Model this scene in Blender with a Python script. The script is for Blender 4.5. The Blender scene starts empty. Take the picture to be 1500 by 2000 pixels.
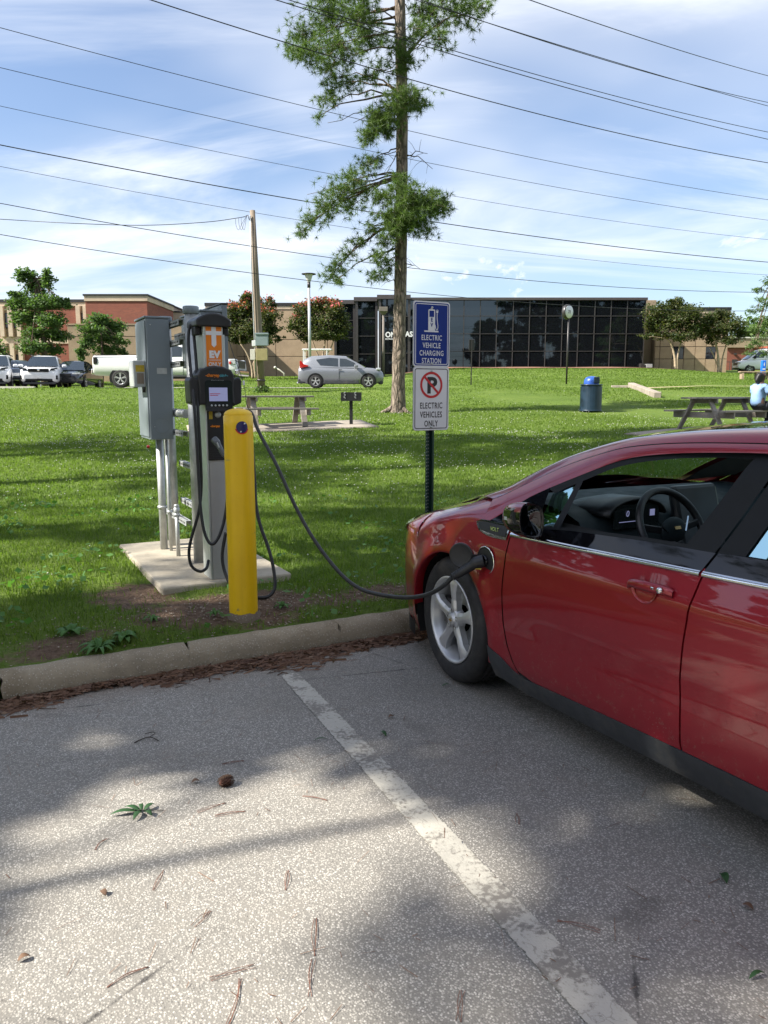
import bpy, bmesh, math, random
import numpy as np
from mathutils import Vector, Matrix, noise as mnoise

R = math.radians
scene = bpy.context.scene
COL = scene.collection
random.seed(7)
rng = np.random.default_rng(11)

# ------------------------------------------------------------------ camera
F_PX, PITCH, CAM_H = 1503.0, R(8.8), 1.5
cam_data = bpy.data.cameras.new('camera')
cam = bpy.data.objects.new('camera', cam_data)
COL.objects.link(cam)
cam.location = (0, 0, CAM_H)
cam.rotation_euler = (R(90) - PITCH, 0, 0)
cam_data.sensor_fit = 'VERTICAL'
cam_data.sensor_height = 24.0
cam_data.lens = 24.0 * F_PX / 2000.0
cam_data.clip_start = 0.05
cam_data.clip_end = 2000
scene.camera = cam

# ------------------------------------------------------------------ sky + sun
SUN_H = math.atan2(-0.30, -0.95)         # direction towards the sun, on the ground
SUN_EL = R(42)
sun_vec = Vector((math.cos(SUN_EL) * math.cos(SUN_H), math.cos(SUN_EL) * math.sin(SUN_H), math.sin(SUN_EL)))

world = bpy.data.worlds.new('World')
scene.world = world
world.use_nodes = True
wt = world.node_tree
for nd in list(wt.nodes):
    wt.nodes.remove(nd)


def wn(t, **k):
    nd = wt.nodes.new(t)
    for a, b in k.items():
        setattr(nd, a, b)
    return nd


sky = wn('ShaderNodeTexSky', sky_type='NISHITA', sun_disc=False)
sky.sun_elevation = SUN_EL
sky.sun_rotation = math.pi / 2 - SUN_H
sky.air_density = 1.0
sky.dust_density = 1.2
sky.ozone_density = 2.0
tc = wn('ShaderNodeTexCoord')
sep = wn('ShaderNodeSeparateXYZ')
wt.links.new(tc.outputs['Generated'], sep.inputs[0])


def wmath(op, a, b=None, clamp=False):
    nd = wn('ShaderNodeMath', operation=op, use_clamp=clamp)
    for i, v in enumerate((a, b)):
        if v is None:
            continue
        if isinstance(v, (int, float)):
            nd.inputs[i].default_value = v
        else:
            wt.links.new(v, nd.inputs[i])
    return nd.outputs[0]


zc = wmath('MAXIMUM', sep.outputs['Z'], 0.0)
den = wmath('ADD', zc, 0.18)
px_ = wmath('DIVIDE', sep.outputs['X'], den)
py_ = wmath('DIVIDE', sep.outputs['Y'], den)
cmb = wn('ShaderNodeCombineXYZ')
wt.links.new(px_, cmb.inputs[0])
wt.links.new(py_, cmb.inputs[1])


def cloud_layer(rotz, sx, sy, scale, detail, rough, dist, lo, hi, off=(0, 0, 0)):
    mp = wn('ShaderNodeMapping')
    mp.inputs['Rotation'].default_value = (0, 0, rotz)
    mp.inputs['Scale'].default_value = (sx, sy, 1)
    mp.inputs['Location'].default_value = off
    wt.links.new(cmb.outputs[0], mp.inputs['Vector'])
    nz = wn('ShaderNodeTexNoise')
    nz.inputs['Scale'].default_value = scale
    nz.inputs['Detail'].default_value = detail
    nz.inputs['Roughness'].default_value = rough
    nz.inputs['Distortion'].default_value = dist
    wt.links.new(mp.outputs[0], nz.inputs['Vector'])
    mr = wn('ShaderNodeMapRange', interpolation_type='SMOOTHSTEP')
    mr.inputs['From Min'].default_value = lo
    mr.inputs['From Max'].default_value = hi
    wt.links.new(nz.outputs['Fac'], mr.inputs['Value'])
    return mr.outputs[0]


cirrus = cloud_layer(R(-18), 0.55, 1.5, 0.95, 7, 0.60, 0.9, 0.42, 0.74, (3.1, 0.4, 0))
veil = cloud_layer(R(-30), 0.9, 0.9, 0.55, 4, 0.5, 0.2, 0.44, 0.72, (1.7, 5.2, 0))
puffs = cloud_layer(0, 1.0, 0.42, 3.2, 8, 0.62, 0.1, 0.56, 0.66, (5.3, 2.4, 0))
# the cumulus puffs only stand low over the horizon
low = wn('ShaderNodeMapRange', interpolation_type='SMOOTHSTEP')
low.inputs['From Min'].default_value = 0.24
low.inputs['From Max'].default_value = 0.12
wt.links.new(sep.outputs['Z'], low.inputs['Value'])
puffs = wmath('MULTIPLY', puffs, low.outputs[0])
c1 = wmath('MULTIPLY', cirrus, 0.78)
c2 = wmath('MULTIPLY', veil, 0.66)
hz = wn('ShaderNodeMapRange')
hz.inputs['From Min'].default_value = 0.0
hz.inputs['From Max'].default_value = 0.30
hz.inputs['To Min'].default_value = 0.12
hz.inputs['To Max'].default_value = 0.04
wt.links.new(sep.outputs['Z'], hz.inputs['Value'])
s1 = wmath('ADD', c1, c2)
s1 = wmath('ADD', s1, hz.outputs[0])
s1 = wmath('MAXIMUM', s1, puffs, True)
s1 = wmath('MINIMUM', s1, 0.97)
cm = wn('ShaderNodeMix', data_type='RGBA')
cm.inputs[7].default_value = (6.3, 6.5, 6.9, 1)
tint = wn('ShaderNodeMix', data_type='RGBA', blend_type='MULTIPLY')
tint.inputs[0].default_value = 1.0
tint.inputs[7].default_value = (0.98, 1.0, 1.06, 1)
wt.links.new(sky.outputs[0], tint.inputs[6])
wt.links.new(s1, cm.inputs[0])
wt.links.new(tint.outputs[2], cm.inputs[6])
bg = wn('ShaderNodeBackground')
bg.inputs['Strength'].default_value = 0.068
wt.links.new(cm.outputs[2], bg.inputs['Color'])
wo = wn('ShaderNodeOutputWorld')
wt.links.new(bg.outputs[0], wo.inputs['Surface'])

sun_data = bpy.data.lights.new('sun', 'SUN')
sun_data.energy = 4.2
sun_data.angle = R(0.6)
sun_data.color = (1.0, 0.94, 0.84)
sun = bpy.data.objects.new('sun', sun_data)
COL.objects.link(sun)
sun.rotation_euler = (-sun_vec).to_track_quat('-Z', 'Y').to_euler()
sun.location = (-30, -10, 30)

vs = scene.view_settings
scene.display_settings.display_device = 'sRGB'
vs.view_transform = 'Standard'
vs.look = 'None'
vs.exposure = 1.5
vs.gamma = 1.0
vs.use_curve_mapping = False
scene.cycles.max_bounces = 8
scene.cycles.transparent_max_bounces = 12
scene.cycles.caustics_reflective = False
scene.cycles.caustics_refractive = False
scene.cycles.use_denoising = True

# ------------------------------------------------------------------ places
TH = R(28)                                # the car park is turned 28 degrees to the view
NV = Vector((-math.sin(TH), math.cos(TH), 0))   # away from the car park
RV = Vector((math.cos(TH), math.sin(TH), 0))    # along the kerb
LO = Vector((-0.852, 4.525, 0))           # bollard


def L(a, b, z=0.0):
    return LO + RV * a + NV * b + Vector((0, 0, z))


def lotb(x, y):
    return (x - LO.x) * NV.x + (y - LO.y) * NV.y


def ray(px, py):
    u, v = (px - 750) / F_PX, (1000 - py) / F_PX
    return Vector((u, math.cos(PITCH) + v * math.sin(PITCH), -math.sin(PITCH) + v * math.cos(PITCH)))


def at(px, py, Y):
    d = ray(px, py)
    return Vector((0, 0, CAM_H)) + d * (Y / d.y)


KY = np.array([0, 4.5, 8, 14, 20, 24, 30, 34.2, 36.5, 43, 50, 60, 70, 90, 130, 600.])
KL = np.array([.13, .15, .22, .40, .66, .90, 1.30, 1.70, 1.69, 1.69, 2.2, 2.6, 3.0, 3.3, 3.5, 3.5])
KR = np.array([.13, .15, .22, .40, .66, .86, 1.28, 1.66, 1.76, 2.2, 2.62, 3.2, 3.74, 4.0, 4.2, 4.2])


def sstep(x, a, b):
    t = np.clip((x - a) / (b - a), 0, 1)
    return t * t * (3 - 2 * t)


def zt(x, y):
    """height of the lawn"""
    x = np.asarray(x, float)
    y = np.asarray(y, float)
    zl, zr = np.interp(y, KY, KL), np.interp(y, KY, KR)
    k = sstep(x, -1.0, 6.0)
    f = zl * (1 - k) + zr * k
    b = lotb(x, y)
    m = sstep(b, -0.25, 3.0)
    near = 0.125 + 0.042 * sstep(b, -0.22, 0.02)
    f = f - 0.45 * sstep(x, 22, 30) * sstep(y, 48, 60) * (1 - sstep(y, 76, 86))
    return near * (1 - m) + f * m + 0.02 * np.sin(x * 0.9 + y * 0.4) * sstep(b, 2, 6)


def gz(x, y):
    return float(zt(x, y))


def gp(px, py, y0=4.0, y1=120.0):
    """where the line of sight meets the lawn"""
    d = ray(px, py)
    Y = y0
    while Y < y1:
        p = Vector((0, 0, CAM_H)) + d * (Y / d.y)
        if p.z <= gz(p.x, p.y):
            return Vector((p.x, p.y, gz(p.x, p.y)))
        Y += 0.02 if Y < 12 else 0.05
    return Vector((p.x, p.y, gz(p.x, p.y)))


def ground(px, Y):
    """ground point at a depth, at an image column near the horizon"""
    x = (px - 750) / F_PX * Y * 1.0
    for _ in range(4):
        z = gz(x, Y)
        f = Y * math.cos(PITCH) - (z - CAM_H) * math.sin(PITCH)
        x = (px - 750) / F_PX * f
    return Vector((x, Y, gz(x, Y)))


# ------------------------------------------------------------------ scene graph helpers
def tag(o, label=None, cat=None, group=None, kind=None):
    if label:
        o['label'] = label
    if cat:
        o['category'] = cat
    if group:
        o['group'] = group
    if kind:
        o['kind'] = kind
    return o


def thing(name, label, cat, loc=(0, 0, 0), rz=0.0, group=None):
    o = bpy.data.objects.new(name, None)
    o.empty_display_size = 0.2
    COL.objects.link(o)
    o.location = loc
    o.rotation_euler = (0, 0, rz)
    return tag(o, label, cat, group)


def copy_tree(o, parent=None):
    c = o.copy()
    COL.objects.link(c)
    if parent is not None:
        c.parent = parent
    for ch in list(o.children):
        copy_tree(ch, c)
    return c


class MB:
    """collects shapes into one mesh"""

    def __init__(self):
        self.v, self.f, self.m, self.s = [], [], [], []
        self.mi, self.sm = 0, False

    def add(self, vs_, fs_, smooth=None):
        o = len(self.v)
        self.v += [tuple(p) for p in vs_]
        s = self.sm if smooth is None else smooth
        for f in fs_:
            self.f.append(tuple(i + o for i in f))
            self.m.append(self.mi)
            self.s.append(s)
        return self

    def box(self, c, s, rot=None, taper=None):
        x, y, z = s[0] / 2, s[1] / 2, s[2] / 2
        tx, ty = taper or (1, 1)
        p = [(-x, -y, -z), (x, -y, -z), (x, y, -z), (-x, y, -z), (-x * tx, -y * ty, z), (x * tx, -y * ty, z), (x * tx, y * ty, z), (-x * tx, y * ty, z)]
        if rot is not None:
            p = [rot @ Vector(q) for q in p]
        p = [(q[0] + c[0], q[1] + c[1], q[2] + c[2]) for q in p]
        return self.add(p, [(0, 3, 2, 1), (4, 5, 6, 7), (0, 1, 5, 4), (1, 2, 6, 5), (2, 3, 7, 6), (3, 0, 4, 7)], False)

    def b2(self, x0, x1, y0, y1, z0, z1):
        return self.box(((x0 + x1) / 2, (y0 + y1) / 2, (z0 + z1) / 2), (abs(x1 - x0), abs(y1 - y0), abs(z1 - z0)))

    def bar(self, p0, p1, w, h, up=(0, 0, 1)):
        p0, p1 = Vector(p0), Vector(p1)
        d = p1 - p0
        ln = d.length
        d.normalize()
        upv = Vector(up)
        sd = d.cross(upv)
        if sd.length < 1e-4:
            sd = d.cross(Vector((1, 0, 0)))
        sd.normalize()
        u = sd.cross(d)
        M = Matrix((sd, d, u)).transposed()
        return self.box((p0 + p1) / 2, (w, ln, h), M)

    def tube(self, pts, r, n=8, cap=True, smooth=True):
        pts = [Vector(p) for p in pts]
        rs = r if isinstance(r, (list, tuple)) else [r] * len(pts)
        vs_, fs_ = [], []
        prev = None
        for i, p in enumerate(pts):
            t = (pts[min(i + 1, len(pts) - 1)] - pts[max(i - 1, 0)])
            if t.length < 1e-9:
                t = Vector((0, 0, 1))
            t.normalize()
            if prev is None:
                a = Vector((0, 0, 1)) if abs(t.z) < 0.9 else Vector((1, 0, 0))
                prev = (a - t * a.dot(t)).normalized()
            else:
                q = prev - t * prev.dot(t)
                prev = q.normalized() if q.length > 1e-6 else prev
            b = t.cross(prev)
            for k in range(n):
                an = 2 * math.pi * k / n
                vs_.append(p + (prev * math.cos(an) + b * math.sin(an)) * rs[i])
        for i in range(len(pts) - 1):
            for k in range(n):
                a, b_ = i * n + k, i * n + (k + 1) % n
                fs_.append((a, b_, b_ + n, a + n))
        self.add(vs_, fs_, smooth)
        if cap:
            o = len(self.v) - len(vs_)
            for ring, rev in ((0, True), ((len(pts) - 1) * n, False)):
                idx = [o + ring + k for k in range(n)]
                self.f.append(tuple(reversed(idx)) if rev else tuple(idx))
                self.m.append(self.mi)
                self.s.append(False)
        return self

    def cyl(self, p0, p1, r, r1=None, n=16):
        return self.tube([p0, p1], [r, r if r1 is None else r1], n)

    def lathe(self, prof, c=(0, 0, 0), n=24, axis='z', smooth=True, a0=0.0, a1=None):
        vs_, fs_ = [], []
        full = a1 is None
        m = n if full else n + 1
        for (rr, zz) in prof:
            for k in range(m):
                an = a0 + (2 * math.pi if full else (a1 - a0)) * k / n
                x, y = rr * math.cos(an), rr * math.sin(an)
                q = (x, y, zz) if axis == 'z' else ((x, zz, y) if axis == 'y' else (zz, x, y))
                vs_.append((q[0] + c[0], q[1] + c[1], q[2] + c[2]))
        for i in range(len(prof) - 1):
            for k in range(n):
                a, b_ = i * m + k, i * m + (k + 1) % m
                f = (a, b_, b_ + m, a + m)
                fs_.append(f if axis != 'y' else tuple(reversed(f)))
        return self.add(vs_, fs_, smooth)

    def prism(self, poly, o, ex, ey, depth):
        """flat outline poly in the plane (o, ex, ey), pushed `depth` along ex x ey"""
        o, ex, ey = Vector(o), Vector(ex), Vector(ey)
        nz = ex.cross(ey).normalized() * depth
        n = len(poly)
        v0 = [o + ex * p[0] + ey * p[1] for p in poly]
        vs_ = v0 + [p + nz for p in v0]
        fs_ = [tuple(range(n, 2 * n)), tuple(reversed(range(n)))]
        fs_ += [(i, (i + 1) % n, n + (i + 1) % n, n + i) for i in range(n)]
        return self.add(vs_, fs_, False)

    def ball(self, c, r, n=12, m=8, sc=(1, 1, 1)):
        vs_, fs_ = [], []
        for i in range(m + 1):
            ph = math.pi * i / m
            for k in range(n):
                an = 2 * math.pi * k / n
                vs_.append((c[0] + r * sc[0] * math.sin(ph) * math.cos(an), c[1] + r * sc[1] * math.sin(ph) * math.sin(an), c[2] - r * sc[2] * math.cos(ph)))
        for i in range(m):
            for k in range(n):
                a, b_ = i * n + k, i * n + (k + 1) % n
                fs_.append((a, b_, b_ + n, a + n))
        return self.add(vs_, fs_, True)

    def grid(self, P, smooth=True, flip=False):
        """P: rows of points"""
        nu, nv = len(P), len(P[0])
        vs_ = [p for row in P for p in row]
        fs_ = []
        for i in range(nu - 1):
            for j in range(nv - 1):
                f = (i * nv + j, (i + 1) * nv + j, (i + 1) * nv + j + 1, i * nv + j + 1)
                fs_.append(tuple(reversed(f)) if flip else f)
        return self.add(vs_, fs_, smooth)

    def mesh(self, name, mats):
        me = bpy.data.meshes.new(name)
        me.from_pydata(self.v, [], self.f)
        for m in (mats if isinstance(mats, (list, tuple)) else [mats]):
            me.materials.append(m)
        me.polygons.foreach_set('material_index', self.m)
        me.polygons.foreach_set('use_smooth', self.s)
        me.update()
        return me

    def build(self, name, mats, parent=None, bevel=0.0, seg=2, solid=0.0, loc=None, sub=0):
        o = bpy.data.objects.new(name, self.mesh(name, mats))
        COL.objects.link(o)
        if parent is not None:
            o.parent = parent
        if loc is not None:
            o.location = loc
        if solid:
            md = o.modifiers.new('solid', 'SOLIDIFY')
            md.thickness = abs(solid)
            md.offset = -1 if solid > 0 else 1
        if bevel:
            md = o.modifiers.new('bevel', 'BEVEL')
            md.width = bevel
            md.segments = seg
            md.limit_method = 'ANGLE'
            md.angle_limit = R(40)
            md.harden_normals = False
        if sub:
            md = o.modifiers.new('sub', 'SUBSURF')
            md.levels = sub
            md.render_levels = sub
        return o


def np_mesh(name, verts, faces_quads=None, tris=None, mat=None, parent=None, smooth=False, attr=None):
    """large meshes straight from numpy: either quads (n,4) or tris (n,3)"""
    fs_ = faces_quads if faces_quads is not None else tris
    k = fs_.shape[1]
    me = bpy.data.meshes.new(name)
    me.vertices.add(len(verts))
    me.vertices.foreach_set('co', np.asarray(verts, np.float32).ravel())
    me.loops.add(fs_.size)
    me.loops.foreach_set('vertex_index', np.asarray(fs_, np.int32).ravel())
    me.polygons.add(len(fs_))
    me.polygons.foreach_set('loop_start', np.arange(0, fs_.size, k, dtype=np.int32))
    if smooth:
        me.polygons.foreach_set('use_smooth', np.ones(len(fs_), bool))
    for m in (mat if isinstance(mat, (list, tuple)) else [mat]):
        me.materials.append(m)
    if attr:
        for an, (dom, vals) in attr.items():
            if an == 'material_index':
                me.polygons.foreach_set('material_index', np.asarray(vals, np.int32))
                continue
            a = me.attributes.new(an, 'FLOAT', dom)
            a.data.foreach_set('value', np.asarray(vals, np.float32))
    me.update(calc_edges=True)
    o = bpy.data.objects.new(name, me)
    COL.objects.link(o)
    if parent is not None:
        o.parent = parent
    return o


def spline(pts, n=8):
    """Catmull-Rom through the points"""
    P = [Vector(p) for p in pts]
    out = []
    for i in range(len(P) - 1):
        p0, p1, p2, p3 = P[max(i - 1, 0)], P[i], P[i + 1], P[min(i + 2, len(P) - 1)]
        for k in range(n):
            t = k / n
            out.append(0.5 * ((2 * p1) + (p2 - p0) * t + (2 * p0 - 5 * p1 + 4 * p2 - p3) * t * t + (3 * p1 - p0 - 3 * p2 + p3) * t ** 3))
    out.append(P[-1])
    return out


def text_into(mb, s, size, o, ex, ey, depth=0.002, align='CENTER', sx=1.0, bold=0.0, spacing=1.0):
    """letters as thin solids on the plane (o, ex, ey)"""
    cu = bpy.data.curves.new('lettering', 'FONT')
    cu.body = s
    cu.size = size
    cu.align_x = align
    cu.extrude = depth / 2
    cu.offset = bold
    cu.resolution_u = 3
    cu.space_character = spacing
    ob = bpy.data.objects.new('lettering', cu)
    COL.objects.link(ob)
    dg = bpy.context.evaluated_depsgraph_get()
    me = ob.evaluated_get(dg).to_mesh()
    o, ex, ey = Vector(o), Vector(ex).normalized(), Vector(ey).normalized()
    nz = ex.cross(ey)
    vs_ = [o + ex * (v.co.x * sx) + ey * v.co.y + nz * (v.co.z + depth / 2) for v in me.vertices]
    fs_ = [tuple(p.vertices) for p in me.polygons]
    mb.add(vs_, fs_, False)
    ob.evaluated_get(dg).to_mesh_clear()
    bpy.data.objects.remove(ob)
    bpy.data.curves.remove(cu)
    return mb


def rrect(w, h, r, n=5, x=0.0, y=0.0):
    out = []
    for cx, cy, a0 in ((w / 2 - r, h / 2 - r, 0), (-w / 2 + r, h / 2 - r, 90), (-w / 2 + r, -h / 2 + r, 180), (w / 2 - r, -h / 2 + r, 270)):
        for k in range(n + 1):
            a = R(a0 + 90 * k / n)
            out.append((x + cx + r * math.cos(a), y + cy + r * math.sin(a)))
    return out


def circ(r, n=32, x=0.0, y=0.0, a0=0.0, a1=360.0):
    full = abs(a1 - a0 - 360) < 1e-6
    return [(x + r * math.cos(R(a0 + (a1 - a0) * k / (n if full else n - 1))), y + r * math.sin(R(a0 + (a1 - a0) * k / (n if full else n - 1)))) for k in range(n)]


# ------------------------------------------------------------------ materials
class NT:
    def __init__(self, name):
        self.m = bpy.data.materials.new(name)
        self.m.use_nodes = True
        self.t = self.m.node_tree
        self.b = self.t.nodes['Principled BSDF']
        self.out = self.t.nodes['Material Output']
        self._c = None

    def n(self, t, **k):
        nd = self.t.nodes.new(t)
        for a, b in k.items():
            setattr(nd, a, b)
        return nd

    def l(self, a, b):
        self.t.links.new(a, b)

    def co(self, kind='Object'):
        if self._c is None:
            self._c = self.n('ShaderNodeTexCoord')
        return self._c.outputs[kind]

    def mapped(self, scale=(1, 1, 1), rot=(0, 0, 0), loc=(0, 0, 0), kind='Object'):
        mp = self.n('ShaderNodeMapping')
        mp.inputs['Scale'].default_value = scale
        mp.inputs['Rotation'].default_value = rot
        mp.inputs['Location'].default_value = loc
        self.l(self.co(kind), mp.inputs[0])
        return mp.outputs[0]

    def noise(self, scale, detail=3, rough=0.5, vec=None, dist=0.0):
        nz = self.n('ShaderNodeTexNoise')
        nz.inputs['Scale'].default_value = scale
        nz.inputs['Detail'].default_value = detail
        nz.inputs['Roughness'].default_value = rough
        nz.inputs['Distortion'].default_value = dist
        self.l(vec if vec is not None else self.co(), nz.inputs['Vector'])
        return nz.outputs['Fac']

    def vor(self, scale, vec=None, feature='F1', out='Distance', rand=1.0):
        v = self.n('ShaderNodeTexVoronoi', feature=feature)
        v.inputs['Scale'].default_value = scale
        if 'Randomness' in v.inputs:
            v.inputs['Randomness'].default_value = rand
        self.l(vec if vec is not None else self.co(), v.inputs['Vector'])
        return v.outputs[out]

    def ramp(self, fac, stops, interp='LINEAR'):
        r = self.n('ShaderNodeValToRGB')
        r.color_ramp.interpolation = interp
        el = r.color_ramp.elements
        while len(el) < len(stops):
            el.new(0.5)
        for e, (p, c) in zip(el, stops):
            e.position = p
            e.color = (*c, 1) if len(c) == 3 else c
        self.l(fac, r.inputs[0])
        return r.outputs[0]

    def range(self, v, a, b, c=0.0, d=1.0, smooth=False):
        mr = self.n('ShaderNodeMapRange')
        if smooth:
            mr.interpolation_type = 'SMOOTHSTEP'
        for k, x in zip(('From Min', 'From Max', 'To Min', 'To Max'), (a, b, c, d)):
            mr.inputs[k].default_value = x
        self.l(v, mr.inputs['Value'])
        return mr.outputs[0]

    def mix(self, fac, a, b, mode='MIX'):
        m = self.n('ShaderNodeMix', data_type='RGBA', blend_type=mode)
        for i, v in ((0, fac), (6, a), (7, b)):
            if isinstance(v, (int, float)):
                m.inputs[i].default_value = v
            elif isinstance(v, (tuple, list)):
                m.inputs[i].default_value = (*v, 1) if len(v) == 3 else v
            else:
                self.l(v, m.inputs[i])
        return m.outputs[2]

    def math(self, op, a, b=0.0, clamp=False):
        m = self.n('ShaderNodeMath', operation=op, use_clamp=clamp)
        for i, v in ((0, a), (1, b)):
            if isinstance(v, (int, float)):
                m.inputs[i].default_value = v
            else:
                self.l(v, m.inputs[i])
        return m.outputs[0]

    def color(self, c):
        if isinstance(c, (tuple, list)):
            self.b.inputs['Base Color'].default_value = (*c, 1)
        else:
            self.l(c, self.b.inputs['Base Color'])

    def set(self, **k):
        for a, v in k.items():
            a = {'rough': 'Roughness', 'metal': 'Metallic', 'spec': 'Specular IOR Level', 'coat': 'Coat Weight', 'coatr': 'Coat Roughness', 'trans': 'Transmission Weight', 'ior': 'IOR', 'emis': 'Emission Strength'}.get(a, a)
            if isinstance(v, (int, float)):
                self.b.inputs[a].default_value = v
            else:
                self.l(v, self.b.inputs[a])

    def bump(self, h, strength=0.3, dist=0.01):
        b = self.n('ShaderNodeBump')
        b.inputs['Strength'].default_value = strength
        b.inputs['Distance'].default_value = dist
        self.l(h, b.inputs['Height'])
        self.l(b.outputs[0], self.b.inputs['Normal'])


def pm(name, c, rough=0.5, metal=0.0, var=0.12, vscale=6.0, bump=0.0, bscale=60.0, coat=0.0, dirt=None, spec=0.5):
    t = NT(name)
    nz = t.noise(vscale, 4, 0.6)
    lo = tuple(x * (1 - var) for x in c)
    hi = tuple(min(1, x * (1 + var)) for x in c)
    col = t.ramp(nz, [(0.3, lo), (0.7, hi)])
    if dirt:
        f = t.range(t.noise(vscale * 0.6 + 1.3, 6, 0.7), 0.52, 0.72)
        col = t.mix(t.math('MULTIPLY', f, dirt[1]), col, dirt[0])
    t.color(col)
    t.set(rough=t.range(t.noise(vscale * 2.1, 3), 0.3, 0.7, max(0.02, rough * 0.85), min(1, rough * 1.15)), metal=metal, coat=coat, spec=spec)
    if bump:
        t.bump(t.noise(bscale, 4, 0.6), bump, 0.01)
    return t.m


M = {}
M['black_plastic'] = pm('black plastic', (0.016, 0.017, 0.019), 0.42, bump=0.05, bscale=400)
M['dark_plastic'] = pm('charcoal plastic', (0.028, 0.03, 0.032), 0.6, bump=0.12, bscale=300, dirt=((0.09, 0.08, 0.065), 0.3))
M['rubber'] = pm('rubber cable', (0.017, 0.018, 0.020), 0.5, var=0.2, vscale=12)
M['galv'] = pm('galvanised steel', (0.46, 0.48, 0.48), 0.48, 0.55, var=0.16, vscale=14, bump=0.05)
M['grey_paint'] = pm('grey enamel', (0.19, 0.225, 0.25), 0.42, 0.0, var=0.06, vscale=3, bump=0.03, bscale=30, dirt=((0.2, 0.19, 0.17), 0.25))
M['alu'] = pm('anodised aluminium', (0.56, 0.60, 0.58), 0.4, 0.45, var=0.05)
M['alu_ribbed'] = pm('ribbed aluminium', (0.50, 0.51, 0.50), 0.45, 0.35, var=0.05)
M['dark_metal'] = pm('dark bronze metal', (0.045, 0.042, 0.042), 0.4, 0.3)
M['chrome'] = pm('chrome', (0.8, 0.8, 0.8), 0.08, 1.0, var=0.02)
M['white_paint'] = pm('white car paint', (0.78, 0.79, 0.80), 0.25, coat=0.6, var=0.02)
M['silver_paint'] = pm('silver car paint', (0.24, 0.255, 0.28), 0.32, 0.4, coat=0.6, var=0.02)
M['slate_paint'] = pm('slate blue car paint', (0.10, 0.13, 0.19), 0.3, 0.4, coat=0.7, var=0.03)
M['black_paint'] = pm('black car paint', (0.012, 0.013, 0.018), 0.12, coat=1.0, var=0.03)
M['tyre'] = pm('tyre rubber', (0.018, 0.018, 0.019), 0.72, var=0.25, vscale=10, bump=0.15, bscale=120, dirt=((0.10, 0.085, 0.07), 0.35))
M['rim'] = pm('alloy wheel', (0.60, 0.61, 0.62), 0.34, 0.6, var=0.02, vscale=3)
M['car_glass_far'] = pm('dark car window', (0.022, 0.03, 0.036), 0.06, var=0.1, spec=0.9)
M['red_lens'] = pm('red lens', (0.45, 0.02, 0.015), 0.15, coat=0.6)
M['clear_lens'] = pm('headlight lens', (0.55, 0.58, 0.6), 0.12, 0.3, coat=0.8)
M['orange'] = pm('orange vinyl', (0.74, 0.21, 0.012), 0.4, var=0.05)
M['white_vinyl'] = pm('white vinyl', (0.70, 0.71, 0.72), 0.4, var=0.04)
M['black_vinyl'] = pm('black vinyl', (0.014, 0.014, 0.016), 0.4)
M['red_vinyl'] = pm('red vinyl', (0.52, 0.014, 0.02), 0.4, var=0.05)
M['teal_vinyl'] = pm('teal vinyl', (0.08, 0.35, 0.42), 0.4)
M['green_post'] = pm('green painted steel', (0.010, 0.042, 0.033), 0.4, 0.2, var=0.15)
M['sign_back'] = pm('sign aluminium', (0.52, 0.53, 0.53), 0.45, 0.5)
M['wood_grey'] = None
M['beige_conc'] = None


def m_wood(name, c, sc=1.0, along=(1, 14, 14)):
    t = NT(name)
    v = t.mapped(tuple(a * sc for a in along))
    g = t.noise(3.0, 6, 0.65, v, 0.6)
    g2 = t.noise(0.9, 3, 0.5)
    col = t.ramp(g, [(0.25, tuple(x * 0.62 for x in c)), (0.5, c), (0.8, tuple(min(1, x * 1.3) for x in c))])
    col = t.mix(t.range(g2, 0.35, 0.7, 0, 0.35), col, tuple(x * 0.6 for x in c))
    t.color(col)
    t.set(rough=0.75)
    t.bump(g, 0.35, 0.004)
    return t.m


M['table_wood'] = m_wood('weathered table boards', (0.27, 0.245, 0.215))
M['pole_wood'] = m_wood('utility pole timber', (0.22, 0.175, 0.13), 1.0, (14, 14, 1))
M['bench_wood'] = m_wood('bench timber', (0.33, 0.25, 0.17))


def m_concrete(name, c, speck=0.0, stain=0.5, vs_=1.0, bump=0.3):
    t = NT(name)
    n1 = t.noise(2.2 * vs_, 6, 0.62)
    n2 = t.noise(40 * vs_, 3, 0.6)
    col = t.ramp(n1, [(0.3, tuple(x * 0.72 for x in c)), (0.52, c), (0.75, tuple(min(1, x * 1.12) for x in c))])
    col = t.mix(t.range(n2, 0.35, 0.75, 0, 0.35), col, tuple(x * 0.55 for x in c))
    st = t.range(t.noise(0.9 * vs_, 5, 0.7, dist=0.5), 0.5, 0.75, 0, stain, True)
    col = t.mix(st, col, (c[0] * 0.55, c[1] * 0.5, c[2] * 0.42))
    h = n2
    if speck:
        d = t.vor(95, feature='F1')
        rnd = t.vor(95, out='Color')
        chip = t.math('MULTIPLY', t.range(d, 0.30, 0.42, 1, 0), t.range(rnd, 0.55, 0.6))
        col = t.mix(t.math('MULTIPLY', chip, speck), col, (0.62, 0.57, 0.48))
        h = t.math('ADD', n2, t.math('MULTIPLY', chip, 0.6))
    t.color(col)
    t.set(rough=0.9, spec=0.3)
    t.bump(h, bump, 0.004)
    return t.m


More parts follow.
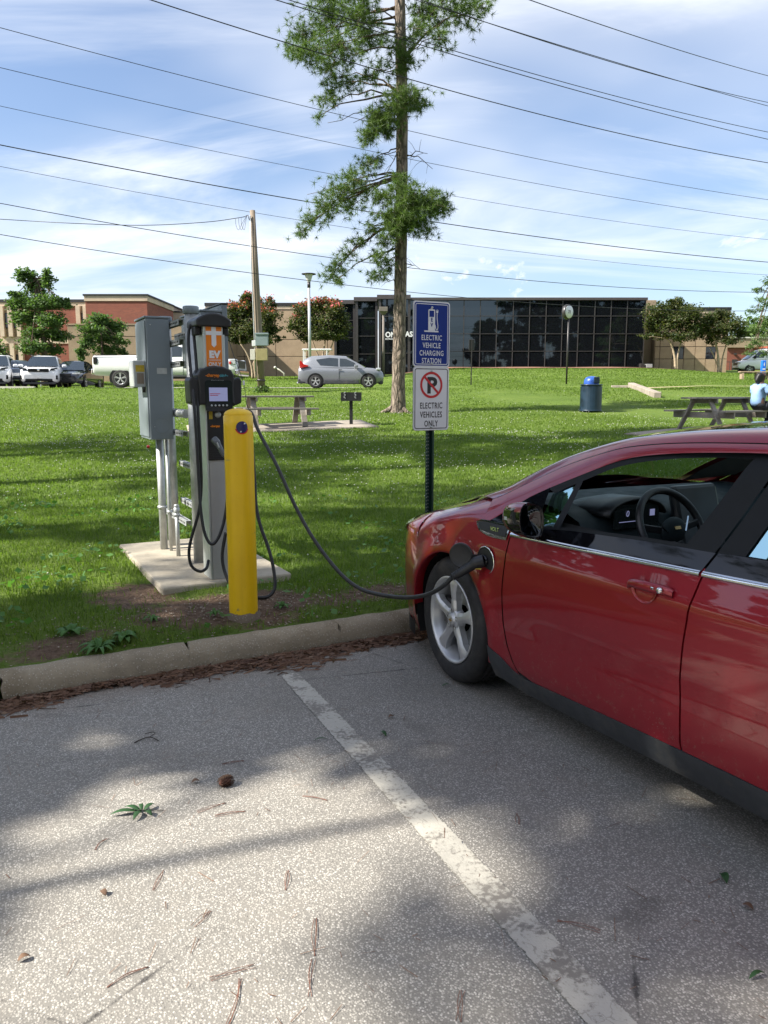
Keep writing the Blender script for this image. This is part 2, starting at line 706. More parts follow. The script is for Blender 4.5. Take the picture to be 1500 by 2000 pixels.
M['pad_conc'] = m_concrete('pad concrete', (0.42, 0.375, 0.295), 0.0, 0.7)
M['kerb_conc'] = m_concrete('old kerb concrete', (0.305, 0.255, 0.178), 0.42, 0.85, 1.9, 1.0)
M['slab_conc'] = m_concrete('slab concrete', (0.33, 0.29, 0.24), 0.0, 0.4)
M['precast'] = m_concrete('precast concrete', (0.40, 0.295, 0.20), 0.0, 0.25, 0.35, 0.2)
M['precast_light'] = m_concrete('pale precast band', (0.56, 0.45, 0.34), 0.0, 0.2, 0.3, 0.2)
M['tower_tan'] = m_concrete('tan precast', (0.33, 0.25, 0.17), 0.0, 0.3, 0.35, 0.2)


def m_brick(name):
    t = NT(name)
    b = t.n('ShaderNodeTexBrick')
    mp = t.n('ShaderNodeMapping')
    mp.inputs['Rotation'].default_value = (R(90), 0, 0)
    t.l(t.co(), mp.inputs[0])
    sp = t.n('ShaderNodeSeparateXYZ')
    t.l(t.co(), sp.inputs[0])
    cb = t.n('ShaderNodeCombineXYZ')
    t.l(t.math('ADD', sp.outputs[0], sp.outputs[1]), cb.inputs[0])
    t.l(sp.outputs[2], cb.inputs[1])
    t.l(cb.outputs[0], b.inputs['Vector'])
    b.inputs['Scale'].default_value = 1.0
    b.inputs['Brick Width'].default_value = 0.22
    b.inputs['Row Height'].default_value = 0.075
    b.inputs['Mortar Size'].default_value = 0.008
    b.inputs['Color1'].default_value = (0.27, 0.085, 0.052, 1)
    b.inputs['Color2'].default_value = (0.19, 0.062, 0.042, 1)
    b.inputs['Mortar'].default_value = (0.23, 0.105, 0.075, 1)
    v = t.mapped((0.12, 0.12, 2.2))
    band = t.noise(1.0, 4, 0.6, v)
    col = t.mix(t.range(band, 0.35, 0.7, 0, 0.6), b.outputs['Color'], (0.20, 0.06, 0.04), 'MIX')
    t.color(col)
    t.set(rough=0.9)
    return t.m


M['brick'] = m_brick('red brickwork')


def m_leaf(name, c0, c1, c2, trans=0.35):
    """leaf colours differ from leaf to leaf"""
    t = NT(name)
    g = t.n('ShaderNodeNewGeometry')
    col = t.ramp(g.outputs['Random Per Island'], [(0.0, c0), (0.5, c1), (1.0, c2)])
    big = t.noise(1.1, 3, 0.6)
    col = t.mix(t.range(big, 0.35, 0.68, 0, 0.45), col, c2)
    t.color(col)
    t.set(rough=0.55, spec=0.35)
    tr = t.n('ShaderNodeBsdfTranslucent')
    t.l(t.mix(1.0, col, (1.3, 1.5, 0.6), 'MULTIPLY'), tr.inputs[0])
    ms = t.n('ShaderNodeMixShader')
    ms.inputs[0].default_value = trans
    t.l(t.b.outputs[0], ms.inputs[1])
    t.l(tr.outputs[0], ms.inputs[2])
    t.l(ms.outputs[0], t.out.inputs[0])
    return t.m


M['needles'] = m_leaf('pine needles', (0.042, 0.080, 0.026), (0.078, 0.132, 0.036), (0.130, 0.190, 0.052), 0.35)
M['oak_leaf'] = m_leaf('broad leaves', (0.045, 0.090, 0.030), (0.080, 0.145, 0.045), (0.130, 0.200, 0.066))
M['myrtle_leaf'] = m_leaf('myrtle leaves', (0.030, 0.056, 0.020), (0.052, 0.085, 0.028), (0.105, 0.098, 0.038))
M['light_leaf'] = m_leaf('pale leaves', (0.05, 0.10, 0.03), (0.09, 0.16, 0.05), (0.14, 0.20, 0.07))
M['blossom'] = m_leaf('pink blossom', (0.40, 0.06, 0.09), (0.55, 0.10, 0.12), (0.60, 0.20, 0.18))
M['grass_blade'] = m_leaf('grass blades', (0.064, 0.108, 0.016), (0.105, 0.168, 0.025), (0.170, 0.238, 0.046), 0.5)
M['weed'] = m_leaf('weed leaves', (0.05, 0.13, 0.03), (0.08, 0.19, 0.04), (0.11, 0.23, 0.06), 0.35)
M['clover'] = pm('clover blossom', (0.48, 0.49, 0.42), 0.7)
M['dark_foliage'] = m_leaf('dark conifer foliage', (0.014, 0.032, 0.015), (0.022, 0.048, 0.02), (0.035, 0.065, 0.028), 0.2)
M['green_leaf'] = m_leaf('fallen green leaf', (0.02, 0.06, 0.02), (0.03, 0.085, 0.03), (0.05, 0.12, 0.04), 0.15)


def m_bark(name, c, sc=1.0):
    t = NT(name)
    v = t.mapped((9 * sc, 9 * sc, 2.6 * sc))
    d = t.vor(1.0, v, 'DISTANCE_TO_EDGE')
    n2 = t.noise(22 * sc, 4, 0.65)
    col = t.ramp(t.math('ADD', t.math('MULTIPLY', d, 0.9), t.math('MULTIPLY', n2, 0.35)), [(0.12, tuple(x * 0.28 for x in c)), (0.33, c), (0.65, tuple(min(1, x * 1.55) for x in c))])
    t.color(col)
    t.set(rough=0.95, spec=0.2)
    t.bump(t.math('ADD', t.range(d, 0, 0.35), t.math('MULTIPLY', n2, 0.4)), 0.9, 0.03)
    return t.m


M['pine_bark'] = m_bark('pine bark', (0.205, 0.168, 0.135))
M['bark'] = m_bark('tree bark', (0.17, 0.13, 0.095), 1.6)
M['myrtle_bark'] = pm('smooth myrtle bark', (0.34, 0.26, 0.18), 0.7, var=0.3, vscale=5)


def m_asphalt():
    t = NT('weathered asphalt')
    pos = t.mapped((1, 1, 1), (0, 0, -TH), (0, 0, 0))
    v1 = t.vor(150, pos, 'F1', 'Distance')
    cr = t.vor(150, pos, 'F1', 'Color')
    sp = t.n('ShaderNodeSeparateColor')
    t.l(cr, sp.inputs[0])
    stone = t.ramp(sp.outputs[0], [(0.0, (0.15, 0.143, 0.130)), (0.22, (0.27, 0.256, 0.230)), (0.6, (0.378, 0.359, 0.320)), (0.86, (0.465, 0.44, 0.392)), (1.0, (0.60, 0.57, 0.515))])
    edge = t.range(v1, 0.30, 0.62, 0, 1, True)
    col = t.mix(edge, stone, (0.190, 0.180, 0.160))
    # fine grit
    fine = t.noise(330, 2, 0.6, pos)
    col = t.mix(t.range(fine, 0.45, 0.75, 0, 0.5), col, (0.32, 0.305, 0.275))
    # broad stains, dirt and wear
    big = t.noise(0.9, 5, 0.62, pos, 0.6)
    col = t.mix(t.range(big, 0.42, 0.72, 0, 0.42, True), col, (0.15, 0.138, 0.118))
    med = t.noise(5.5, 4, 0.6, pos)
    col = t.mix(t.range(med, 0.45, 0.75, 0, 0.25, True), col, (0.30, 0.27, 0.225))
    # brown soil washed along the kerb
    sx = t.n('ShaderNodeSeparateXYZ')
    t.l(pos, sx.inputs[0])
    gw = t.noise(2.2, 5, 0.65, pos)
    kerb_d = t.math('ADD', sx.outputs[1], t.math('MULTIPLY', gw, 0.9))
    wash = t.math('MULTIPLY', t.range(kerb_d, 4.07 + 0.05, 4.70, 0, 0.75, True), t.range(t.noise(14, 4, 0.6, pos), 0.25, 0.6, 0.45, 1))
    col = t.mix(wash, col, (0.175, 0.125, 0.085))
    oil = t.range(t.noise(1.7, 3, 0.5, t.mapped((1, 1.6, 1), (0, 0, 0.5), (4.2, 7.7, 0)), 0.8), 0.60, 0.74, 0, 0.45, True)
    col = t.mix(oil, col, (0.085, 0.078, 0.068))
    # hairline cracks
    crk = t.vor(0.75, t.mapped((1, 1, 1), (0, 0, 0.4), (2.3, 1.1, 0)), 'DISTANCE_TO_EDGE')
    cmask = t.range(t.noise(0.7, 2, 0.5, pos), 0.50, 0.56)
    col = t.mix(t.math('MULTIPLY', t.range(t.math('ADD', crk, t.math('MULTIPLY', t.noise(9, 4, 0.7, pos), 0.03)), 0.014, 0.020, 0.8, 0), cmask), col, (0.035, 0.033, 0.032))
    t.color(col)
    t.set(rough=0.88, spec=0.35)
    t.bump(t.math('ADD', t.range(v1, 0.0, 0.6, 1, 0), t.math('MULTIPLY', fine, 0.3)), 0.38, 0.005)
    return t.m


M['asphalt'] = m_asphalt()


def m_stripe():
    t = NT('worn white line paint')
    fine = t.noise(60, 5, 0.7)
    med = t.noise(7, 4, 0.6)
    worn = t.math('ADD', t.math('MULTIPLY', fine, 0.55), t.math('MULTIPLY', med, 0.55))
    v1 = t.vor(125, None, 'F1', 'Color')
    col = t.mix(t.range(t.noise(30, 4), 0.3, 0.8, 0, 0.6), (0.45, 0.43, 0.37), (0.36, 0.345, 0.30))
    col = t.mix(t.range(worn, 0.545, 0.63), col, (0.20, 0.185, 0.16))
    wv = t.n('ShaderNodeVectorMath', operation='ADD')
    nz3 = t.n('ShaderNodeTexNoise')
    nz3.inputs['Scale'].default_value = 22
    t.l(t.co(), nz3.inputs['Vector'])
    sc3 = t.n('ShaderNodeVectorMath', operation='SCALE')
    sc3.inputs['Scale'].default_value = 0.12
    t.l(nz3.outputs['Color'], sc3.inputs[0])
    t.l(t.co(), wv.inputs[0])
    t.l(sc3.outputs[0], wv.inputs[1])
    crk = t.vor(7, wv.outputs[0], 'DISTANCE_TO_EDGE')
    col = t.mix(t.range(t.math('ADD', crk, t.math('MULTIPLY', med, 0.16)), 0.068, 0.085, 0.6, 0), col, (0.20, 0.185, 0.16))
    t.color(col)
    t.set(rough=0.8)
    t.bump(t.noise(160, 3), 0.4, 0.003)
    # flaked through to the asphalt at the edges and in worn spots
    at_ = t.n('ShaderNodeAttribute', attribute_name='edge')
    hole = t.math('ADD', at_.outputs['Fac'], t.math('MULTIPLY', t.noise(45, 5, 0.75), 0.9))
    f = t.range(hole, 1.02, 1.10)
    tr = t.n('ShaderNodeBsdfTransparent')
    ms = t.n('ShaderNodeMixShader')
    t.l(f, ms.inputs[0])
    t.l(t.b.outputs[0], ms.inputs[1])
    t.l(tr.outputs[0], ms.inputs[2])
    t.l(ms.outputs[0], t.out.inputs[0])
    return t.m


M['stripe'] = m_stripe()


def m_lawn():
    t = NT('lawn soil and turf')
    d = t.n('ShaderNodeAttribute', attribute_name='dirt').outputs['Fac']
    g1 = t.noise(0.55, 5, 0.6)
    g2 = t.noise(9, 5, 0.7)
    g3 = t.noise(45, 3, 0.7)
    mix1 = t.math('ADD', t.math('MULTIPLY', g1, 0.5), t.math('ADD', t.math('MULTIPLY', g2, 0.3), t.math('MULTIPLY', g3, 0.3)))
    col = t.ramp(mix1, [(0.32, (0.064, 0.106, 0.017)), (0.52, (0.105, 0.168, 0.027)), (0.72, (0.170, 0.228, 0.048))])
    soil = t.ramp(t.noise(24, 5, 0.65), [(0.3, (0.095, 0.060, 0.040)), (0.6, (0.19, 0.13, 0.09)), (0.8, (0.27, 0.20, 0.145))])
    col = t.mix(t.range(t.math('ADD', d, t.math('MULTIPLY', t.math('SUBTRACT', g2, 0.5), 0.9)), 0.38, 0.55), col, soil)
    t.color(col)
    t.set(rough=0.95, spec=0.15)
    t.bump(t.math('ADD', g3, t.math('MULTIPLY', g2, 1.2)), 0.9, 0.05)
    return t.m


M['lawn'] = m_lawn()
M['far_asphalt'] = m_concrete('road asphalt', (0.22, 0.21, 0.20), 0, 0.3, 0.3)
M['mulch'] = pm('pine straw mulch', (0.20, 0.105, 0.065), 0.95, var=0.4, vscale=3, bump=0.5, bscale=12)
M['straw'] = m_leaf('dry pine straw', (0.075, 0.038, 0.024), (0.135, 0.070, 0.042), (0.22, 0.125, 0.075), 0.05)
M['dry_leaf'] = m_leaf('dry leaf litter', (0.06, 0.035, 0.025), (0.125, 0.070, 0.045), (0.25, 0.17, 0.11), 0.1)
M['needle_dry'] = pm('dry needle', (0.17, 0.07, 0.045), 0.7, var=0.3, vscale=30)
M['twig'] = pm('grey twig', (0.06, 0.052, 0.042), 0.85)
M['stripe_far'] = pm('far white kerb', (0.55, 0.53, 0.47), 0.8)
# ================================================================== ground
KERB_B0, KERB_B1 = -0.365, -0.225        # foot of the kerb, back of the kerb (lot frame)


def dirt_at(a, b):
    """bare soil round the bollard, along the kerb and at the pad (lot frame, arrays)"""
    a = np.asarray(a, float)
    b = np.asarray(b, float)
    d = 1.0 * np.exp(-(((a - 0.0) / 0.72) ** 2 + ((b - 0.20) / 0.36) ** 2))
    d = np.maximum(d, 0.62 * np.exp(-((np.abs(b + 0.12)) / 0.12) ** 2) * (0.55 + 0.45 * np.sin(a * 5 + 1)) )
    d = np.maximum(d, 0.75 * np.exp(-(((a + 0.5) / 0.4) ** 2 + ((b - 0.75) / 0.5) ** 2)))
    d = np.maximum(d, 0.6 * np.exp(-(((a + 1.0) / 0.5) ** 2 + ((b - 0.0) / 0.16) ** 2)))
    d = np.maximum(d, 0.7 * np.exp(-(((a - 0.9) / 0.9) ** 2 + ((b - 0.1) / 0.25) ** 2)))
    return d


# asphalt car park, one sheet to well behind the camera
mb = MB()
p = [L(-60, KERB_B0 + 0.05), L(60, KERB_B0 + 0.05), L(60, -22), L(-60, -22)]
mb.add([tuple(q) for q in reversed(p)], [(0, 1, 2, 3)])
tag(mb.build('parking_lot', M['asphalt']), kind='structure')
mb = MB()
p = [L(-400, 20, -0.03), L(400, 20, -0.03), L(400, -300, -0.03), L(-400, -300, -0.03)]
mb.add([tuple(q) for q in reversed(p)], [(0, 1, 2, 3)])
tag(mb.build('ground', M['lawn']), kind='structure')

# painted bay line
s0, s1 = Vector((-0.535, 4.02, 0)), Vector((0.548, 1.64, 0))
d_ = (s1 - s0).normalized()
s1 = s1 + d_ * 1.3
w_ = Vector((-d_.y, d_.x, 0))
P, E_ = [], []
nn = 90
for i in range(nn + 1):
    row = []
    for j in range(7):
        u = (j / 6 - 0.5) * 0.112
        q = s0 + (s1 - s0) * (i / nn) + w_ * u
        row.append((q.x, q.y, 0.004))
        E_.append(max(0.0, (abs(j / 6 - 0.5) * 2 - 0.55) / 0.45) * 0.62 + (0.5 if i < 2 else 0.0) + 0.22 * math.exp(-i / 9.0))
    P.append(row)
o = MB().grid(P).build('bay_line', M['stripe'])
a = o.data.attributes.new('edge', 'FLOAT', 'POINT')
a.data.foreach_set('value', E_)
tag(o, kind='structure')


# kerb: cast sections with cracks between them
def kerb_profile(jig=0.0):
    b0, b1 = KERB_B0, KERB_B1
    return [(b0 + 0.002, -0.05), (b0, 0.015), (b0 + 0.012, 0.075), (b0 + 0.03, 0.104), (b0 + 0.058, 0.122), (b0 + 0.10, 0.131), (b1 - 0.006, 0.132), (b1, 0.126), (b1 + 0.002, -0.05)]


kroot = thing('kerb', None, None, L(0, 0, 0), TH)
tag(kroot, kind='structure')
cuts = [-9.0, -6.4, -3.9, -1.345, -0.42, 0.48, 1.9, 3.4, 5.0, 7.2, 9.6, 12.4, 16]
for k in range(len(cuts) - 1):
    a0, a1 = cuts[k] + 0.004, cuts[k + 1] - 0.004
    P = []
    n_ = max(8, int((a1 - a0) / 0.045))
    for i in range(n_ + 1):
        t = i / n_
        row = []
        for j, (b, z) in enumerate(kerb_profile()):
            aa = a0 + (a1 - a0) * t
            zig = 0.012 * math.sin(z * 90 + k * 2.0) + 0.012 * math.sin(z * 37 + k)
            aj = aa + zig * (abs(2 * t - 1) ** 6)
            nz_ = mnoise.noise(Vector((aj * 9, b * 9, z * 9))) * 0.007 + mnoise.noise(Vector((aj * 30, b * 30, z * 30))) * 0.0045
            row.append((aj, b + nz_, z + nz_ * 0.6 - 0.006 * abs(mnoise.noise(Vector((aj * 3, k, 0))))))
        P.append(row)
    mb = MB().grid(P, flip=True)
    base = len(mb.v)
    for row, fl in ((P[0], False), (P[-1], True)):
        mb.add(row, [tuple(range(len(row))) if fl else tuple(reversed(range(len(row))))], False)
    mb.build('kerb_section', M['kerb_conc'], kroot)

# lawn
ga = np.unique(np.concatenate([np.arange(-150, -10, 6.0), np.arange(-10, -3.2, 0.5), np.arange(-3.2, 4.2, 0.06), np.arange(4.2, 14, 0.5), np.arange(14, 160, 6.0)]))
gb = np.unique(np.concatenate([np.arange(KERB_B1 - 0.01, 2.6, 0.06), np.arange(2.6, 14, 0.4), np.arange(14, 80, 1.2), np.arange(80, 420, 12)]))
A, B = np.meshgrid(ga, gb, indexing='ij')
X = LO.x + RV.x * A + NV.x * B
Y = LO.y + RV.y * A + NV.y * B
Z = zt(X, Y)
D = dirt_at(A, B) * (B < 3)
hum = np.array([[mnoise.noise(Vector((a * 2.2, b * 2.2, 0))) for b in gb[:46]] for a in ga]) * 0.018
Z[:, :46] += hum * sstep(B[:, :46], -0.16, 0.1)
na, nb = len(ga), len(gb)
I = np.arange(na * nb).reshape(na, nb)
Q = np.stack([I[:-1, :-1], I[1:, :-1], I[1:, 1:], I[:-1, 1:]], -1).reshape(-1, 4)
o = np_mesh('lawn', np.stack([X, Y, Z], -1).reshape(-1, 3), Q, mat=M['lawn'], smooth=True, attr={'dirt': ('POINT', D.ravel())})
tag(o, kind='structure')


def place_ok(x, y):
    """where turf grows: off the pad, slabs and road"""
    a = (x - LO.x) * RV.x + (y - LO.y) * RV.y
    b = (x - LO.x) * NV.x + (y - LO.y) * NV.y
    ok = b > KERB_B1 + 0.015
    ok &= ~((a > -0.35) & (a < 0.60) & (b > 0.69) & (b < 2.45))
    for (cx, cy, rz, hx, hy) in SLABS:
        dx, dy = x - cx, y - cy
        u = dx * math.cos(rz) + dy * math.sin(rz)
        v = -dx * math.sin(rz) + dy * math.cos(rz)
        ok &= ~((np.abs(u) < hx) & (np.abs(v) < hy))
    ok &= ~((y > 34.7) & (y < 43.1) & (x < 2.2))
    return ok, a, b


SLABS = []
# slabs under the picnic tables and the grill
for (cx, cy, rz, hx, hy) in ((-2.6, 19.55, TH * 0.55, 2.3, 0.95), (7.6, 17.7, R(33), 1.75, 1.15)):
    SLABS.append((cx, cy, rz, hx, hy))
    mb = MB()
    P = []
    for i in range(13):
        row = []
        for j in range(7):
            u, v = (i / 6 - 1) * hx, (j / 3 - 1) * hy
            x, y = cx + u * math.cos(rz) - v * math.sin(rz), cy + u * math.sin(rz) + v * math.cos(rz)
            row.append((x, y, gz(x, y) + 0.035))
        P.append(row)
    mb.grid(P)
    tag(mb.build('paving_slab', M['slab_conc'], solid=0.08), kind='structure')

# grass
def blades(n, x0f, y0, y1, h, w, seedspread, dens_pow=0.0):
    y = rng.uniform(y0 ** 2, y1 ** 2, n) ** 0.5
    x = rng.uniform(-1, 1, n) * (0.56 * y + x0f)
    ok, a, b = place_ok(x, y)
    dm = dirt_at(a, b)
    pn = np.sin(x * 3.1 + 1.3 * np.sin(y * 2.3)) * 0.5 + np.sin(y * 4.7 + x * 1.9) * 0.5
    ok &= rng.random(n) > np.where(b < 3, np.clip((dm + 0.10 * pn - 0.24) * 2.6, 0, 0.985), 0)
    patch = np.sin(x * 1.7 + 2.1 * np.sin(y * 0.8)) * np.sin(y * 2.9 + 1.7 * np.sin(x * 1.1))
    ok &= rng.random(n) > 0.20 * (1 + patch)
    x, y, a, b = x[ok], y[ok], a[ok], b[ok]
    n = len(x)
    tall = np.where((b < 0.5) | (np.abs(a) < 0.9) & (b < 2.6), 1.15, 1.0) * (0.85 + 0.25 * patch[ok])
    z = zt(x, y)
    hh = h * rng.uniform(0.45, 1.25, n) * tall
    ww = w * rng.uniform(0.6, 1.3, n)
    an = rng.uniform(0, 2 * np.pi, n)
    ln = rng.uniform(0.25, 1.15, n) * hh
    la = rng.uniform(0, 2 * np.pi, n)
    dx, dy = np.cos(an) * ww / 2, np.sin(an) * ww / 2
    lx, ly = np.cos(la) * ln, np.sin(la) * ln
    V = np.empty((n, 5, 3), np.float32)
    V[:, 0] = np.stack([x - dx, y - dy, z - 0.01], -1)
    V[:, 1] = np.stack([x + dx, y + dy, z - 0.01], -1)
    V[:, 2] = np.stack([x + dx * 0.8 + lx * 0.35, y + dy * 0.8 + ly * 0.35, z + hh * 0.62], -1)
    V[:, 3] = np.stack([x - dx * 0.8 + lx * 0.35, y - dy * 0.8 + ly * 0.35, z + hh * 0.62], -1)
    V[:, 4] = np.stack([x + lx, y + ly, z + hh * np.clip(1.05 - 0.25 * (ln / hh), 0.3, 1)], -1)
    base = (np.arange(n) * 5)[:, None]
    T = np.concatenate([base + np.array([[0, 1, 2]]), base + np.array([[0, 2, 3]]), base + np.array([[3, 2, 4]])], 0)
    return V.reshape(-1, 3), T


parts = [blades(190000, 0.9, 3.1, 8.5, 0.052, 0.0050, 1), blades(170000, 1.2, 8.5, 16, 0.052, 0.0095, 1), blades(130000, 1.5, 16, 27, 0.060, 0.017, 1), blades(110000, 2, 27, 45, 0.058, 0.030, 1), blades(70000, 2, 45, 67, 0.060, 0.050, 1)]
off, VV, TT = 0, [], []
for V, T in parts:
    VV.append(V)
    TT.append(T + off)
    off += len(V)
o = np_mesh('grass', np.concatenate(VV), tris=np.concatenate(TT), mat=M['grass_blade'])
tag(o, kind='stuff')

# white clover heads, thickest in the middle of the lawn
def clover(n, y0, y1, r):
    y = rng.uniform(y0 ** 2, y1 ** 2, n) ** 0.5
    x = rng.uniform(-1, 1, n) * (0.56 * y + 1)
    ok, a, b = place_ok(x, y)
    den_ = np.clip(0.5 + 0.5 * np.sin(x * 0.8 + 1.1 * np.sin(y * 0.6)) * np.sin(y * 1.1 + x * 0.5), 0.03, 1) ** 1.5
    den_ *= np.clip(0.30 + 0.7 * sstep(y, 7, 13), 0, 1) * (1 - 0.75 * sstep(y, 21, 30))
    ok &= (rng.random(n) < den_) & (b > 0.45) & (dirt_at(a, b) < 0.3)
    x, y = x[ok], y[ok]
    n = len(x)
    z = zt(x, y) + rng.uniform(0.05, 0.085, n)
    rr = r * rng.uniform(0.7, 1.3, n)
    o6 = np.array([[1, 0, 0], [0, 1, 0], [-1, 0, 0], [0, -1, 0], [0, 0, 0.85], [0, 0, -0.85]])
    V = np.stack([x, y, z], -1)[:, None, :] + o6[None] * rr[:, None, None]
    T0 = np.array([[0, 1, 4], [1, 2, 4], [2, 3, 4], [3, 0, 4], [1, 0, 5], [2, 1, 5], [3, 2, 5], [0, 3, 5]])
    T = (np.arange(n) * 6)[:, None, None] + T0[None]
    return V.reshape(-1, 3), T.reshape(-1, 3)


off, VV, TT = 0, [], []
for args in ((900, 5.2, 9, 0.0075), (4200, 9, 16, 0.0085), (7500, 14, 24, 0.0105), (1500, 24, 34, 0.013)):
    V, T = clover(*args)
    VV.append(V)
    TT.append(T + off)
    off += len(V)
tag(np_mesh('clover_flowers', np.concatenate(VV), tris=np.concatenate(TT), mat=M['clover']), kind='stuff')


# low broad-leaved weeds among the grass near the kerb
def leafquads(n, pts, size, flat=0.5, updir=(0, 0, 1), wl=0.5, seed=0, jitter=0.0):
    """n leaf-shaped quads (diamonds bent at the middle) centred on pts"""
    g = np.random.default_rng(seed)
    d = g.normal(size=(n, 3))
    d[:, 2] *= flat
    d /= np.linalg.norm(d, axis=1, keepdims=True)
    up = g.normal(size=(n, 3)) * 0.6 + np.asarray(updir)
    s = np.cross(d, up)
    s /= np.maximum(np.linalg.norm(s, axis=1, keepdims=True), 1e-6)
    sz = (size * g.uniform(0.6, 1.35, n))[:, None]
    V = np.empty((n, 4, 3), np.float32)
    V[:, 0] = pts - d * sz * 0.5
    V[:, 1] = pts + s * sz * wl * 0.5
    V[:, 2] = pts + d * sz * 0.5
    V[:, 3] = pts - s * sz * wl * 0.5
    return V.reshape(-1, 3)


nW = 2600
y = rng.uniform(3.3 ** 2, 9 ** 2, nW * 3) ** 0.5
x = rng.uniform(-1, 1, nW * 3) * (0.55 * y + 0.3)
ok, a, b = place_ok(x, y)
cl = np.sin(x * 4.1 + 2 * np.sin(y * 2.7)) * np.sin(y * 3.7 + x)
ok &= (cl > 0.25) & (rng.random(nW * 3) < np.where(a < -0.3, 0.9, 0.35)) & (rng.random(nW * 3) > np.clip(dirt_at(a, b) * 1.25 - 0.2, 0, 0.97))
x, y = x[ok], y[ok]
pts = np.stack([x, y, zt(x, y) + rng.uniform(0.03, 0.075, len(x))], -1)
k = len(pts)
tag(np_mesh('broadleaf_weeds', leafquads(k, pts, 0.05, 0.25, wl=0.75, seed=3), np.arange(k * 4).reshape(-1, 4), mat=M['weed']), kind='stuff')

# brown pine straw and leaf litter drifted along the kerb
n = 4600
a = rng.uniform(-1.9, 2.2, n)
b = KERB_B0 - 0.015 - np.abs(rng.normal(0, 1, n)) * (0.055 + 0.035 * np.sin(a * 3.1 + 1) + 0.02 * np.sin(a * 9))
zz = 0.005 + np.clip(0.024 * np.exp(-((KERB_B0 - b) / 0.09) ** 2) * rng.random(n), 0, 0.03)
an = rng.normal(0, 0.55, n)
ln = rng.uniform(0.03, 0.12, n)
wd = rng.uniform(0.0010, 0.0024, n)
ca, sa = np.cos(an), np.sin(an)
V = np.empty((n, 4, 3))
for q, (su, sv) in enumerate(((-1, -1), (1, -1), (1, 1), (-1, 1))):
    aa = a + ca * ln / 2 * su - sa * wd * sv
    bb = np.minimum(b + sa * ln / 2 * su + ca * wd * sv, KERB_B0 - 0.004)
    V[:, q, 0] = LO.x + RV.x * aa + NV.x * bb
    V[:, q, 1] = LO.y + RV.y * aa + NV.y * bb
    V[:, q, 2] = zz + rng.uniform(-0.006, 0.008, n) * su + 0.0012 * sv
tag(np_mesh('pine_straw', V.reshape(-1, 3), np.arange(n * 4).reshape(-1, 4), mat=M['straw']), kind='stuff')
n = 520
a = rng.uniform(-1.9, 2.2, n)
b = KERB_B0 - 0.02 - np.abs(rng.normal(0, 1, n)) * (0.05 + 0.03 * np.sin(a * 3.1 + 1))
pts = np.stack([LO.x + RV.x * a + NV.x * b, LO.y + RV.y * a + NV.y * b, 0.010 + 0.026 * np.exp(-((KERB_B0 - b) / 0.08) ** 2) * rng.random(n)], -1)
tag(np_mesh('leaf_litter', leafquads(n, pts, 0.036, 0.35, wl=0.55, seed=5), np.arange(n * 4).reshape(-1, 4), mat=M['dry_leaf']), kind='stuff')
# crumbs of stone and soil on the bare patch
n = 1400
a, b = rng.normal(0.05, 0.75, n), rng.normal(0.12, 0.24, n)
ok = (b > KERB_B1 + 0.02) & ~((a > -0.36) & (b > 0.68))
a, b = a[ok], b[ok]
n = len(a)
x, y = LO.x + RV.x * a + NV.x * b, LO.y + RV.y * a + NV.y * b
rr = rng.uniform(0.0025, 0.009, n)
o6 = np.array([[1, 0, 0], [0, 1, 0], [-1, 0, 0], [0, -1, 0], [0, 0, 0.6], [0, 0, -0.6]])
V = np.stack([x, y, zt(x, y) + 0.006], -1)[:, None, :] + (o6[None] * rng.uniform(0.6, 1.4, (n, 6, 1))) * rr[:, None, None]
T0 = np.array([[0, 1, 4], [1, 2, 4], [2, 3, 4], [3, 0, 4], [1, 0, 5], [2, 1, 5], [3, 2, 5], [0, 3, 5]])
M['crumbs'] = m_leaf('soil crumbs', (0.10, 0.065, 0.045), (0.22, 0.16, 0.11), (0.46, 0.40, 0.32), 0.0)
tag(np_mesh('soil_crumbs', V.reshape(-1, 3), tris=((np.arange(n) * 6)[:, None, None] + T0[None]).reshape(-1, 3), mat=M['crumbs']), kind='stuff')

# road across the lawn on the left where the cars stand, with its pale kerb
P = [[(x, yy, 1.715) for yy in (34.9, 42.9)] for x in (-70, -30, -12, 0, 1.6)]
tag(MB().grid(P, flip=False).build('road', M['far_asphalt']), kind='structure')
mb = MB()
mb.b2(-70, -15.6, 34.75, 34.9, 1.5, 1.79)
mb.b2(-70, 2, 42.9, 43.05, 1.5, 1.80)
tag(mb.build('road_kerb', M['stripe_far']), kind='structure')
# mulch bed along the foot of the glass building
mb = MB()
P = []
for i in range(40):
    x = -2 + i * 0.75
    row = []
    for j in range(5):
        yy = 66.6 + j * 0.85 + (0.5 * math.sin(x * 0.9) if j == 0 else 0) - (0.9 if (j == 0 and x < 4) else 0)
        row.append((x, yy, gz(x, yy) + 0.05))
    P.append(row)
tag(MB().grid(P).build('mulch_bed', M['mulch']), kind='structure')
mb = MB()
P = []
for i in range(30):
    t = i / 29
    p0 = Vector((11.2, 33.6, 0)).lerp(Vector((24, 38.5, 0)), t)
    row = []
    for j in range(2):
        q = p0 + Vector((0, 0.34 * j + 0.1 * math.sin(i), 0))
        row.append((q.x, q.y, gz(q.x, q.y) + 0.10))
    P.append(row)
tag(MB().grid(P).build('path', pm('worn path', (0.36, 0.29, 0.17), 0.95, var=0.3, vscale=2)), kind='structure')
# ================================================================== buildings
def m_glass_build():
    t = NT('dark reflective building glass')
    t.color((0.006, 0.007, 0.009))
    t.set(rough=0.02, spec=0.5, ior=1.78)
    t.b.inputs['Specular Tint'].default_value = (0.72, 0.88, 1.0, 1)
    t.bump(t.noise(0.35, 2, 0.5), 0.06, 0.02)
    return t.m


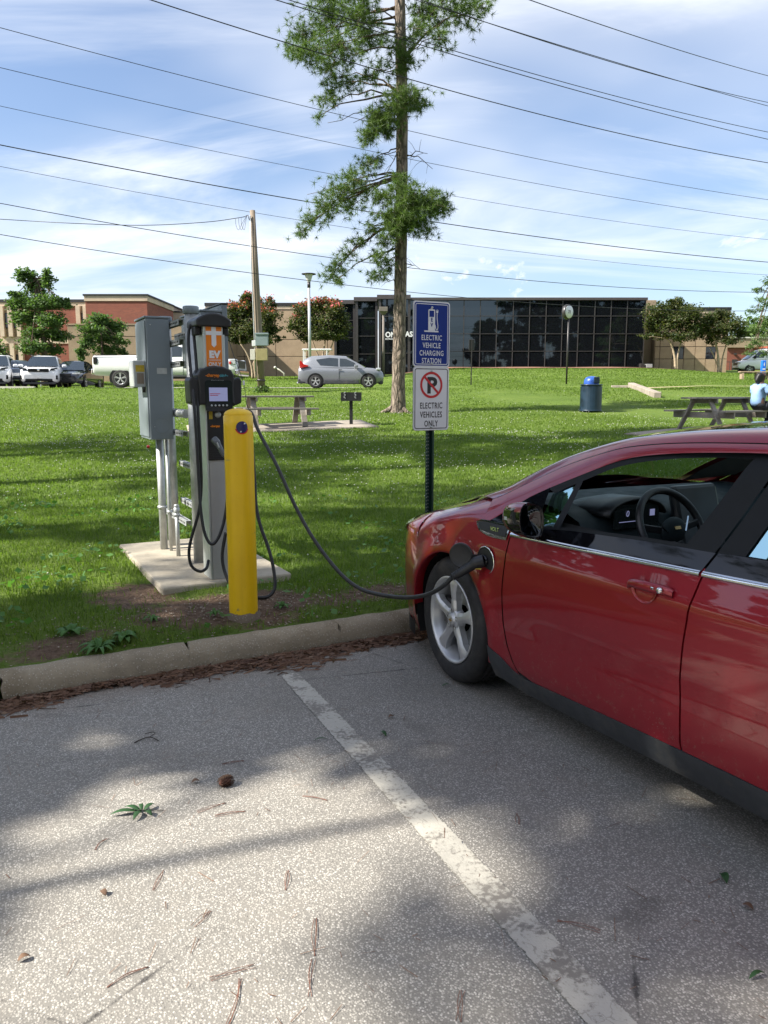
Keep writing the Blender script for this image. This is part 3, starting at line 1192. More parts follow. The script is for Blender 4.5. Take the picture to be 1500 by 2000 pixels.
M['bglass'] = m_glass_build()
M['mullion'] = pm('bronze mullion', (0.055, 0.05, 0.05), 0.45, 0.3)
M['fascia'] = pm('dark fascia', (0.060, 0.052, 0.052), 0.5)
M['roof_edge'] = pm('black roof edge', (0.012, 0.012, 0.014), 0.6)
M['win_dark'] = pm('dark window', (0.014, 0.017, 0.022), 0.08, spec=0.9)
M['inner_dark'] = pm('dark interior', (0.01, 0.01, 0.011), 0.9)

pane_cache = {}


def pane(parent, x0, x1, z0, z1, y, name='pane', mat='bglass', th=0.03):
    key = (round(x1 - x0, 3), round(z1 - z0, 3), mat, th)
    if key not in pane_cache:
        pane_cache[key] = MB().b2(-key[0] / 2, key[0] / 2, -th / 2, th / 2, -key[1] / 2, key[1] / 2).mesh(name, M[mat])
    o = bpy.data.objects.new(name, pane_cache[key])
    COL.objects.link(o)
    o.parent = parent
    o.location = ((x0 + x1) / 2, y, (z0 + z1) / 2)
    return o


# --- glass building: facade square to the view, 70 m off
GY = 70.0
gl, gr_ = at(799, 720, GY).x, at(1254.5, 720, GY).x
g_top, g_bot = at(1000, 581.5, GY).z, at(1000, 720, GY).z - 0.25
zs = [at(1000, q, GY).z for q in (719.5, 686, 652, 617.3, 586.5)]
gb_ = thing('glass_building', 'low office block faced in a dark reflecting glass grid behind the lawn', 'building', (gl, GY, 0))
W_ = gr_ - gl
mb = MB()
mb.b2(0.02, W_ - 0.02, 0.06, 16, g_bot - 0.5, zs[4])
mb.build('core', M['inner_dark'], gb_)
mb = MB()
mb.b2(-0.12, W_ + 0.12, -0.22, 16.2, zs[4] + 0.002, g_top)
mb.b2(-0.06, W_ + 0.06, -0.02, 16.1, g_bot - 0.5, zs[0])
mb.build('fascia', M['fascia'], gb_)
xs = [0.0] + [at(q, 700, GY).x - gl for q in (809.5, 841.3, 873, 904.7, 936.5, 968.3, 1000.2, 1032, 1063.8, 1095.6, 1126.8, 1158, 1189.4, 1220.6)] + [W_]
for i in range(len(xs) - 1):
    for j in range(4):
        pane(gb_, xs[i] + 0.03, xs[i + 1] - 0.03, zs[j] + 0.03, zs[j + 1] - 0.03, 0.0)
for i, x in enumerate(xs):
    MB().b2(x - 0.036, x + 0.036, -0.06, 0.05, zs[0], zs[4]).build('mullion', M['mullion'], gb_)
for j in range(4):
    MB().b2(0.05, W_ - 0.05, -0.06, 0.05, zs[j] - 0.026, zs[j] + 0.026).build('transom', M['mullion'], gb_)
for yy in (4, 8, 12):
    pane(gb_, 0, 0.01, 0, 0.01, yy) if False else None
mb = MB()
mb.b2(W_ - 0.01, W_ + 0.03, 0.08, 15.9, zs[0] + 0.02, zs[4] - 0.02)
mb.b2(-0.03, 0.01, 0.08, 15.9, zs[0] + 0.02, zs[4] - 0.02)
mb.build('side_glass', M['bglass'], gb_)

# --- stepped glass entrance left of the pine
en = thing('glass_entrance', 'stepped dark glass entrance wing with white letters behind the pine trunk', 'building', (0, 0, 0))
zt_e = at(760, 576, 68.2).z
zb_e = at(720, 724, 69).z - 0.2
bays = [(655, 692, 72.0), (697, 735.5, 69.9), (742, 799, 68.3)]
for k, (p0, p1, Yb) in enumerate(bays):
    x0, x1 = at(p0, 650, Yb).x, at(p1, 650, Yb).x
    MB().b2(x0 + 0.05, x1 - 0.05, Yb + 0.06, Yb + 8, zb_e - 0.5, zt_e - 0.36).build('bay_core', M['inner_dark'], en)
    zz = [zb_e + (zt_e - 0.35 - zb_e) * q for q in (0, 0.27, 0.52, 0.77, 1.0)]
    wv = (x1 - x0)
    for j in range(4):
        pane(en, x0 + 0.06, x1 - 0.06, zz[j] + 0.03, zz[j + 1] - 0.03, Yb)
    mb = MB()
    for x in (x0, x1):
        mb.b2(x - 0.11, x + 0.11, Yb - 0.10, Yb + 0.10, zb_e, zz[4])
    for j in range(1, 4):
        mb.b2(x0 + 0.12, x1 - 0.12, Yb - 0.05, Yb + 0.05, zz[j] - 0.03, zz[j] + 0.03)
    mb.build('mullion', M['mullion'], en)
    MB().b2(x0 - 0.25, x1 + 0.12, Yb - 0.24, Yb + 8, zz[4] + 0.004, zt_e + 0.001 * k).build('fascia', M['fascia'], en)
    # return wall stepping back on the left of the bay
    MB().b2(x0 - 0.03, x0 + 0.02, Yb + 0.12, Yb + 2.6, zb_e, zz[4] - 0.004).build('side_glass', M['bglass'], en)
Yb = 68.3
q0 = at(752.5, 658.5, Yb - 0.18)
mb = MB()
text_into(mb, 'OM', 0.62, q0, (1, 0, 0), (0, 0, 1), 0.05, 'LEFT', 0.92, 0.022)
q1 = at(791.5, 657.5, Yb - 0.18)
text_into(mb, 'AS', 0.62, q1, (1, 0, 0), (0, 0, 1), 0.05, 'LEFT', 0.92, 0.022)
q2 = at(752.5, 663.0, Yb - 0.18)
text_into(mb, 'ENTRANCE', 0.17, q2 - Vector((0, 0, 0.02)), (1, 0, 0), (0, 0, 1), 0.03, 'LEFT', 1.0, 0.004)
mb.build('lettering', M['white_vinyl'], en)
mb = MB()
mb.b2(at(787.5, 650, 71.5).x, at(800, 650, 71.5).x, 71.5, 73, zb_e, at(790, 586, 71.5).z)
tag(mb.build('wall', M['precast_light'], bevel=0.02), 'narrow pale wall end showing between the two glass blocks', 'wall')


# --- beige precast wing behind the two pink-flowered myrtles
def precast_wall(name, label, px0, px1, Y, ptop, pband, hj, vj, pbase=733, wins=(), band=True, depth=10, cap='roof_edge', panel='precast'):
    x0, x1 = at(px0, 700, Y).x, at(px1, 700, Y).x
    r = thing(name, label, 'building', (x0, Y, 0))
    W = x1 - x0
    ztop = at((px0 + px1) / 2, ptop, Y).z
    zband = at((px0 + px1) / 2, pband, Y).z
    zbase = at((px0 + px1) / 2, pbase, Y).z - 0.5
    if band:
        MB().b2(-0.08, W + 0.08, -0.10, depth, ztop - 0.28, ztop).build('roof_edge', M[cap], r)
        MB().b2(-0.03, W + 0.03, -0.05, depth - 0.1, zband + 0.002, ztop - 0.282).build('band', M['precast_light'], r)
    MB().b2(0.02, W - 0.02, 0.14, depth - 0.2, zbase, zband).build('core', M['inner_dark'], r)
    zl = [zbase] + [at(750, q, Y).z for q in hj] + [zband]
    xl = [0.0] + [at(q, 700, Y).x - x0 for q in vj] + [W]
    holes = [(at(a, 700, Y).x - x0, at(b, 700, Y).x - x0, at(750, d, Y).z, at(750, c, Y).z) for (a, b, c, d) in wins]
    for j in range(len(zl) - 1):
        for i in range(len(xl) - 1):
            a, b, c, d = xl[i] + 0.025, xl[i + 1] - 0.025, zl[j] + 0.025, zl[j + 1] - 0.025
            hit = [h for h in holes if h[0] < b and h[1] > a and h[2] < d - 0.05 and h[3] > c + 0.05]
            if hit:
                h = hit[0]
                for (u0, u1) in ((a, max(a, h[0])), (min(b, h[1]), b)):
                    if u1 - u0 > 0.08:
                        pane(r, u0, u1, c, d, 0.06, 'wall_panel', panel, 0.12)
                pane(r, max(a, h[0]), min(b, h[1]), c, d, 0.125, 'window', 'win_dark', 0.02)
            else:
                pane(r, a, b, c, d, 0.06, 'wall_panel', panel, 0.12)
    # panelled ends
    for x in (-0.001, W + 0.001):
        MB().b2(x - 0.03, x + 0.03, 0.13, depth - 0.25, zbase, zband).build('end_wall', M[panel], r)
    return r


precast_wall('precast_building', 'beige panelled wing with a black roof edge behind the pink myrtles', 405, 655, 74.0, 591.5, 604, (696, 663), (425, 477, 539, 601, 640), 731)
# right wing behind the two green myrtles
precast_wall('precast_building', 'beige panelled wing with dark windows behind the two green myrtles', 1278, 1420, 72.0, 600, 612, (701, 677), (1288, 1313, 1335, 1357, 1378, 1398), 726, ((1313, 1335.5, 677, 701), (1378, 1398, 677, 701)))
mb = MB()
x0, x1 = at(1257, 650, 73).x, at(1279, 650, 73).x
mb.b2(x0, x1, 73.0, 86, 2.5, at(1265, 586, 73).z)
o = mb.build('wall', M['tower_tan'], bevel=0.03)
tag(o, 'tan wall rising right beside the glass building corner', 'wall')
# condenser boxes at the foot of that wall
for k, (pa, pb, pt) in enumerate(((1251, 1259, 710), (1262, 1274, 711))):
    a, b = at(pa, 722, 69.5), at(pb, 722, 69.5)
    r = thing('air_conditioner', ('dark grey condenser unit at the corner of the glass building', 'pale condenser unit at the foot of the tan wall')[k], 'machine', ((a.x + b.x) / 2, 69.5, gz(a.x, 69.5)))
    h = at(pa, pt, 69.5).z - gz(a.x, 69.5)
    MB().b2(-(b.x - a.x) / 2, (b.x - a.x) / 2, 0, 0.5, 0.05, h).build('case', M['dark_metal' if k == 0 else 'galv'], r, bevel=0.02)
    MB().lathe([(0.02, h + 0.01), (0.2, h + 0.01), (0.2, h + 0.03)], (0, 0.25, 0), 14).build('fan_guard', M['dark_metal'], r)

# red brick building far right with a door and a tan band
Y = 88.0
x0 = at(1416, 700, Y).x
r = thing('brick_building', 'pink red brick building with a dark door behind the white van', 'building', (x0, Y, 0))
zb, z1, z2 = at(1450, 727, Y).z - 0.8, at(1450, 679, Y).z, at(1450, 661, Y).z
MB().b2(0, 14, 0, 12, zb, z1).build('wall', M['brick'], r)
MB().b2(-0.1, 14.1, -0.25, 12, z1 + 0.002, z2).build('band', M['tower_tan'], r)
MB().b2(-0.15, 14.15, -0.35, 12, z2 + 0.002, z2 + 0.14).build('roof_edge', M['stripe_far'], r)
dx0, dx1 = at(1430, 700, Y).x - x0, at(1440.5, 700, Y).x - x0
d = MB().b2(dx0, dx1, -0.05, 0.02, zb, at(1435, 702, Y).z).build('door', M['dark_metal'], r)
MB().b2(dx1 - 0.12, dx1 - 0.06, -0.10, -0.05, zb + 1.9, zb + 1.98).build('handle', M['chrome'], d)
MB().b2(at(1433, 691, Y).x - x0, at(1437, 691, Y).x - x0, -0.3, 0.0, at(1435, 693, Y).z, at(1435, 690, Y).z).build('wall_lamp', M['dark_metal'], r)
mb = MB()
for k in range(9):
    mb.bar((dx0 - 2.0 + k * 0.45, -1.0, zb), (dx0 - 2.0 + k * 0.45, -1.0, zb + 1.9), 0.05, 0.05)
mb.bar((dx0 - 2.0, -1.0, zb + 1.9), (dx0 + 1.6, -1.0, zb + 1.9), 0.06, 0.06)
mb.build('railing', M['dark_metal'], r)

# --- red brick college block on the left
zb = 1.2
Y = 60.0
xa, xb = at(-90, 650, Y).x, at(172, 650, Y).x
bb = thing('brick_building', 'long two storey red brick block with beige bands on the far left', 'building', (xa, Y, 0))
W = xb - xa
ztop, zbd = at(80, 585, Y).z, at(80, 598, Y).z
zmid0, zmid1 = at(80, 658, Y).z, at(80, 671, Y).z
MB().b2(-0.1, W, -0.15, 12, ztop - 0.22, ztop).build('roof_edge', M['roof_edge'], bb)
MB().b2(0, W, -0.10, 11.9, zbd, ztop - 0.222).build('band', M['precast_light'], bb)
MB().b2(0, W, -0.06, 11.9, zmid1, zmid0).build('band', M['precast_light'], bb)
MB().b2(0, W, 0.0, 11.8, zb, zbd).build('wall', M['brick'], bb)
for (pa, pb) in ((8, 28), (157, 172), (-60, -40)):
    u0, u1 = at(pa, 650, Y).x - xa, at(pb, 650, Y).x - xa
    for (za, zc) in ((zmid0 + 0.01, zbd - 0.01), (zb + 0.3, zmid1 - 0.01)):
        MB().b2(u0 - 0.1, u1 + 0.5, -0.02, 0.03, za, zc).build('spandrel', M['tower_tan'], bb)
        for um in (u0, (u0 + u1) / 2 + 0.25, u1 + 0.5):
            MB().b2(um - 0.16, um + 0.16, -0.30, 0.02, za, zc).build('pier', M['precast_light'], bb)
        for um in ((u0 * 3 + u1) / 4 + 0.06, (u0 + 3 * u1) / 4 + 0.38):
            wf = MB().b2(um - 0.30, um + 0.30, -0.07, 0.0, za + (zc - za) * 0.28, za + (zc - za) * 0.78).build('window', M['dark_metal'], bb)
            MB().b2(um - 0.25, um + 0.25, -0.09, -0.06, za + (zc - za) * 0.31, za + (zc - za) * 0.75).build('pane', M['win_dark'], wf)
# brick tower
Y = 56.5
xa, xb = at(170, 650, Y).x, at(289.5, 650, Y).x
tw = thing('brick_building', 'red brick stair tower with a tall beige band and black roof edge', 'building', (xa, Y, 0))
W = xb - xa
ztop, zbd = at(230, 574.5, Y).z, at(230, 588, Y).z
DP = 7.0
MB().b2(-0.12, W + 0.12, -0.12, DP, ztop - 0.12, ztop).build('roof_edge', M['roof_edge'], tw)
MB().b2(-0.06, W + 0.06, -0.06, DP - 0.05, zbd, ztop - 0.122).build('band', M['precast_light'], tw)
MB().b2(0, W, 0, DP - 0.1, zb, zbd - 0.002).build('wall', M['brick'], tw)
# lower wing behind the tower
Y = 64.5
xa, xb = at(286, 650, Y).x, at(420, 650, Y).x
tw = thing('brick_building', 'pale banded brick wing stepping back behind the stair tower', 'building', (xa, Y, 0))
W = xb - xa
for (pa, pb, top, nm) in ((286, 318, 587, 'upper'), (318, 420, 600, 'lower')):
    u0, u1 = at(pa, 650, Y).x - xa, at(pb, 650, Y).x - xa
    yy = 0 if nm == 'upper' else 3.0
    z1 = at(pa, top, Y).z
    MB().b2(u0 - 0.05, u1 + 0.1, yy - 0.1, 10, z1 - 0.12, z1).build('roof_edge', M['roof_edge'], tw)
    MB().b2(u0, u1, yy - 0.04, 9.9, z1 - 1.0, z1 - 0.122).build('band', M['precast_light'], tw)
    MB().b2(u0 + 0.02, u1 - 0.02, yy, 9.8, zb, z1 - 1.0).build('wall', M['tower_tan' if nm == 'lower' else 'brick'], tw)
    MB().b2(u0 + 0.3, u0 + 0.9, yy - 0.05, yy + 0.02, z1 - 2.6, z1 - 1.2).build('window', M['win_dark'], tw)
# tan screen wall in front of the tower
Y = 51.0
xa, xb = at(135, 700, Y).x, at(425, 700, Y).x
sw = thing('screen_wall', 'brown concrete screen wall behind the small tree and pickup', 'wall', (xa, Y, 0))
W = xb - xa
ztp = at(230, 632, Y).z
MB().b2(-0.05, W, -0.06, 0.5, ztp - 0.10, ztp).build('coping', M['tower_tan'], sw)
MB().b2(0.02, W, 0.05, 0.45, 1.0, ztp - 0.11).build('core', M['inner_dark'], sw)
edges = [0.0] + [at(q, 700, Y).x - xa for q in (183, 232, 281, 330, 378)] + [W]
for i in range(len(edges) - 1):
    for (za, zc) in ((1.0, at(230, 657, Y).z), (at(230, 657, Y).z, ztp - 0.11)):
        pane(sw, edges[i] + 0.02, edges[i + 1] - 0.02, za + 0.02, zc - 0.02, 0.03, 'wall_panel', 'tower_tan', 0.12)
# ================================================================== trees
def tufts(centres, nper, ln, w, g, droop=0.2, out=None):
    """needle tufts: thin triangles fanning from each centre"""
    n = len(centres)
    c = np.repeat(centres, nper, 0)
    k = len(c)
    d = g.normal(size=(k, 3))
    if out is not None:
        d += np.repeat(out, nper, 0) * 0.9
    d[:, 2] -= droop
    d /= np.linalg.norm(d, axis=1, keepdims=True)
    s = np.cross(d, g.normal(size=(k, 3)))
    s /= np.linalg.norm(s, axis=1, keepdims=True)
    L_ = (ln * g.uniform(0.6, 1.25, k))[:, None]
    W_ = (w * g.uniform(0.7, 1.3, k))[:, None]
    V = np.empty((k, 3, 3), np.float32)
    V[:, 0] = c - s * W_
    V[:, 1] = c + s * W_
    V[:, 2] = c + d * L_
    return V.reshape(-1, 3), np.arange(k * 3).reshape(-1, 3)


def limb_pts(p0, p1, sag=0.0, wob=0.1, n=7, seed=0):
    g = random.Random(seed)
    p0, p1 = Vector(p0), Vector(p1)
    out = []
    for i in range(n + 1):
        t = i / n
        q = p0.lerp(p1, t)
        q.z += sag * 4 * t * (1 - t)
        if 0 < i < n:
            q += Vector((g.uniform(-wob, wob), g.uniform(-wob, wob), g.uniform(-wob, wob)))
        out.append(q)
    return out


# ------------------------------------------------ the tall pine
base = gp(778, 806)
PY = base.y
pine = thing('pine_tree', 'tall thin pine with ragged needle clumps rising past the blue sign', 'tree', base)
prof = [(776, 812, 40), (777, 800, 30), (778, 770, 26.5), (779, 700, 24.5), (781, 600, 23.5), (783, 500, 22), (784, 400, 21.5), (785, 300, 21), (785, 200, 20.5), (783, 100, 20), (781, 0, 19), (779, -120, 17), (778, -260, 14), (777, -420, 9), (777, -560, 3)]
pts, rr = [], []
for (px, py, w) in prof:
    q = at(px, py, PY) - base
    pts.append(Vector((q.x, q.y, q.z)))
    rr.append(w / 2 / F_PX * PY * (1.01 if py > 0 else 1.0))
sp_ = spline(pts, 4)
rs = list(np.interp(np.linspace(0, len(rr) - 1, len(sp_)), range(len(rr)), rr))
P = []
n_ = 22
for p_, r_ in zip(sp_, rs):
    row = []
    for k in range(n_):
        an = 2 * math.pi * k / n_
        q = mnoise.noise(Vector((math.cos(an) * 2.2, math.sin(an) * 2.2, p_.z * 1.6))) * 0.10 + mnoise.noise(Vector((math.cos(an) * 6, math.sin(an) * 6, p_.z * 5))) * 0.06
        flare = 1 + (0.28 * max(0, math.cos(an * 2.5 + 2.4)) * math.exp(-max(p_.z, 0) / 0.14))
        row.append((p_.x + math.cos(an) * r_ * (1 + q) * flare, p_.y + math.sin(an) * r_ * (1 + q) * flare, p_.z))
    row.append(row[0])
    P.append(row)
MB().grid(P, flip=True).build('trunk', M['pine_bark'], pine)
mb = MB()
mb.tube([(-0.1, -0.05, 0.2), (-0.35, -0.12, 0.06), (-0.62, -0.18, -0.04)], [0.10, 0.08, 0.03], 8)
mb.tube([(0.1, -0.1, 0.18), (0.24, -0.2, 0.04), (0.4, -0.3, -0.05)], [0.08, 0.06, 0.03], 8)
mb.build('root', M['pine_bark'], pine)


def trunk_at(py):
    ys = [q[1] for q in prof][::-1]
    xs_ = [q[0] for q in prof][::-1]
    return at(float(np.interp(py, ys, xs_)), py, PY) - base


g = np.random.default_rng(21)
# (branch root row, tip px, tip py, depth offset, needle spread px, tuft count, dead end)
boughs = [
    # upper left mass
    (30, 600, 105, -0.6, 26, 90), (20, 640, 40, 0.5, 34, 150), (40, 700, 30, -0.8, 34, 150), (60, 660, 95, -1.0, 34, 170), (50, 590, 70, 0.6, 26, 90), (70, 720, 75, 0.9, 30, 130), (-30, 640, 0, 0.2, 34, 150), (-40, 700, -20, -0.8, 34, 130), (10, 575, 100, 0.0, 14, 24), (90, 640, 130, 0.2, 22, 50),
    # upper right
    (125, 860, 75, -0.3, 22, 60), (125, 905, 30, 0.2, 26, 90), (125, 940, 15, 0.5, 16, 40), (100, 850, 30, 0.6, 26, 80), (-20, 880, -10, -0.5, 30, 120), (60, 815, 60, -0.5, 18, 50), (10, 820, 20, 0.4, 22, 60),
    # around the trunk, high
    (100, 780, 95, -0.6, 22, 70), (130, 790, 125, -0.5, 18, 50), (130, 745, 140, 0.3, 22, 40), (140, 720, 150, -0.5, 16, 24),
    # left sparse
    (185, 660, 150, 0.3, 20, 34), (185, 640, 195, -0.4, 18, 36), (185, 622, 228, -0.6, 9, 10), (185, 690, 165, 0.6, 22, 44), (180, 650, 175, 0.2, 20, 34),
    # dense skirt across the trunk
    (190, 800, 190, -0.9, 24, 110), (195, 820, 205, -0.6, 13, 30), (200, 770, 210, -0.9, 24, 120), (215, 745, 240, -0.8, 20, 100), (230, 722, 268, -0.7, 16, 70), (230, 735, 225, -0.7, 16, 60), (215, 760, 255, -0.7, 14, 40),
    # left bright bough
    (290, 715, 325, -0.2, 18, 44), (290, 735, 312, 0.0, 12, 20), (345, 690, 350, -0.4, 24, 80), (345, 665, 375, -0.2, 26, 90), (345, 640, 405, -0.4, 24, 80), (345, 610, 435, -0.5, 18, 44), (345, 588, 455, -0.5, 12, 20), (345, 715, 375, 0.3, 16, 34), (345, 690, 400, 0.3, 20, 50),
    # right dense bough
    (350, 780, 355, -0.8, 18, 60), (350, 800, 390, -0.9, 30, 160), (360, 830, 400, -0.5, 28, 160), (360, 858, 400, -0.2, 22, 100), (380, 790, 430, -0.9, 30, 170), (390, 765, 420, -0.8, 24, 110), (390, 770, 450, -0.8, 20, 70), (400, 815, 440, -0.6, 22, 90), (370, 750, 385, -0.7, 18, 60), (420, 835, 450, -0.2, 16, 18),
    # low left hanging boughs
    (430, 720, 445, -0.3, 16, 30), (430, 700, 470, -0.3, 16, 30), (430, 680, 500, -0.5, 14, 26), (430, 660, 520, -0.4, 18, 36), (430, 640, 540, -0.4, 14, 20), (480, 660, 545, 0.2, 14, 20), (480, 750, 470, -0.5, 14, 30), (480, 742, 505, -0.5, 18, 50), (490, 735, 540, -0.5, 16, 40), (480, 760, 520, -0.3, 12, 20),
]
for bi, (ry, tx, ty, dz, spx, cnt) in enumerate(boughs):
    r0 = trunk_at(ry)
    tip = at(tx, ty, PY + dz) - base
    side = (tip - r0)
    ln_ = side.length
    cl = limb_pts(r0, tip, 0.12 * ln_ * (0.5 if ty > ry else 1), 0.07, 7, bi)
    br = MB()
    br.tube(cl, [max(0.008, 0.030 * (1 - 0.8 * i / (len(cl) - 1)) * min(1.3, 0.4 + ln_ / 3)) for i in range(len(cl))], 6)
    sm = spx / F_PX * PY
    k = int(cnt * 1.05)
    cen = g.normal(size=(k, 3)) * np.array([sm * 0.62, sm * 0.7, sm * 0.42])
    outd = cen / np.maximum(np.linalg.norm(cen, axis=1, keepdims=True), 1e-6)
    cen = cen + np.array(tip)
    # twigs to a share of the tufts
    for q in cen[::6]:
        q = Vector(q)
        br.tube([cl[-2].lerp(cl[-1], g.random()), cl[-1].lerp(q, 0.5) + Vector((0, 0, 0.03)), q], [0.010, 0.007, 0.004], 4, cap=False)
    bo = br.build('bough', M['bark'], pine)
    V, T = tufts(cen, 26, 0.185, 0.0062, g, 0.15, outd * 0.5)
    np_mesh('needles', V, tris=T, mat=M['needles'], parent=bo)
# bare dead twigs
mb = MB()
for (ry, tx, ty) in ((300, 845, 330), (310, 835, 300), (180, 845, 180), (335, 600, 380), (290, 750, 345), (215, 640, 240), (520, 820, 525), (205, 690, 240), (560, 745, 545), (430, 845, 470)):
    r0, tip = trunk_at(ry), at(tx, ty, PY - 0.3) - base
    c_ = limb_pts(r0, tip, 0.1, 0.06, 6, ry + tx)
    mb.tube(c_, [0.016 * (1 - 0.8 * i / 6) + 0.003 for i in range(7)], 5)
    for j in (2, 3, 4, 5):
        e = c_[j] + Vector((random.uniform(-0.4, 0.4), random.uniform(-0.2, 0.2), random.uniform(-0.35, 0.35)))
        mb.tube([c_[j], c_[j].lerp(e, 0.5) + Vector((0, 0, 0.04)), e], [0.006, 0.005, 0.003], 4)
mb.build('dead_twigs', M['bark'], pine)


# ------------------------------------------------ broad-leaved trees
def leaf_tree(name, label, base, trunks, clumps, leaf, mat, bark, seed, wl=0.6, bloom=None, group=None, dens=1.0, shell=0.55, flat=0.6):
    """trunks: lists of points and radii; clumps: (centre, radii, n)"""
    g = np.random.default_rng(seed)
    r = thing(name, label, 'tree', base, 0, group)
    mb = MB()
    for (pts, rad) in trunks:
        s_ = spline(pts, 4)
        mb.tube(s_, list(np.interp(np.linspace(0, 1, len(s_)), np.linspace(0, 1, len(rad)), rad)), 9)
    mb.build('trunk', M[bark], r)
    limbs = MB()
    allp = []
    bl = []
    tips = [Vector(t[0][-1]) for t in trunks]
    for ci, (c, rad, n) in enumerate(clumps):
        n = int(n * dens * (2.3 if leaf < 0.3 and not name.startswith('shade') else 1))
        lf_k = 0.68
        p = g.normal(size=(n, 3))
        p /= np.linalg.norm(p, axis=1, keepdims=True)
        p *= (g.random((n, 1)) ** (1 - shell)) * g.uniform(0.75, 1.12, (n, 1))
        # break the clump into sprays
        kk = max(6, n // 22)
        sc_ = g.normal(size=(kk, 3))
        sc_ /= np.linalg.norm(sc_, axis=1, keepdims=True)
        sc_ *= g.uniform(0.3, 1.3, (kk, 1))
        pick = g.integers(0, kk, n)
        p = p * 0.42 + sc_[pick] * 0.78
        q = p * np.array(rad) + np.array(c)
        allp.append(q)
        if bloom and ci in bloom[0]:
            up = q[(p[:, 2] > 0.35)]
            bl.append(up[g.random(len(up)) < bloom[1]])
        c = Vector(c)
        t = min(tips, key=lambda v: (v - c).length)
        lp = limb_pts(t, c, 0.05, 0.05, 4, ci + seed)
        limbs.tube(lp, [0.05, 0.035, 0.028, 0.02, 0.012], 5)
        for s in sc_[:6]:
            e = c + Vector(s) * 0.8 * max(rad) * 0.8
            limbs.tube([c.lerp(t, 0.2), c.lerp(e, 0.5), e], [0.018, 0.012, 0.006], 4, cap=False)
    limbs.build('limbs', M[bark], r)
    pts = np.concatenate(allp)
    np_mesh('crown', leafquads(len(pts), pts, leaf * (0.68 if leaf < 0.3 and not name.startswith('shade') else 1), flat, wl=wl, seed=seed), np.arange(len(pts) * 4).reshape(-1, 4), mat=M[mat], parent=r)
    if bloom:
        b = np.concatenate(bl)
        b = b + g.normal(size=b.shape) * 0.08
        np_mesh('blossom', leafquads(len(b), b, leaf * 0.6, 0.8, wl=0.8, seed=seed + 1), np.arange(len(b) * 4).reshape(-1, 4), mat=M['blossom'], parent=r)
    return r


def px_clumps(base, Y, items, dy=0.8):
    """clumps given by where they sit on the view at the tree's own distance"""
    out = []
    for i, (px, py, rx, ry, n) in enumerate(items):
        c = at(px, py, Y + dy * math.sin(i * 2.4)) - base
        s = Y / F_PX
        out.append(((c.x, c.y, c.z), (rx * s * 1.12, max(rx, ry) * s * 0.95, ry * s * 1.15), int(n * 1.5)))
    return out


# layered oak on the left
Y = 46.0
b_ = ground(88, Y)
tk = lambda px, py: at(px, py, Y) - b_
leaf_tree('oak_tree', 'tall layered green tree in front of the long brick block', b_,
          [([(0, 0, 0), tk(87, 690), tk(84, 640), tk(78, 590), tk(72, 545)], [0.20, 0.16, 0.13, 0.09, 0.04])],
          px_clumps(b_, Y, [(52, 540, 20, 13, 330), (72, 560, 25, 16, 420), (92, 545, 14, 14, 220), (40, 590, 26, 14, 380), (85, 592, 30, 16, 520), (112, 592, 24, 11, 330), (60, 620, 34, 16, 560), (100, 625, 28, 14, 420), (75, 650, 30, 13, 420), (110, 655, 24, 12, 320), (62, 678, 26, 13, 340), (100, 682, 24, 12, 300), (28, 575, 12, 7, 110), (128, 590, 10, 8, 90)]),
          0.26, 'oak_leaf', 'bark', 31, 0.6)
# small tree in front of the screen wall
Y = 44.5
b_ = ground(200, Y)
tk = lambda px, py: at(px, py, Y) - b_
leaf_tree('oak_tree', 'small loose green tree above the pickup bed', b_,
          [([(0, 0, 0), tk(200, 700), tk(198, 660), tk(195, 630)], [0.09, 0.07, 0.055, 0.03])],
          px_clumps(b_, Y, [(195, 625, 20, 13, 330), (220, 640, 24, 13, 330), (178, 642, 22, 13, 300), (200, 660, 30, 14, 420), (232, 664, 18, 12, 190), (170, 668, 16, 10, 150), (205, 684, 28, 11, 280), (160, 688, 14, 10, 120), (160, 700, 8, 8, 60), (236, 688, 12, 8, 80)]),
          0.24, 'oak_leaf', 'bark', 32, 0.6)
# dark crown at the left edge of the view
Y = 47.0
b_ = ground(-14, Y)
tk = lambda px, py: at(px, py, Y) - b_
leaf_tree('oak_tree', 'dark green tree cut by the left edge of the photo', b_,
          [([(0, 0, 0), tk(-14, 715), tk(-12, 690)], [0.12, 0.1, 0.05])],
          px_clumps(b_, Y, [(-10, 690, 22, 24, 520), (-32, 670, 24, 26, 520), (2, 705, 10, 12, 130)]), 0.26, 'oak_leaf', 'bark', 33)

# crape myrtles
MY = 'myrtles planted along the building fronts'
Y = 58.0
b_ = ground(496, Y)
tk = lambda px, py: at(px, py, Y) - b_
leaf_tree('myrtle_tree', 'pink topped myrtle behind the wooden utility pole', b_,
          [([(-0.1, 0, 0), tk(491, 715), tk(482, 690), tk(470, 672)], [0.09, 0.075, 0.06, 0.04]), ([(0.12, 0, 0), tk(497, 712), tk(500, 685), tk(502, 665)], [0.09, 0.075, 0.06, 0.04]), ([(0, 0.2, 0), tk(495, 710), tk(511, 685), tk(524, 668)], [0.08, 0.06, 0.05, 0.03])],
          px_clumps(b_, Y, [(462, 610, 24, 18, 560), (495, 600, 28, 20, 680), (525, 618, 20, 18, 420), (456, 640, 20, 18, 440), (490, 640, 32, 18, 720), (530, 645, 18, 13, 280), (470, 662, 24, 10, 330), (515, 662, 22, 9, 250), (545, 662, 10, 5, 60), (485, 580, 16, 9, 200), (528, 592, 10, 9, 130)]),
          0.27, 'myrtle_leaf', 'myrtle_bark', 41, 0.6, ((0, 1, 2, 9, 10), 0.5), MY)
Y = 61.0
b_ = ground(626, Y)
tk = lambda px, py: at(px, py, Y) - b_
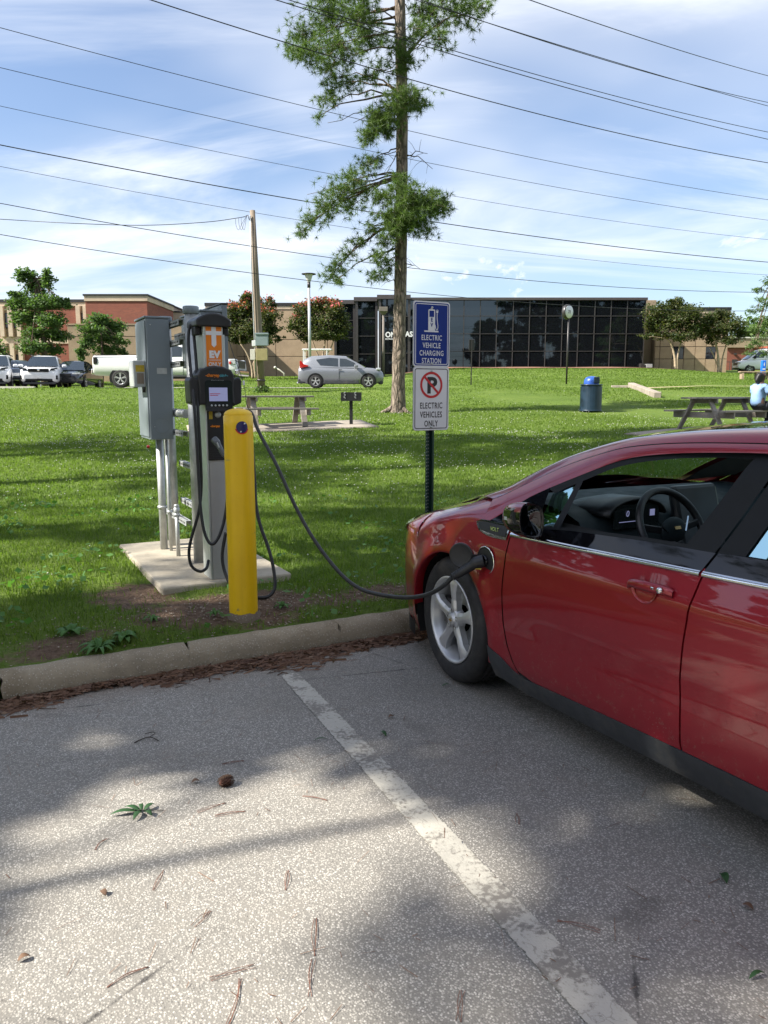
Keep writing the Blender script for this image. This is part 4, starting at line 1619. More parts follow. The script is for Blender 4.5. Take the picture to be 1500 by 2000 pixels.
leaf_tree('myrtle_tree', 'pink topped myrtle behind the tall lamp post', b_,
          [([(-0.1, 0, 0), tk(624, 705), tk(615, 680), tk(608, 660)], [0.09, 0.07, 0.06, 0.04]), ([(0.12, 0, 0), tk(630, 700), tk(633, 680), tk(636, 660)], [0.09, 0.07, 0.06, 0.04]), ([(0, 0.2, 0), tk(634, 700), tk(646, 680), tk(652, 664)], [0.08, 0.06, 0.05, 0.03])],
          px_clumps(b_, Y, [(598, 605, 22, 14, 420), (630, 598, 28, 16, 620), (656, 606, 20, 14, 400), (590, 630, 24, 18, 520), (625, 632, 34, 20, 800), (662, 634, 22, 18, 480), (600, 654, 22, 11, 330), (635, 655, 28, 10, 420), (662, 655, 16, 9, 200), (572, 640, 12, 7, 90)]),
          0.27, 'myrtle_leaf', 'myrtle_bark', 42, 0.6, ((0, 1, 2, 3), 0.6), MY)
Y = 66.0
b_ = ground(1319, Y)
tk = lambda px, py: at(px, py, Y) - b_
leaf_tree('myrtle_tree', 'larger dark green myrtle just right of the glass building', b_,
          [([(0, 0, 0), tk(1318, 700), tk(1312, 675), tk(1304, 662)], [0.12, 0.1, 0.08, 0.05]), ([(0.15, 0, 0), tk(1323, 700), tk(1328, 675), tk(1332, 660)], [0.10, 0.08, 0.06, 0.04])],
          px_clumps(b_, Y, [(1285, 612, 24, 16, 520), (1318, 602, 30, 16, 680), (1350, 612, 24, 16, 520), (1276, 635, 18, 14, 330), (1310, 632, 34, 18, 800), (1352, 638, 26, 16, 560), (1285, 655, 28, 8, 330), (1330, 658, 28, 9, 380), (1362, 655, 10, 8, 110), (1318, 590, 18, 8, 220), (1262, 658, 9, 4, 50)]),
          0.27, 'myrtle_leaf', 'myrtle_bark', 43, 0.6, None, MY)
b_ = ground(1403, Y)
leaf_tree('myrtle_tree', 'smaller dark green myrtle in front of the right window', b_,
          [([(0, 0, 0), tk(1403, 705), tk(1400, 680), tk(1396, 665)], [0.13, 0.11, 0.09, 0.05]), ([(0.2, 0, 0), tk(1411, 700), tk(1417, 678), tk(1422, 660)], [0.09, 0.06, 0.05, 0.03]), ([(-0.1, 0, 0.6), tk(1394, 695), tk(1386, 680)], [0.05, 0.045, 0.03])],
          px_clumps(b_, Y, [(1385, 625, 18, 13, 300), (1412, 622, 22, 14, 420), (1440, 634, 18, 13, 300), (1378, 645, 16, 12, 250), (1408, 645, 30, 14, 560), (1445, 652, 12, 10, 160), (1392, 662, 18, 9, 220), (1425, 664, 20, 8, 220), (1408, 612, 14, 7, 130)]),
          0.27, 'myrtle_leaf', 'myrtle_bark', 44, 0.6, None, MY)
# right edge: a pale open pine and light trees behind
Y = 52.0
b_ = ground(1506, Y)
tk = lambda px, py: at(px, py, Y) - b_
leaf_tree('light_green_tree', 'open yellow green tree cut by the right edge of the photo', b_,
          [([(0, 0, 0), tk(1507, 690), tk(1508, 620), tk(1512, 540)], [0.2, 0.18, 0.13, 0.06])],
          px_clumps(b_, Y, [(1510, 550, 18, 12, 200), (1482, 566, 14, 6, 90), (1500, 590, 22, 10, 230), (1476, 606, 16, 7, 110), (1505, 625, 22, 9, 220), (1480, 640, 18, 8, 140), (1500, 660, 24, 10, 220), (1476, 672, 16, 8, 120), (1465, 690, 12, 5, 70), (1500, 690, 18, 8, 130)]),
          0.22, 'light_leaf', 'bark', 51, 0.35)
Y = 120.0
b_ = ground(1470, Y)
tk = lambda px, py: at(px, py, Y) - b_
leaf_tree('distant_tree', 'hazy pale green tree beyond the brick building', b_,
          [([(0, 0, 0), tk(1470, 680)], [0.4, 0.3])],
          px_clumps(b_, Y, [(1445, 655, 22, 22, 420), (1478, 645, 30, 26, 560), (1520, 640, 34, 30, 520)]), 0.6, 'light_leaf', 'bark', 52)


# ------------------------------------------------ trees out of view: they shade the car park and show in the glass
def clump_tree(name, label, x, y, h, crown0, rad, seed, mat='dark_foliage', n=26, leaf=0.34, per=230, sparse=1.0, zoff=None, group=None, slim=1.0):
    g = np.random.default_rng(seed)
    z0 = zoff if zoff is not None else (gz(x, y) if lotb(x, y) > 0 else 0.0)
    cl = []
    for i in range(n):
        t = g.random()
        zz = crown0 + (h - crown0) * t
        rr_ = rad * (1.0 - 0.55 * abs(2 * t - 0.7)) * math.sqrt(g.random()) * 0.95
        an = g.uniform(0, 2 * math.pi)
        s = rad * g.uniform(0.26, 0.42)
        cl.append(((rr_ * math.cos(an), rr_ * math.sin(an), zz), (s, s, s * 0.62), int(per * sparse)))
    return leaf_tree(name, label, (x, y, z0), [([(0, 0, -0.2), (0.05, 0, h * 0.3), (0.1, 0.1, h * 0.6), (0.1, 0, h * 0.92)], [0.26 * slim, 0.22 * slim, 0.16 * slim, 0.04])], cl, leaf, mat, 'pine_bark', seed, 0.5, group=group)
SHADE = 'trees around the car park outside the view'
# (x, y, height, crown base, crown radius, seed, label): they shade the lawn and the car park
shade_trees = [
    (-15.5, 3.5, 16, 8.5, 4.2, 61, 'tall spreading tree left of the photo, nearest the lawn shade'),
    (-11.0, 8.5, 16, 9.5, 4.0, 62, 'high crowned tree left of the photo beside the lawn'),
    (-16.5, 10.5, 17, 9.0, 4.4, 63, 'second high crowned tree farther left of the lawn'),
    (-9.6, 12.8, 17, 10.5, 3.4, 64, 'narrow high crowned tree past the left edge of the lawn'),
    (-8.6, 1.6, 12.5, 6.2, 1.95, 65, 'slim unseen tree at the left, added to shade the kerb and car nose'),  # this and the next three: added unseen, crowns shaped to place shade patches
    (-7.5, 0.1, 12.8, 8.5, 1.2, 66, 'slim unseen tree left of the camera, added to shade the red car doors'),
    (-10.9, -0.2, 10.8, 8.0, 1.3, 67, 'small crowned unseen tree left of the camera, added to dapple the left bay'),
    (-13.8, -3.0, 13.5, 8.0, 2.3, 68, 'open crowned unseen tree behind the camera, added to dapple the near asphalt'),
]
for (x, y, h, c0, rad, sd, lab) in shade_trees:
    clump_tree('shade_tree', lab, x, y, h, c0, rad, sd, n={65: 44, 66: 40, 67: 9, 68: 3}.get(sd, 19), leaf=0.26, per=300, group=SHADE, slim=(0.17 if sd in (65, 66, 67, 68) else 1.0))
mirror_trees = [
    (-16, -24, 19, 3, 5.0, 71), (-7, -27, 21, 3, 5.2, 72), (3, -25, 17, 2.5, 4.2, 73), (8.4, -25, 19, 1.0, 4.6, 74),
    (20.8, -24, 16, 1.0, 4.2, 75), (28, -26, 27, 1.0, 5.4, 76), (39, -25, 28, 2, 6.0, 77), (48, -27, 29, 2, 6.0, 78), (57, -26, 29, 2, 6.0, 79), (35, -34, 25, 2, 6.5, 80), (44, -35, 25, 2, 6.5, 81), (53, -36, 25, 2, 6.5, 82), (-2, -35, 23, 2, 6, 83), (-12, -36, 24, 2, 6, 84),
]
names_ = ['far left', 'left', 'mid left', 'low middle', 'open middle', 'mid right', 'tall right', 'broad right', 'far right', 'rear right', 'rear broad right', 'rear far right', 'rear left', 'rear far left']
for (x, y, h, c0, rad, sd), nm in zip(mirror_trees, names_):
    clump_tree('roadside_tree', 'dark tree behind the camera mirrored in the glass, ' + nm + ' of its row', x, y, h, c0, rad, sd, n=(46 if x < 20 else 72), leaf=1.05, per=170, group='trees mirrored in the glass building')

for i, (x, y) in enumerate(((-33, -14), (-35, -5), (-32, 4), (-36, 12), (-33, 20), (-38, 28), (-27, -22))):
    clump_tree('roadside_tree', ('dark tree of the line left of the car park, ' + ('nearest the camera', 'second', 'third', 'fourth', 'fifth', 'sixth', 'behind the camera')[i]), x, y, 13 + 3 * math.sin(i * 2.1), 1.5, 5.0, 90 + i, n=36, leaf=0.95, per=150, group='tree line left of the car park')
# ================================================================== charging point, bollard, signs
PADZ = 0.215
pd = thing('concrete_pad', 'pale concrete pad under the charging station and conduit rack', 'pad', L(0, 0, 0), TH)
mb = MB()
mb.b2(-0.335, 0.585, 0.705, 2.40, 0.05, PADZ)
mb.build('slab', M['pad_conc'], pd, bevel=0.014, seg=2)


def on_lot(name, label, cat, a, b, z=PADZ, group=None):
    return thing(name, label, cat, L(a, b, z), TH, group)


# yellow bollard
t = NT('yellow bollard paint')
col = t.ramp(t.noise(4, 4, 0.6), [(0.3, (0.78, 0.47, 0.003)), (0.7, (0.86, 0.54, 0.004))])
zc_ = t.n('ShaderNodeSeparateXYZ')
t.l(t.co(), zc_.inputs[0])
chip = t.math('ADD', t.math('MULTIPLY', t.noise(26, 5, 0.7), 0.34), zc_.outputs[2])
col = t.mix(t.range(chip, 0.20, 0.225, 0.9, 0.0), col, (0.17, 0.145, 0.12))
spk = t.range(t.vor(26), 0.035, 0.06, 1, 0)
col = t.mix(t.math('MULTIPLY', spk, 0.5), col, (0.16, 0.10, 0.04))
stk = t.range(t.noise(1.0, 5, 0.65, t.mapped((22, 22, 1.3))), 0.50, 0.72, 0, 0.2)
col = t.mix(stk, col, (0.36, 0.21, 0.01))
scf = t.range(t.noise(1.0, 5, 0.7, t.mapped((6, 6, 16))), 0.66, 0.70, 0, 0.45)
col = t.mix(scf, col, (0.30, 0.22, 0.10))
t.color(col)
t.set(rough=0.42)
t.bump(t.noise(55, 4, 0.6), 0.16, 0.006)
M['yellow'] = t.m
bz = gz(LO.x, LO.y) - 0.03
bo = thing('bollard', 'yellow painted round bollard with a blue sticker in front of the charger', 'bollard', (LO.x, LO.y, bz))
M['collar'] = m_concrete('crumbling collar concrete', (0.19, 0.15, 0.11), 0.2, 0.8, 3.0, 1.0)
HB = 1.40 - bz
RB = 0.0855
prof = [(RB, -0.1), (RB, HB - 0.032)] + [(RB - 0.003 - 0.0025, HB - 0.031), (RB - 0.0045, HB - 0.024)] + [(RB * math.cos(R(a)) * 1.0 - 0.004, HB - 0.024 + 0.036 * math.sin(R(a))) for a in (12, 25, 40, 58, 75, 89)]
P = []
mb = MB()
rows = []
for i, (r_, z_) in enumerate([(RB, -0.1)] + [(RB, HB * k / 14) for k in range(14)] + prof[1:]):
    rows.append((r_ * (1 + 0.004 * math.sin(z_ * 21) + 0.003 * math.sin(z_ * 53)), z_))
mb.lathe(rows, n=48)
mb.build('post', M['yellow'], bo)
mb = MB()
cc = []
for k in range(33):
    an = 2 * math.pi * k / 32
    jig = mnoise.noise(Vector((math.cos(an) * 2, math.sin(an) * 2, 3)))
    cc.append([((RB + 0.004) * math.cos(an), (RB + 0.004) * math.sin(an), 0.055 + 0.018 * jig), ((RB + 0.012 + 0.01 * jig) * math.cos(an), (RB + 0.012 + 0.01 * jig) * math.sin(an), 0.040 + 0.014 * jig), ((RB + 0.026) * math.cos(an), (RB + 0.026) * math.sin(an), -0.03)])
mb.grid(cc, flip=False)
mb.build('concrete_collar', M['collar'], bo)


def wrap(poly, rad, a0, z0, dr=0.0015):
    """flat outline wrapped onto the bollard, centred at angle a0"""
    n = len(poly)
    cx = sum(q[0] for q in poly) / n
    cy = sum(q[1] for q in poly) / n
    vs_ = []
    for lev in (0.0, 0.35, 0.7, 1.0):
        for (x, y) in poly:
            x2, y2 = cx + (x - cx) * lev, cy + (y - cy) * lev
            an = a0 + x2 / rad
            vs_.append(((rad + dr) * math.cos(an), (rad + dr) * math.sin(an), z0 + y2))
    fs_ = []
    for l_ in range(3):
        for k in range(n):
            f = (l_ * n + k, l_ * n + (k + 1) % n, (l_ + 1) * n + (k + 1) % n, (l_ + 1) * n + k)
            fs_.append(tuple(reversed(f)))
    return vs_, fs_


M['sticker_blue'] = pm('navy sticker', (0.018, 0.017, 0.10), 0.3, var=0.1)
aim = math.atan2(-bo.location.y, -bo.location.x) + R(14)
zs_ = 1.305 - bz
st = MB().add(*wrap(circ(0.034, 28), RB, aim, zs_)).build('sticker', M['sticker_blue'], bo)
mb = MB()
ring = circ(0.041, 18, 0, 0, 195, 345)
mb.add(*wrap(ring + [(q[0] * 0.86, q[1] * 0.80) for q in reversed(ring)], RB, aim, zs_, 0.001)).build('sticker_rim', M['red_vinyl'], st)
mb = MB()
mb.add(*wrap([(0.010, 0.016), (0.021, 0.018), (0.019, 0.026), (0.012, 0.025)], RB, aim, zs_, 0.003))
mb.add(*wrap([(-0.011, -0.030), (-0.003, -0.028), (-0.005, -0.021), (-0.011, -0.022)], RB, aim, zs_, 0.003))
mb.build('sticker_marks', M['white_vinyl'], st)

# charging station
ca, cb = 0.088, 0.885                       # centre of the column
cs = on_lot('charging_station', 'grey electric vehicle charging column with an orange EV ONLY panel and black screen head', 'charger', ca, cb)
hw, hd = 0.068, 0.112
ZT = 1.985 - PADZ


def col_outline(hw, hd, rr, ribs=False):
    pts = []
    if not ribs:
        return rrect(2 * hw, 2 * hd, rr, 5)
    out = rrect(2 * hw, 2 * hd, rr, 3)
    return out


mb = MB()
sec = rrect(2 * hw, 2 * hd, 0.022, 4)
mb.prism(sec, (0, 0, 0), (1, 0, 0), (0, 1, 0), ZT)
mb.build('column', M['alu'], cs)
mb = MB()
nr = 15
for k in range(nr):
    x = -hw + 0.014 + (2 * hw - 0.028) * (k + 0.5) / nr
    mb.b2(x - 0.0030, x + 0.0030, -hd - 0.004, -hd + 0.004, 0.004, 0.825)
mb.b2(-hw + 0.010, hw - 0.010, -hd - 0.0012, -hd + 0.004, 0.003, 0.826)
tag(mb.build('ribbed_cover', M['alu_ribbed'], cs), kind='stuff')
# side strip lips
for s in (-1, 1):
    MB().b2(s * hw - 0.006, s * hw + 0.006, -hd - 0.006, -hd + 0.012, 0.002, ZT - 0.1).build('corner_trim', M['alu'], cs, bevel=0.003)
# printed panel
zp0, zp1 = 1.635 - PADZ, 1.945 - PADZ
pn = MB().b2(-hw + 0.006, hw - 0.006, -hd - 0.005, -hd, zp0 - 0.02, zp1).build('sign_panel', M['alu'], cs, bevel=0.002)
yf = -hd - 0.0065
pw = 2 * hw - 0.030
mb = MB()
mb.b2(-pw / 2, pw / 2, yf, yf + 0.001, zp0 - 0.02, zp1 - 0.004)
mb.build('orange_print', M['orange'], pn)
mb = MB()
cw = pw * 0.15
zc2 = zp0 + 0.235
mb.prism([(-cw, zc2 - 0.055), (0, zc2 - 0.07), (cw, zc2 - 0.055), (cw, zp1 - 0.004), (-cw, zp1 - 0.004)], (0, yf - 0.001, 0), (1, 0, 0), (0, 0, 1), 0.001)
mb.b2(-pw / 2, pw / 2, yf - 0.0024, yf - 0.0004, zc2 + 0.010, zc2 + 0.036)
tag(mb.build('plus_sign', M['white_vinyl'], pn))
mb = MB()
text_into(mb, 'EV', 0.062, (0.001, yf - 0.002, zp0 + 0.098), (1, 0, 0), (0, 0, 1), 0.001, 'CENTER', 1.05, 0.004)
text_into(mb, 'CHARGING', 0.0165, (0.001, yf - 0.002, zp0 + 0.076), (1, 0, 0), (0, 0, 1), 0.001, 'CENTER', 0.98)
text_into(mb, 'ONLY', 0.036, (0.001, yf - 0.002, zp0 + 0.042), (1, 0, 0), (0, 0, 1), 0.001, 'CENTER', 0.88, 0.001)
tag(mb.build('lettering', M['white_vinyl'], pn), kind='stuff')
# black hood on top
mb = MB()
arch = [(-0.128, 0.0), (-0.128, 0.045)] + [(-0.128 + 0.256 * k / 10, 0.045 + 0.046 * math.sin(math.pi * k / 10) ** 0.8) for k in range(1, 10)] + [(0.128, 0.045), (0.128, 0.0)]
arch = [(x * 0.92 + 0.0, z) for x, z in arch]
mb.prism(list(reversed(arch)), (0, -hd - 0.03, ZT - 0.052), (1, 0, 0), (0, 0, 1), -0.27)
mb.build('hood', M['black_plastic'], cs, bevel=0.012, seg=3)
for s in (-1, 1):
    mb = MB()
    mb.b2(s * 0.095 - 0.02, s * 0.095 + 0.02, -hd + 0.03, -hd + 0.13, ZT - 0.105, ZT - 0.05)
    mb.build('cord_guide', M['black_plastic'], cs, bevel=0.008)
# screen head
z0h, z1h = 1.42 - PADZ, 1.678 - PADZ
mb = MB()
prof = [(-0.125, 0.0), (-0.118, 0.10), (-0.125, 0.195), (-0.105, 0.232), (-0.05, 0.254), (0, 0.258), (0.05, 0.254), (0.105, 0.232), (0.125, 0.195), (0.118, 0.10), (0.125, 0.0)]
mb.prism(list(reversed(prof)), (0, -hd - 0.042, z0h), (1, 0, 0), (0, 0, 1), -0.17)
hd_ = mb.build('screen_head', M['black_plastic'], cs, bevel=0.012, seg=3)
for s in (-1, 1):
    mb = MB()
    pr = [(0.0, -0.012), (0.062, 0.012), (0.066, 0.16), (0.052, 0.188), (0.0, 0.165)]
    pr = [(s * (0.112 + x), z) for x, z in pr]
    mb.prism(pr if s > 0 else list(reversed(pr)), (0, -hd - 0.030 + (-0.17 if False else 0), z0h), (1, 0, 0), (0, 0, 1), -0.15)
    mb.build('side_pod', M['black_plastic'], cs, bevel=0.010, seg=3)
# display window
yh = -hd - 0.0425
M['screen_glass'] = pm('screen bezel glass', (0.022, 0.028, 0.028), 0.08, spec=0.8)
t = NT('lcd screen')
t.color((0.17, 0.18, 0.27))
t.set(rough=0.12, spec=0.6)
t.b.inputs['Emission Color'].default_value = (0.16, 0.17, 0.30, 1)
t.set(emis=0.35)
M['lcd'] = t.m
mb = MB()
mb.prism(rrect(0.185, 0.205, 0.02), (0.012, yh - 0.004, z0h + 0.06), (1, 0, 0), (0, 0, 1), -0.008)
sg = mb.build('display_window', M['screen_glass'], hd_)
mb = MB()
mb.b2(-0.055, 0.070, yh - 0.0055, yh - 0.004, z0h + 0.025, z0h + 0.115)
mb.build('screen', M['lcd'], hd_)
mb = MB()
mb.b2(-0.05, 0.02, yh - 0.0065, yh - 0.0055, z0h + 0.072, z0h + 0.076)
mb.b2(-0.05, 0.005, yh - 0.0065, yh - 0.0055, z0h + 0.062, z0h + 0.066)
tag(mb.build('screen_text', M['red_vinyl'], hd_), kind='stuff')
for k in range(5):
    MB().lathe([(0.0001, -0.002), (0.006, -0.002), (0.0075, 0.004)], (-0.040 + 0.026 * k, yh - 0.006, z0h - 0.004), 12, 'y').build('button', M['galv'], hd_)
mb = MB()
text_into(mb, '-chargepoin+-', 0.030, (0.002, yh - 0.001, z0h + 0.186), (1, 0, 0), (0, 0, 1), 0.0015, 'CENTER', 0.9, 0.0006)
mats = [M['orange'], M['teal_vinyl']]
xs_ = [sum(mb.v[i][0] for i in f) / len(f) for f in mb.f]
mb.m = [0 if x < 0.018 else 1 for x in xs_]
tag(mb.build('brand_lettering', mats, hd_), kind='stuff')
mb = MB()
text_into(mb, 'chargepoint.com', 0.0125, (0.004, yh - 0.001, z0h + 0.158), (1, 0, 0), (0, 0, 1), 0.0012, 'CENTER', 1.05)
tag(mb.build('web_lettering', M['white_vinyl'], hd_), kind='stuff')
# lower black face with holster
zl0, zl1 = 1.045 - PADZ, z0h + 0.03
lf = MB().b2(-hw + 0.008, hw + 0.02, -hd - 0.012, -hd + 0.004, zl0, zl1).build('holster_face', M['black_plastic'], cs, bevel=0.004)
M['yellow_label'] = pm('yellow warning label', (0.42, 0.30, 0.02), 0.5, var=0.2, vscale=40)
MB().b2(-hw + 0.016, -hw + 0.040, -hd - 0.0138, -hd - 0.012, zl1 - 0.125, zl1 - 0.042).build('warning_label', M['yellow_label'], lf)
mb = MB()
mb.lathe([(0.0001, -0.004), (0.016, -0.004), (0.020, 0.0), (0.024, 0.004)], (0.010, -hd - 0.014, zl1 - 0.095), 20, 'y')
mb.build('card_reader', M['galv'], lf)
mb = MB()
text_into(mb, '-chargep', 0.020, (-hw + 0.022, -hd - 0.0135, zl1 - 0.178), (1, 0, 0), (0, 0, 1), 0.001, 'LEFT', 0.95, 0.0008)
tag(mb.build('brand_lettering', M['orange'], lf), kind='stuff')
mb = MB()
for k in range(7):
    mb.b2(-hw + 0.014, hw + 0.012, -hd - 0.0155, -hd - 0.012, zl0 + 0.010 + k * 0.012, zl0 + 0.015 + k * 0.012)
tag(mb.build('grille', M['dark_plastic'], lf), kind='stuff')
for s in (-1, 1):
    MB().b2(s * (hw + 0.002) - 0.006 + 0.003 * s, s * (hw + 0.002) + 0.006 + 0.003 * s, -hd - 0.018, -hd + 0.01, zl0 + 0.28, z0h + 0.006).build('side_rail', M['alu'], cs, bevel=0.002)
# retractor line from the hood to the cable clip
rl = MB()
w0 = Vector((0.10, 0.02, ZT - 0.09))


def to_local(o, p):
    m = Matrix.Translation(o.location) @ Matrix.Rotation(o.rotation_euler[2], 4, 'Z')
    return m.inverted() @ Vector(p)


clipw = at(476, 748, 5.22)
pk = at(489, 806, 5.20)
rl.tube([to_local(cs, at(436, 630, 5.42)), to_local(cs, at(455, 690, 5.32)), to_local(cs, clipw), to_local(cs, at(482, 790, 5.2)), to_local(cs, pk)], 0.0022, 5)
rl.build('retractor_line', M['rubber'], cs)
mb = MB()
q = to_local(cs, clipw)
mb.box(q, (0.014, 0.012, 0.03))
mb.build('line_clip', M['white_vinyl'], cs, bevel=0.003)


def connector_mesh(mb, p0, p1, k=1.0, up=Vector((0, 0, 1))):
    """car plug: handle from p0 to the elbow, nose at p1"""
    p0, p1 = Vector(p0), Vector(p1)
    d = (p1 - p0)
    e = p0 + d * 0.62 + up * 0.012 * k
    pts = [p0, p0 + d * 0.14, p0 + d * 0.32 + up * 0.004, e, p0 + d * 0.78 + up * 0.014 * k, p1]
    mb.tube(spline(pts, 5), list(np.interp(np.linspace(0, 1, 26), [0, 0.15, 0.4, 0.6, 0.75, 1], [0.015 * k, 0.018 * k, 0.021 * k, 0.024 * k, 0.030 * k, 0.031 * k])), 14)
    return mb


# the cable with its plug resting in the holster
cbl = on_lot('charging_cable', 'looped black cable with its plug resting in the charger holster', 'cable', 0.06, 0.72, PADZ)
D0 = 5.12
loop = [(441, 902, 5.08), (446, 935, 5.06), (441, 1000, 5.05), (429, 1045, 5.03), (414, 1063, 5.02), (401, 1045, 5.03), (393, 1005, 5.05), (389, 950, 5.08), (384, 860, 5.1), (379, 790, 5.12), (372, 720, 5.22), (368, 670, 5.28), (370, 640, 5.30), (376, 638, 5.30), (380, 670, 5.28), (384, 720, 5.24), (386, 790, 5.16), (391, 880, 5.12), (393, 950, 5.12), (388, 1000, 5.12), (374, 1050, 5.12), (369, 1080, 5.12), (374, 1105, 5.13), (390, 1116, 5.15), (403, 1110, 5.17), (407, 1095, 5.24)]
mb = MB()
mb.tube(spline([to_local(cbl, at(*q)) for q in loop], 6), 0.0105, 9)
mb.build('cord', M['rubber'], cbl)
mb = MB()
M['plug_grey'] = pm('grey plug', (0.10, 0.11, 0.12), 0.3)
connector_mesh(mb, to_local(cbl, at(439, 892, 5.06)), to_local(cbl, at(418, 858, 5.09)), 0.8, Vector((0, -0.6, 0.6)))
mb.build('plug', M['plug_grey'], cbl)
mb = MB()
mb.bar(to_local(cbl, at(424, 864, 5.02)), to_local(cbl, at(428, 874, 5.02)), 0.012, 0.006)
mb.build('latch', M['galv'], cbl)

# conduit rack behind the column
rk = on_lot('conduit_rack', 'galvanised two post strut rack behind the charging column', 'rack', 0.10, 1.76)
H1 = 1.90
for (a_, b_, top) in ((0.0, -0.37, 1.87), (-0.02, 0.40, 1.86)):
    ps = MB()
    ps.cyl((a_, b_, 0), (a_, b_, top), 0.047, n=20)
    po = ps.build('post', M['galv'], rk)
    mb = MB()
    mb.lathe([(0.054, top - 0.012), (0.058, top - 0.008), (0.058, top + 0.036), (0.052, top + 0.042), (0.0001, top + 0.043)], (a_, b_, 0), 24)
    mb.lathe([(0.060, top + 0.005), (0.0605, top + 0.010), (0.060, top + 0.015)], (a_, b_, 0), 24)
    mb.build('cap', M['grey_paint'], po)


def strut(z, a_=0.0, h=0.041, b0=-0.34, b1=0.39):
    mb = MB()
    w, t_ = 0.041, 0.004
    mb.b2(a_ - w / 2, a_ + w / 2, b0, b1, z + h / 2 - t_, z + h / 2)
    mb.b2(a_ - w / 2, a_ - w / 2 + t_, b0, b1, z - h / 2, z + h / 2 - t_ - 0.0005)
    mb.b2(a_ + w / 2 - t_, a_ + w / 2, b0, b1, z - h / 2, z + h / 2 - t_ - 0.0005)
    mb.mi = 1
    k = b0 + 0.03
    while k < b1 - 0.03:
        mb.b2(a_ - w / 2 - 0.0012, a_ - w / 2 - 0.0002, k, k + 0.026, z - 0.006, z + 0.006)
        mb.b2(a_ - 0.007, a_ + 0.007, k, k + 0.026, z + h / 2 + 0.0002, z + h / 2 + 0.0012)
        k += 0.05
    mb.build('strut', [M['galv'], M['inner_dark']], rk)


for (z, a_) in ((1.80, -0.068), (1.74, 0.07), (1.66, -0.068), (1.50, -0.068), (0.98, -0.068), (0.70, 0.066), (0.385, 0.066), (0.30, -0.068)):
    strut(z, a_)
mb = MB()
mb.cyl((-0.05, -0.33, 1.13), (-0.05, 0.36, 1.13), 0.033, n=14)
mb.build('cross_pipe', M['galv'], rk)

# tall cabinet on the left of the rack
cab = on_lot('electrical_cabinet', 'tall narrow grey electrical cabinet on the left of the rack', 'cabinet', -0.082, 1.87, 1.143)
ch = 0.925
mb = MB()
mb.b2(-0.088, 0.088, -0.19, 0.19, 0, ch - 0.012)
mb.build('case', M['grey_paint'], cab, bevel=0.006)
MB().b2(-0.100, 0.098, -0.196, 0.20, ch - 0.011, ch + 0.004).build('rain_lid', M['grey_paint'], cab, bevel=0.004)
MB().b2(-0.098, -0.089, -0.180, 0.182, 0.02, ch - 0.03).build('door', M['grey_paint'], cab, bevel=0.004)
MB().b2(-0.02, 0.055, -0.1925, -0.191, 0.50, 0.545).build('rating_plate', M['galv'], cab)
mb = MB()
mb.lathe([(0.055, -0.0015), (0.060, -0.0030), (0.064, -0.0015)], (0.0, -0.190, 0.11), 28, 'y')
mb.build('knockout', M['grey_paint'], cab)
mb = MB()
for k in range(10):
    mb.ball((-0.055, -0.191, 0.10 + 0.0001 * k), 0.004, 6, 4) if k == 0 else None
mb.ball((-0.055, -0.191, ch - 0.06), 0.005, 6, 4)
tag(mb.build('screws', M['galv'], cab), kind='stuff')
# clear cover with a yellow label on the cabinet front
mb = MB()
mb.b2(-0.190, -0.100, -0.165, 0.02, 0.40, 0.60)
t = NT('clear plastic cover')
t.color((0.50, 0.53, 0.53))
t.set(rough=0.15, trans=0.25, ior=1.3)
M['clear_plastic'] = t.m
cv = mb.build('meter_cover', M['clear_plastic'], cab, bevel=0.008)
MB().b2(-0.172, -0.108, -0.168, -0.1652, 0.515, 0.565).build('meter_label', M['yellow_label'], cv)
mb = MB()
mb.b2(-0.165, -0.115, -0.1685, -0.1652, 0.425, 0.505)
mb.build('switch', M['pole_wood'], cv)
mb = MB()
mb.cyl((-0.115, -0.150, 0.36), (-0.115, -0.150, 0.41), 0.012, n=10)
mb.build('seal_lock', M['dark_metal'], cab)

# second and third boxes at the back
cab2 = on_lot('junction_box', 'grey junction box bolted high on the back of the rack', 'box', 0.28, 1.80, 1.70)
MB().b2(-0.078, 0.078, -0.30, 0.32, 0, 0.405).build('case', M['grey_paint'], cab2, bevel=0.006)
MB().b2(-0.086, 0.086, -0.307, 0.327, 0.406, 0.420).build('rain_lid', M['grey_paint'], cab2, bevel=0.003)
cab3 = on_lot('junction_box', 'darker slim box rising behind the black hood of the charger', 'box', 0.385, 1.75, 1.50)
MB().b2(-0.022, 0.022, -0.25, 0.30, 0, 0.665).build('case', M['grey_paint'], cab3, bevel=0.004)
MB().b2(-0.030, 0.030, -0.257, 0.307, 0.666, 0.676).build('rain_lid', M['dark_metal'], cab3, bevel=0.003)

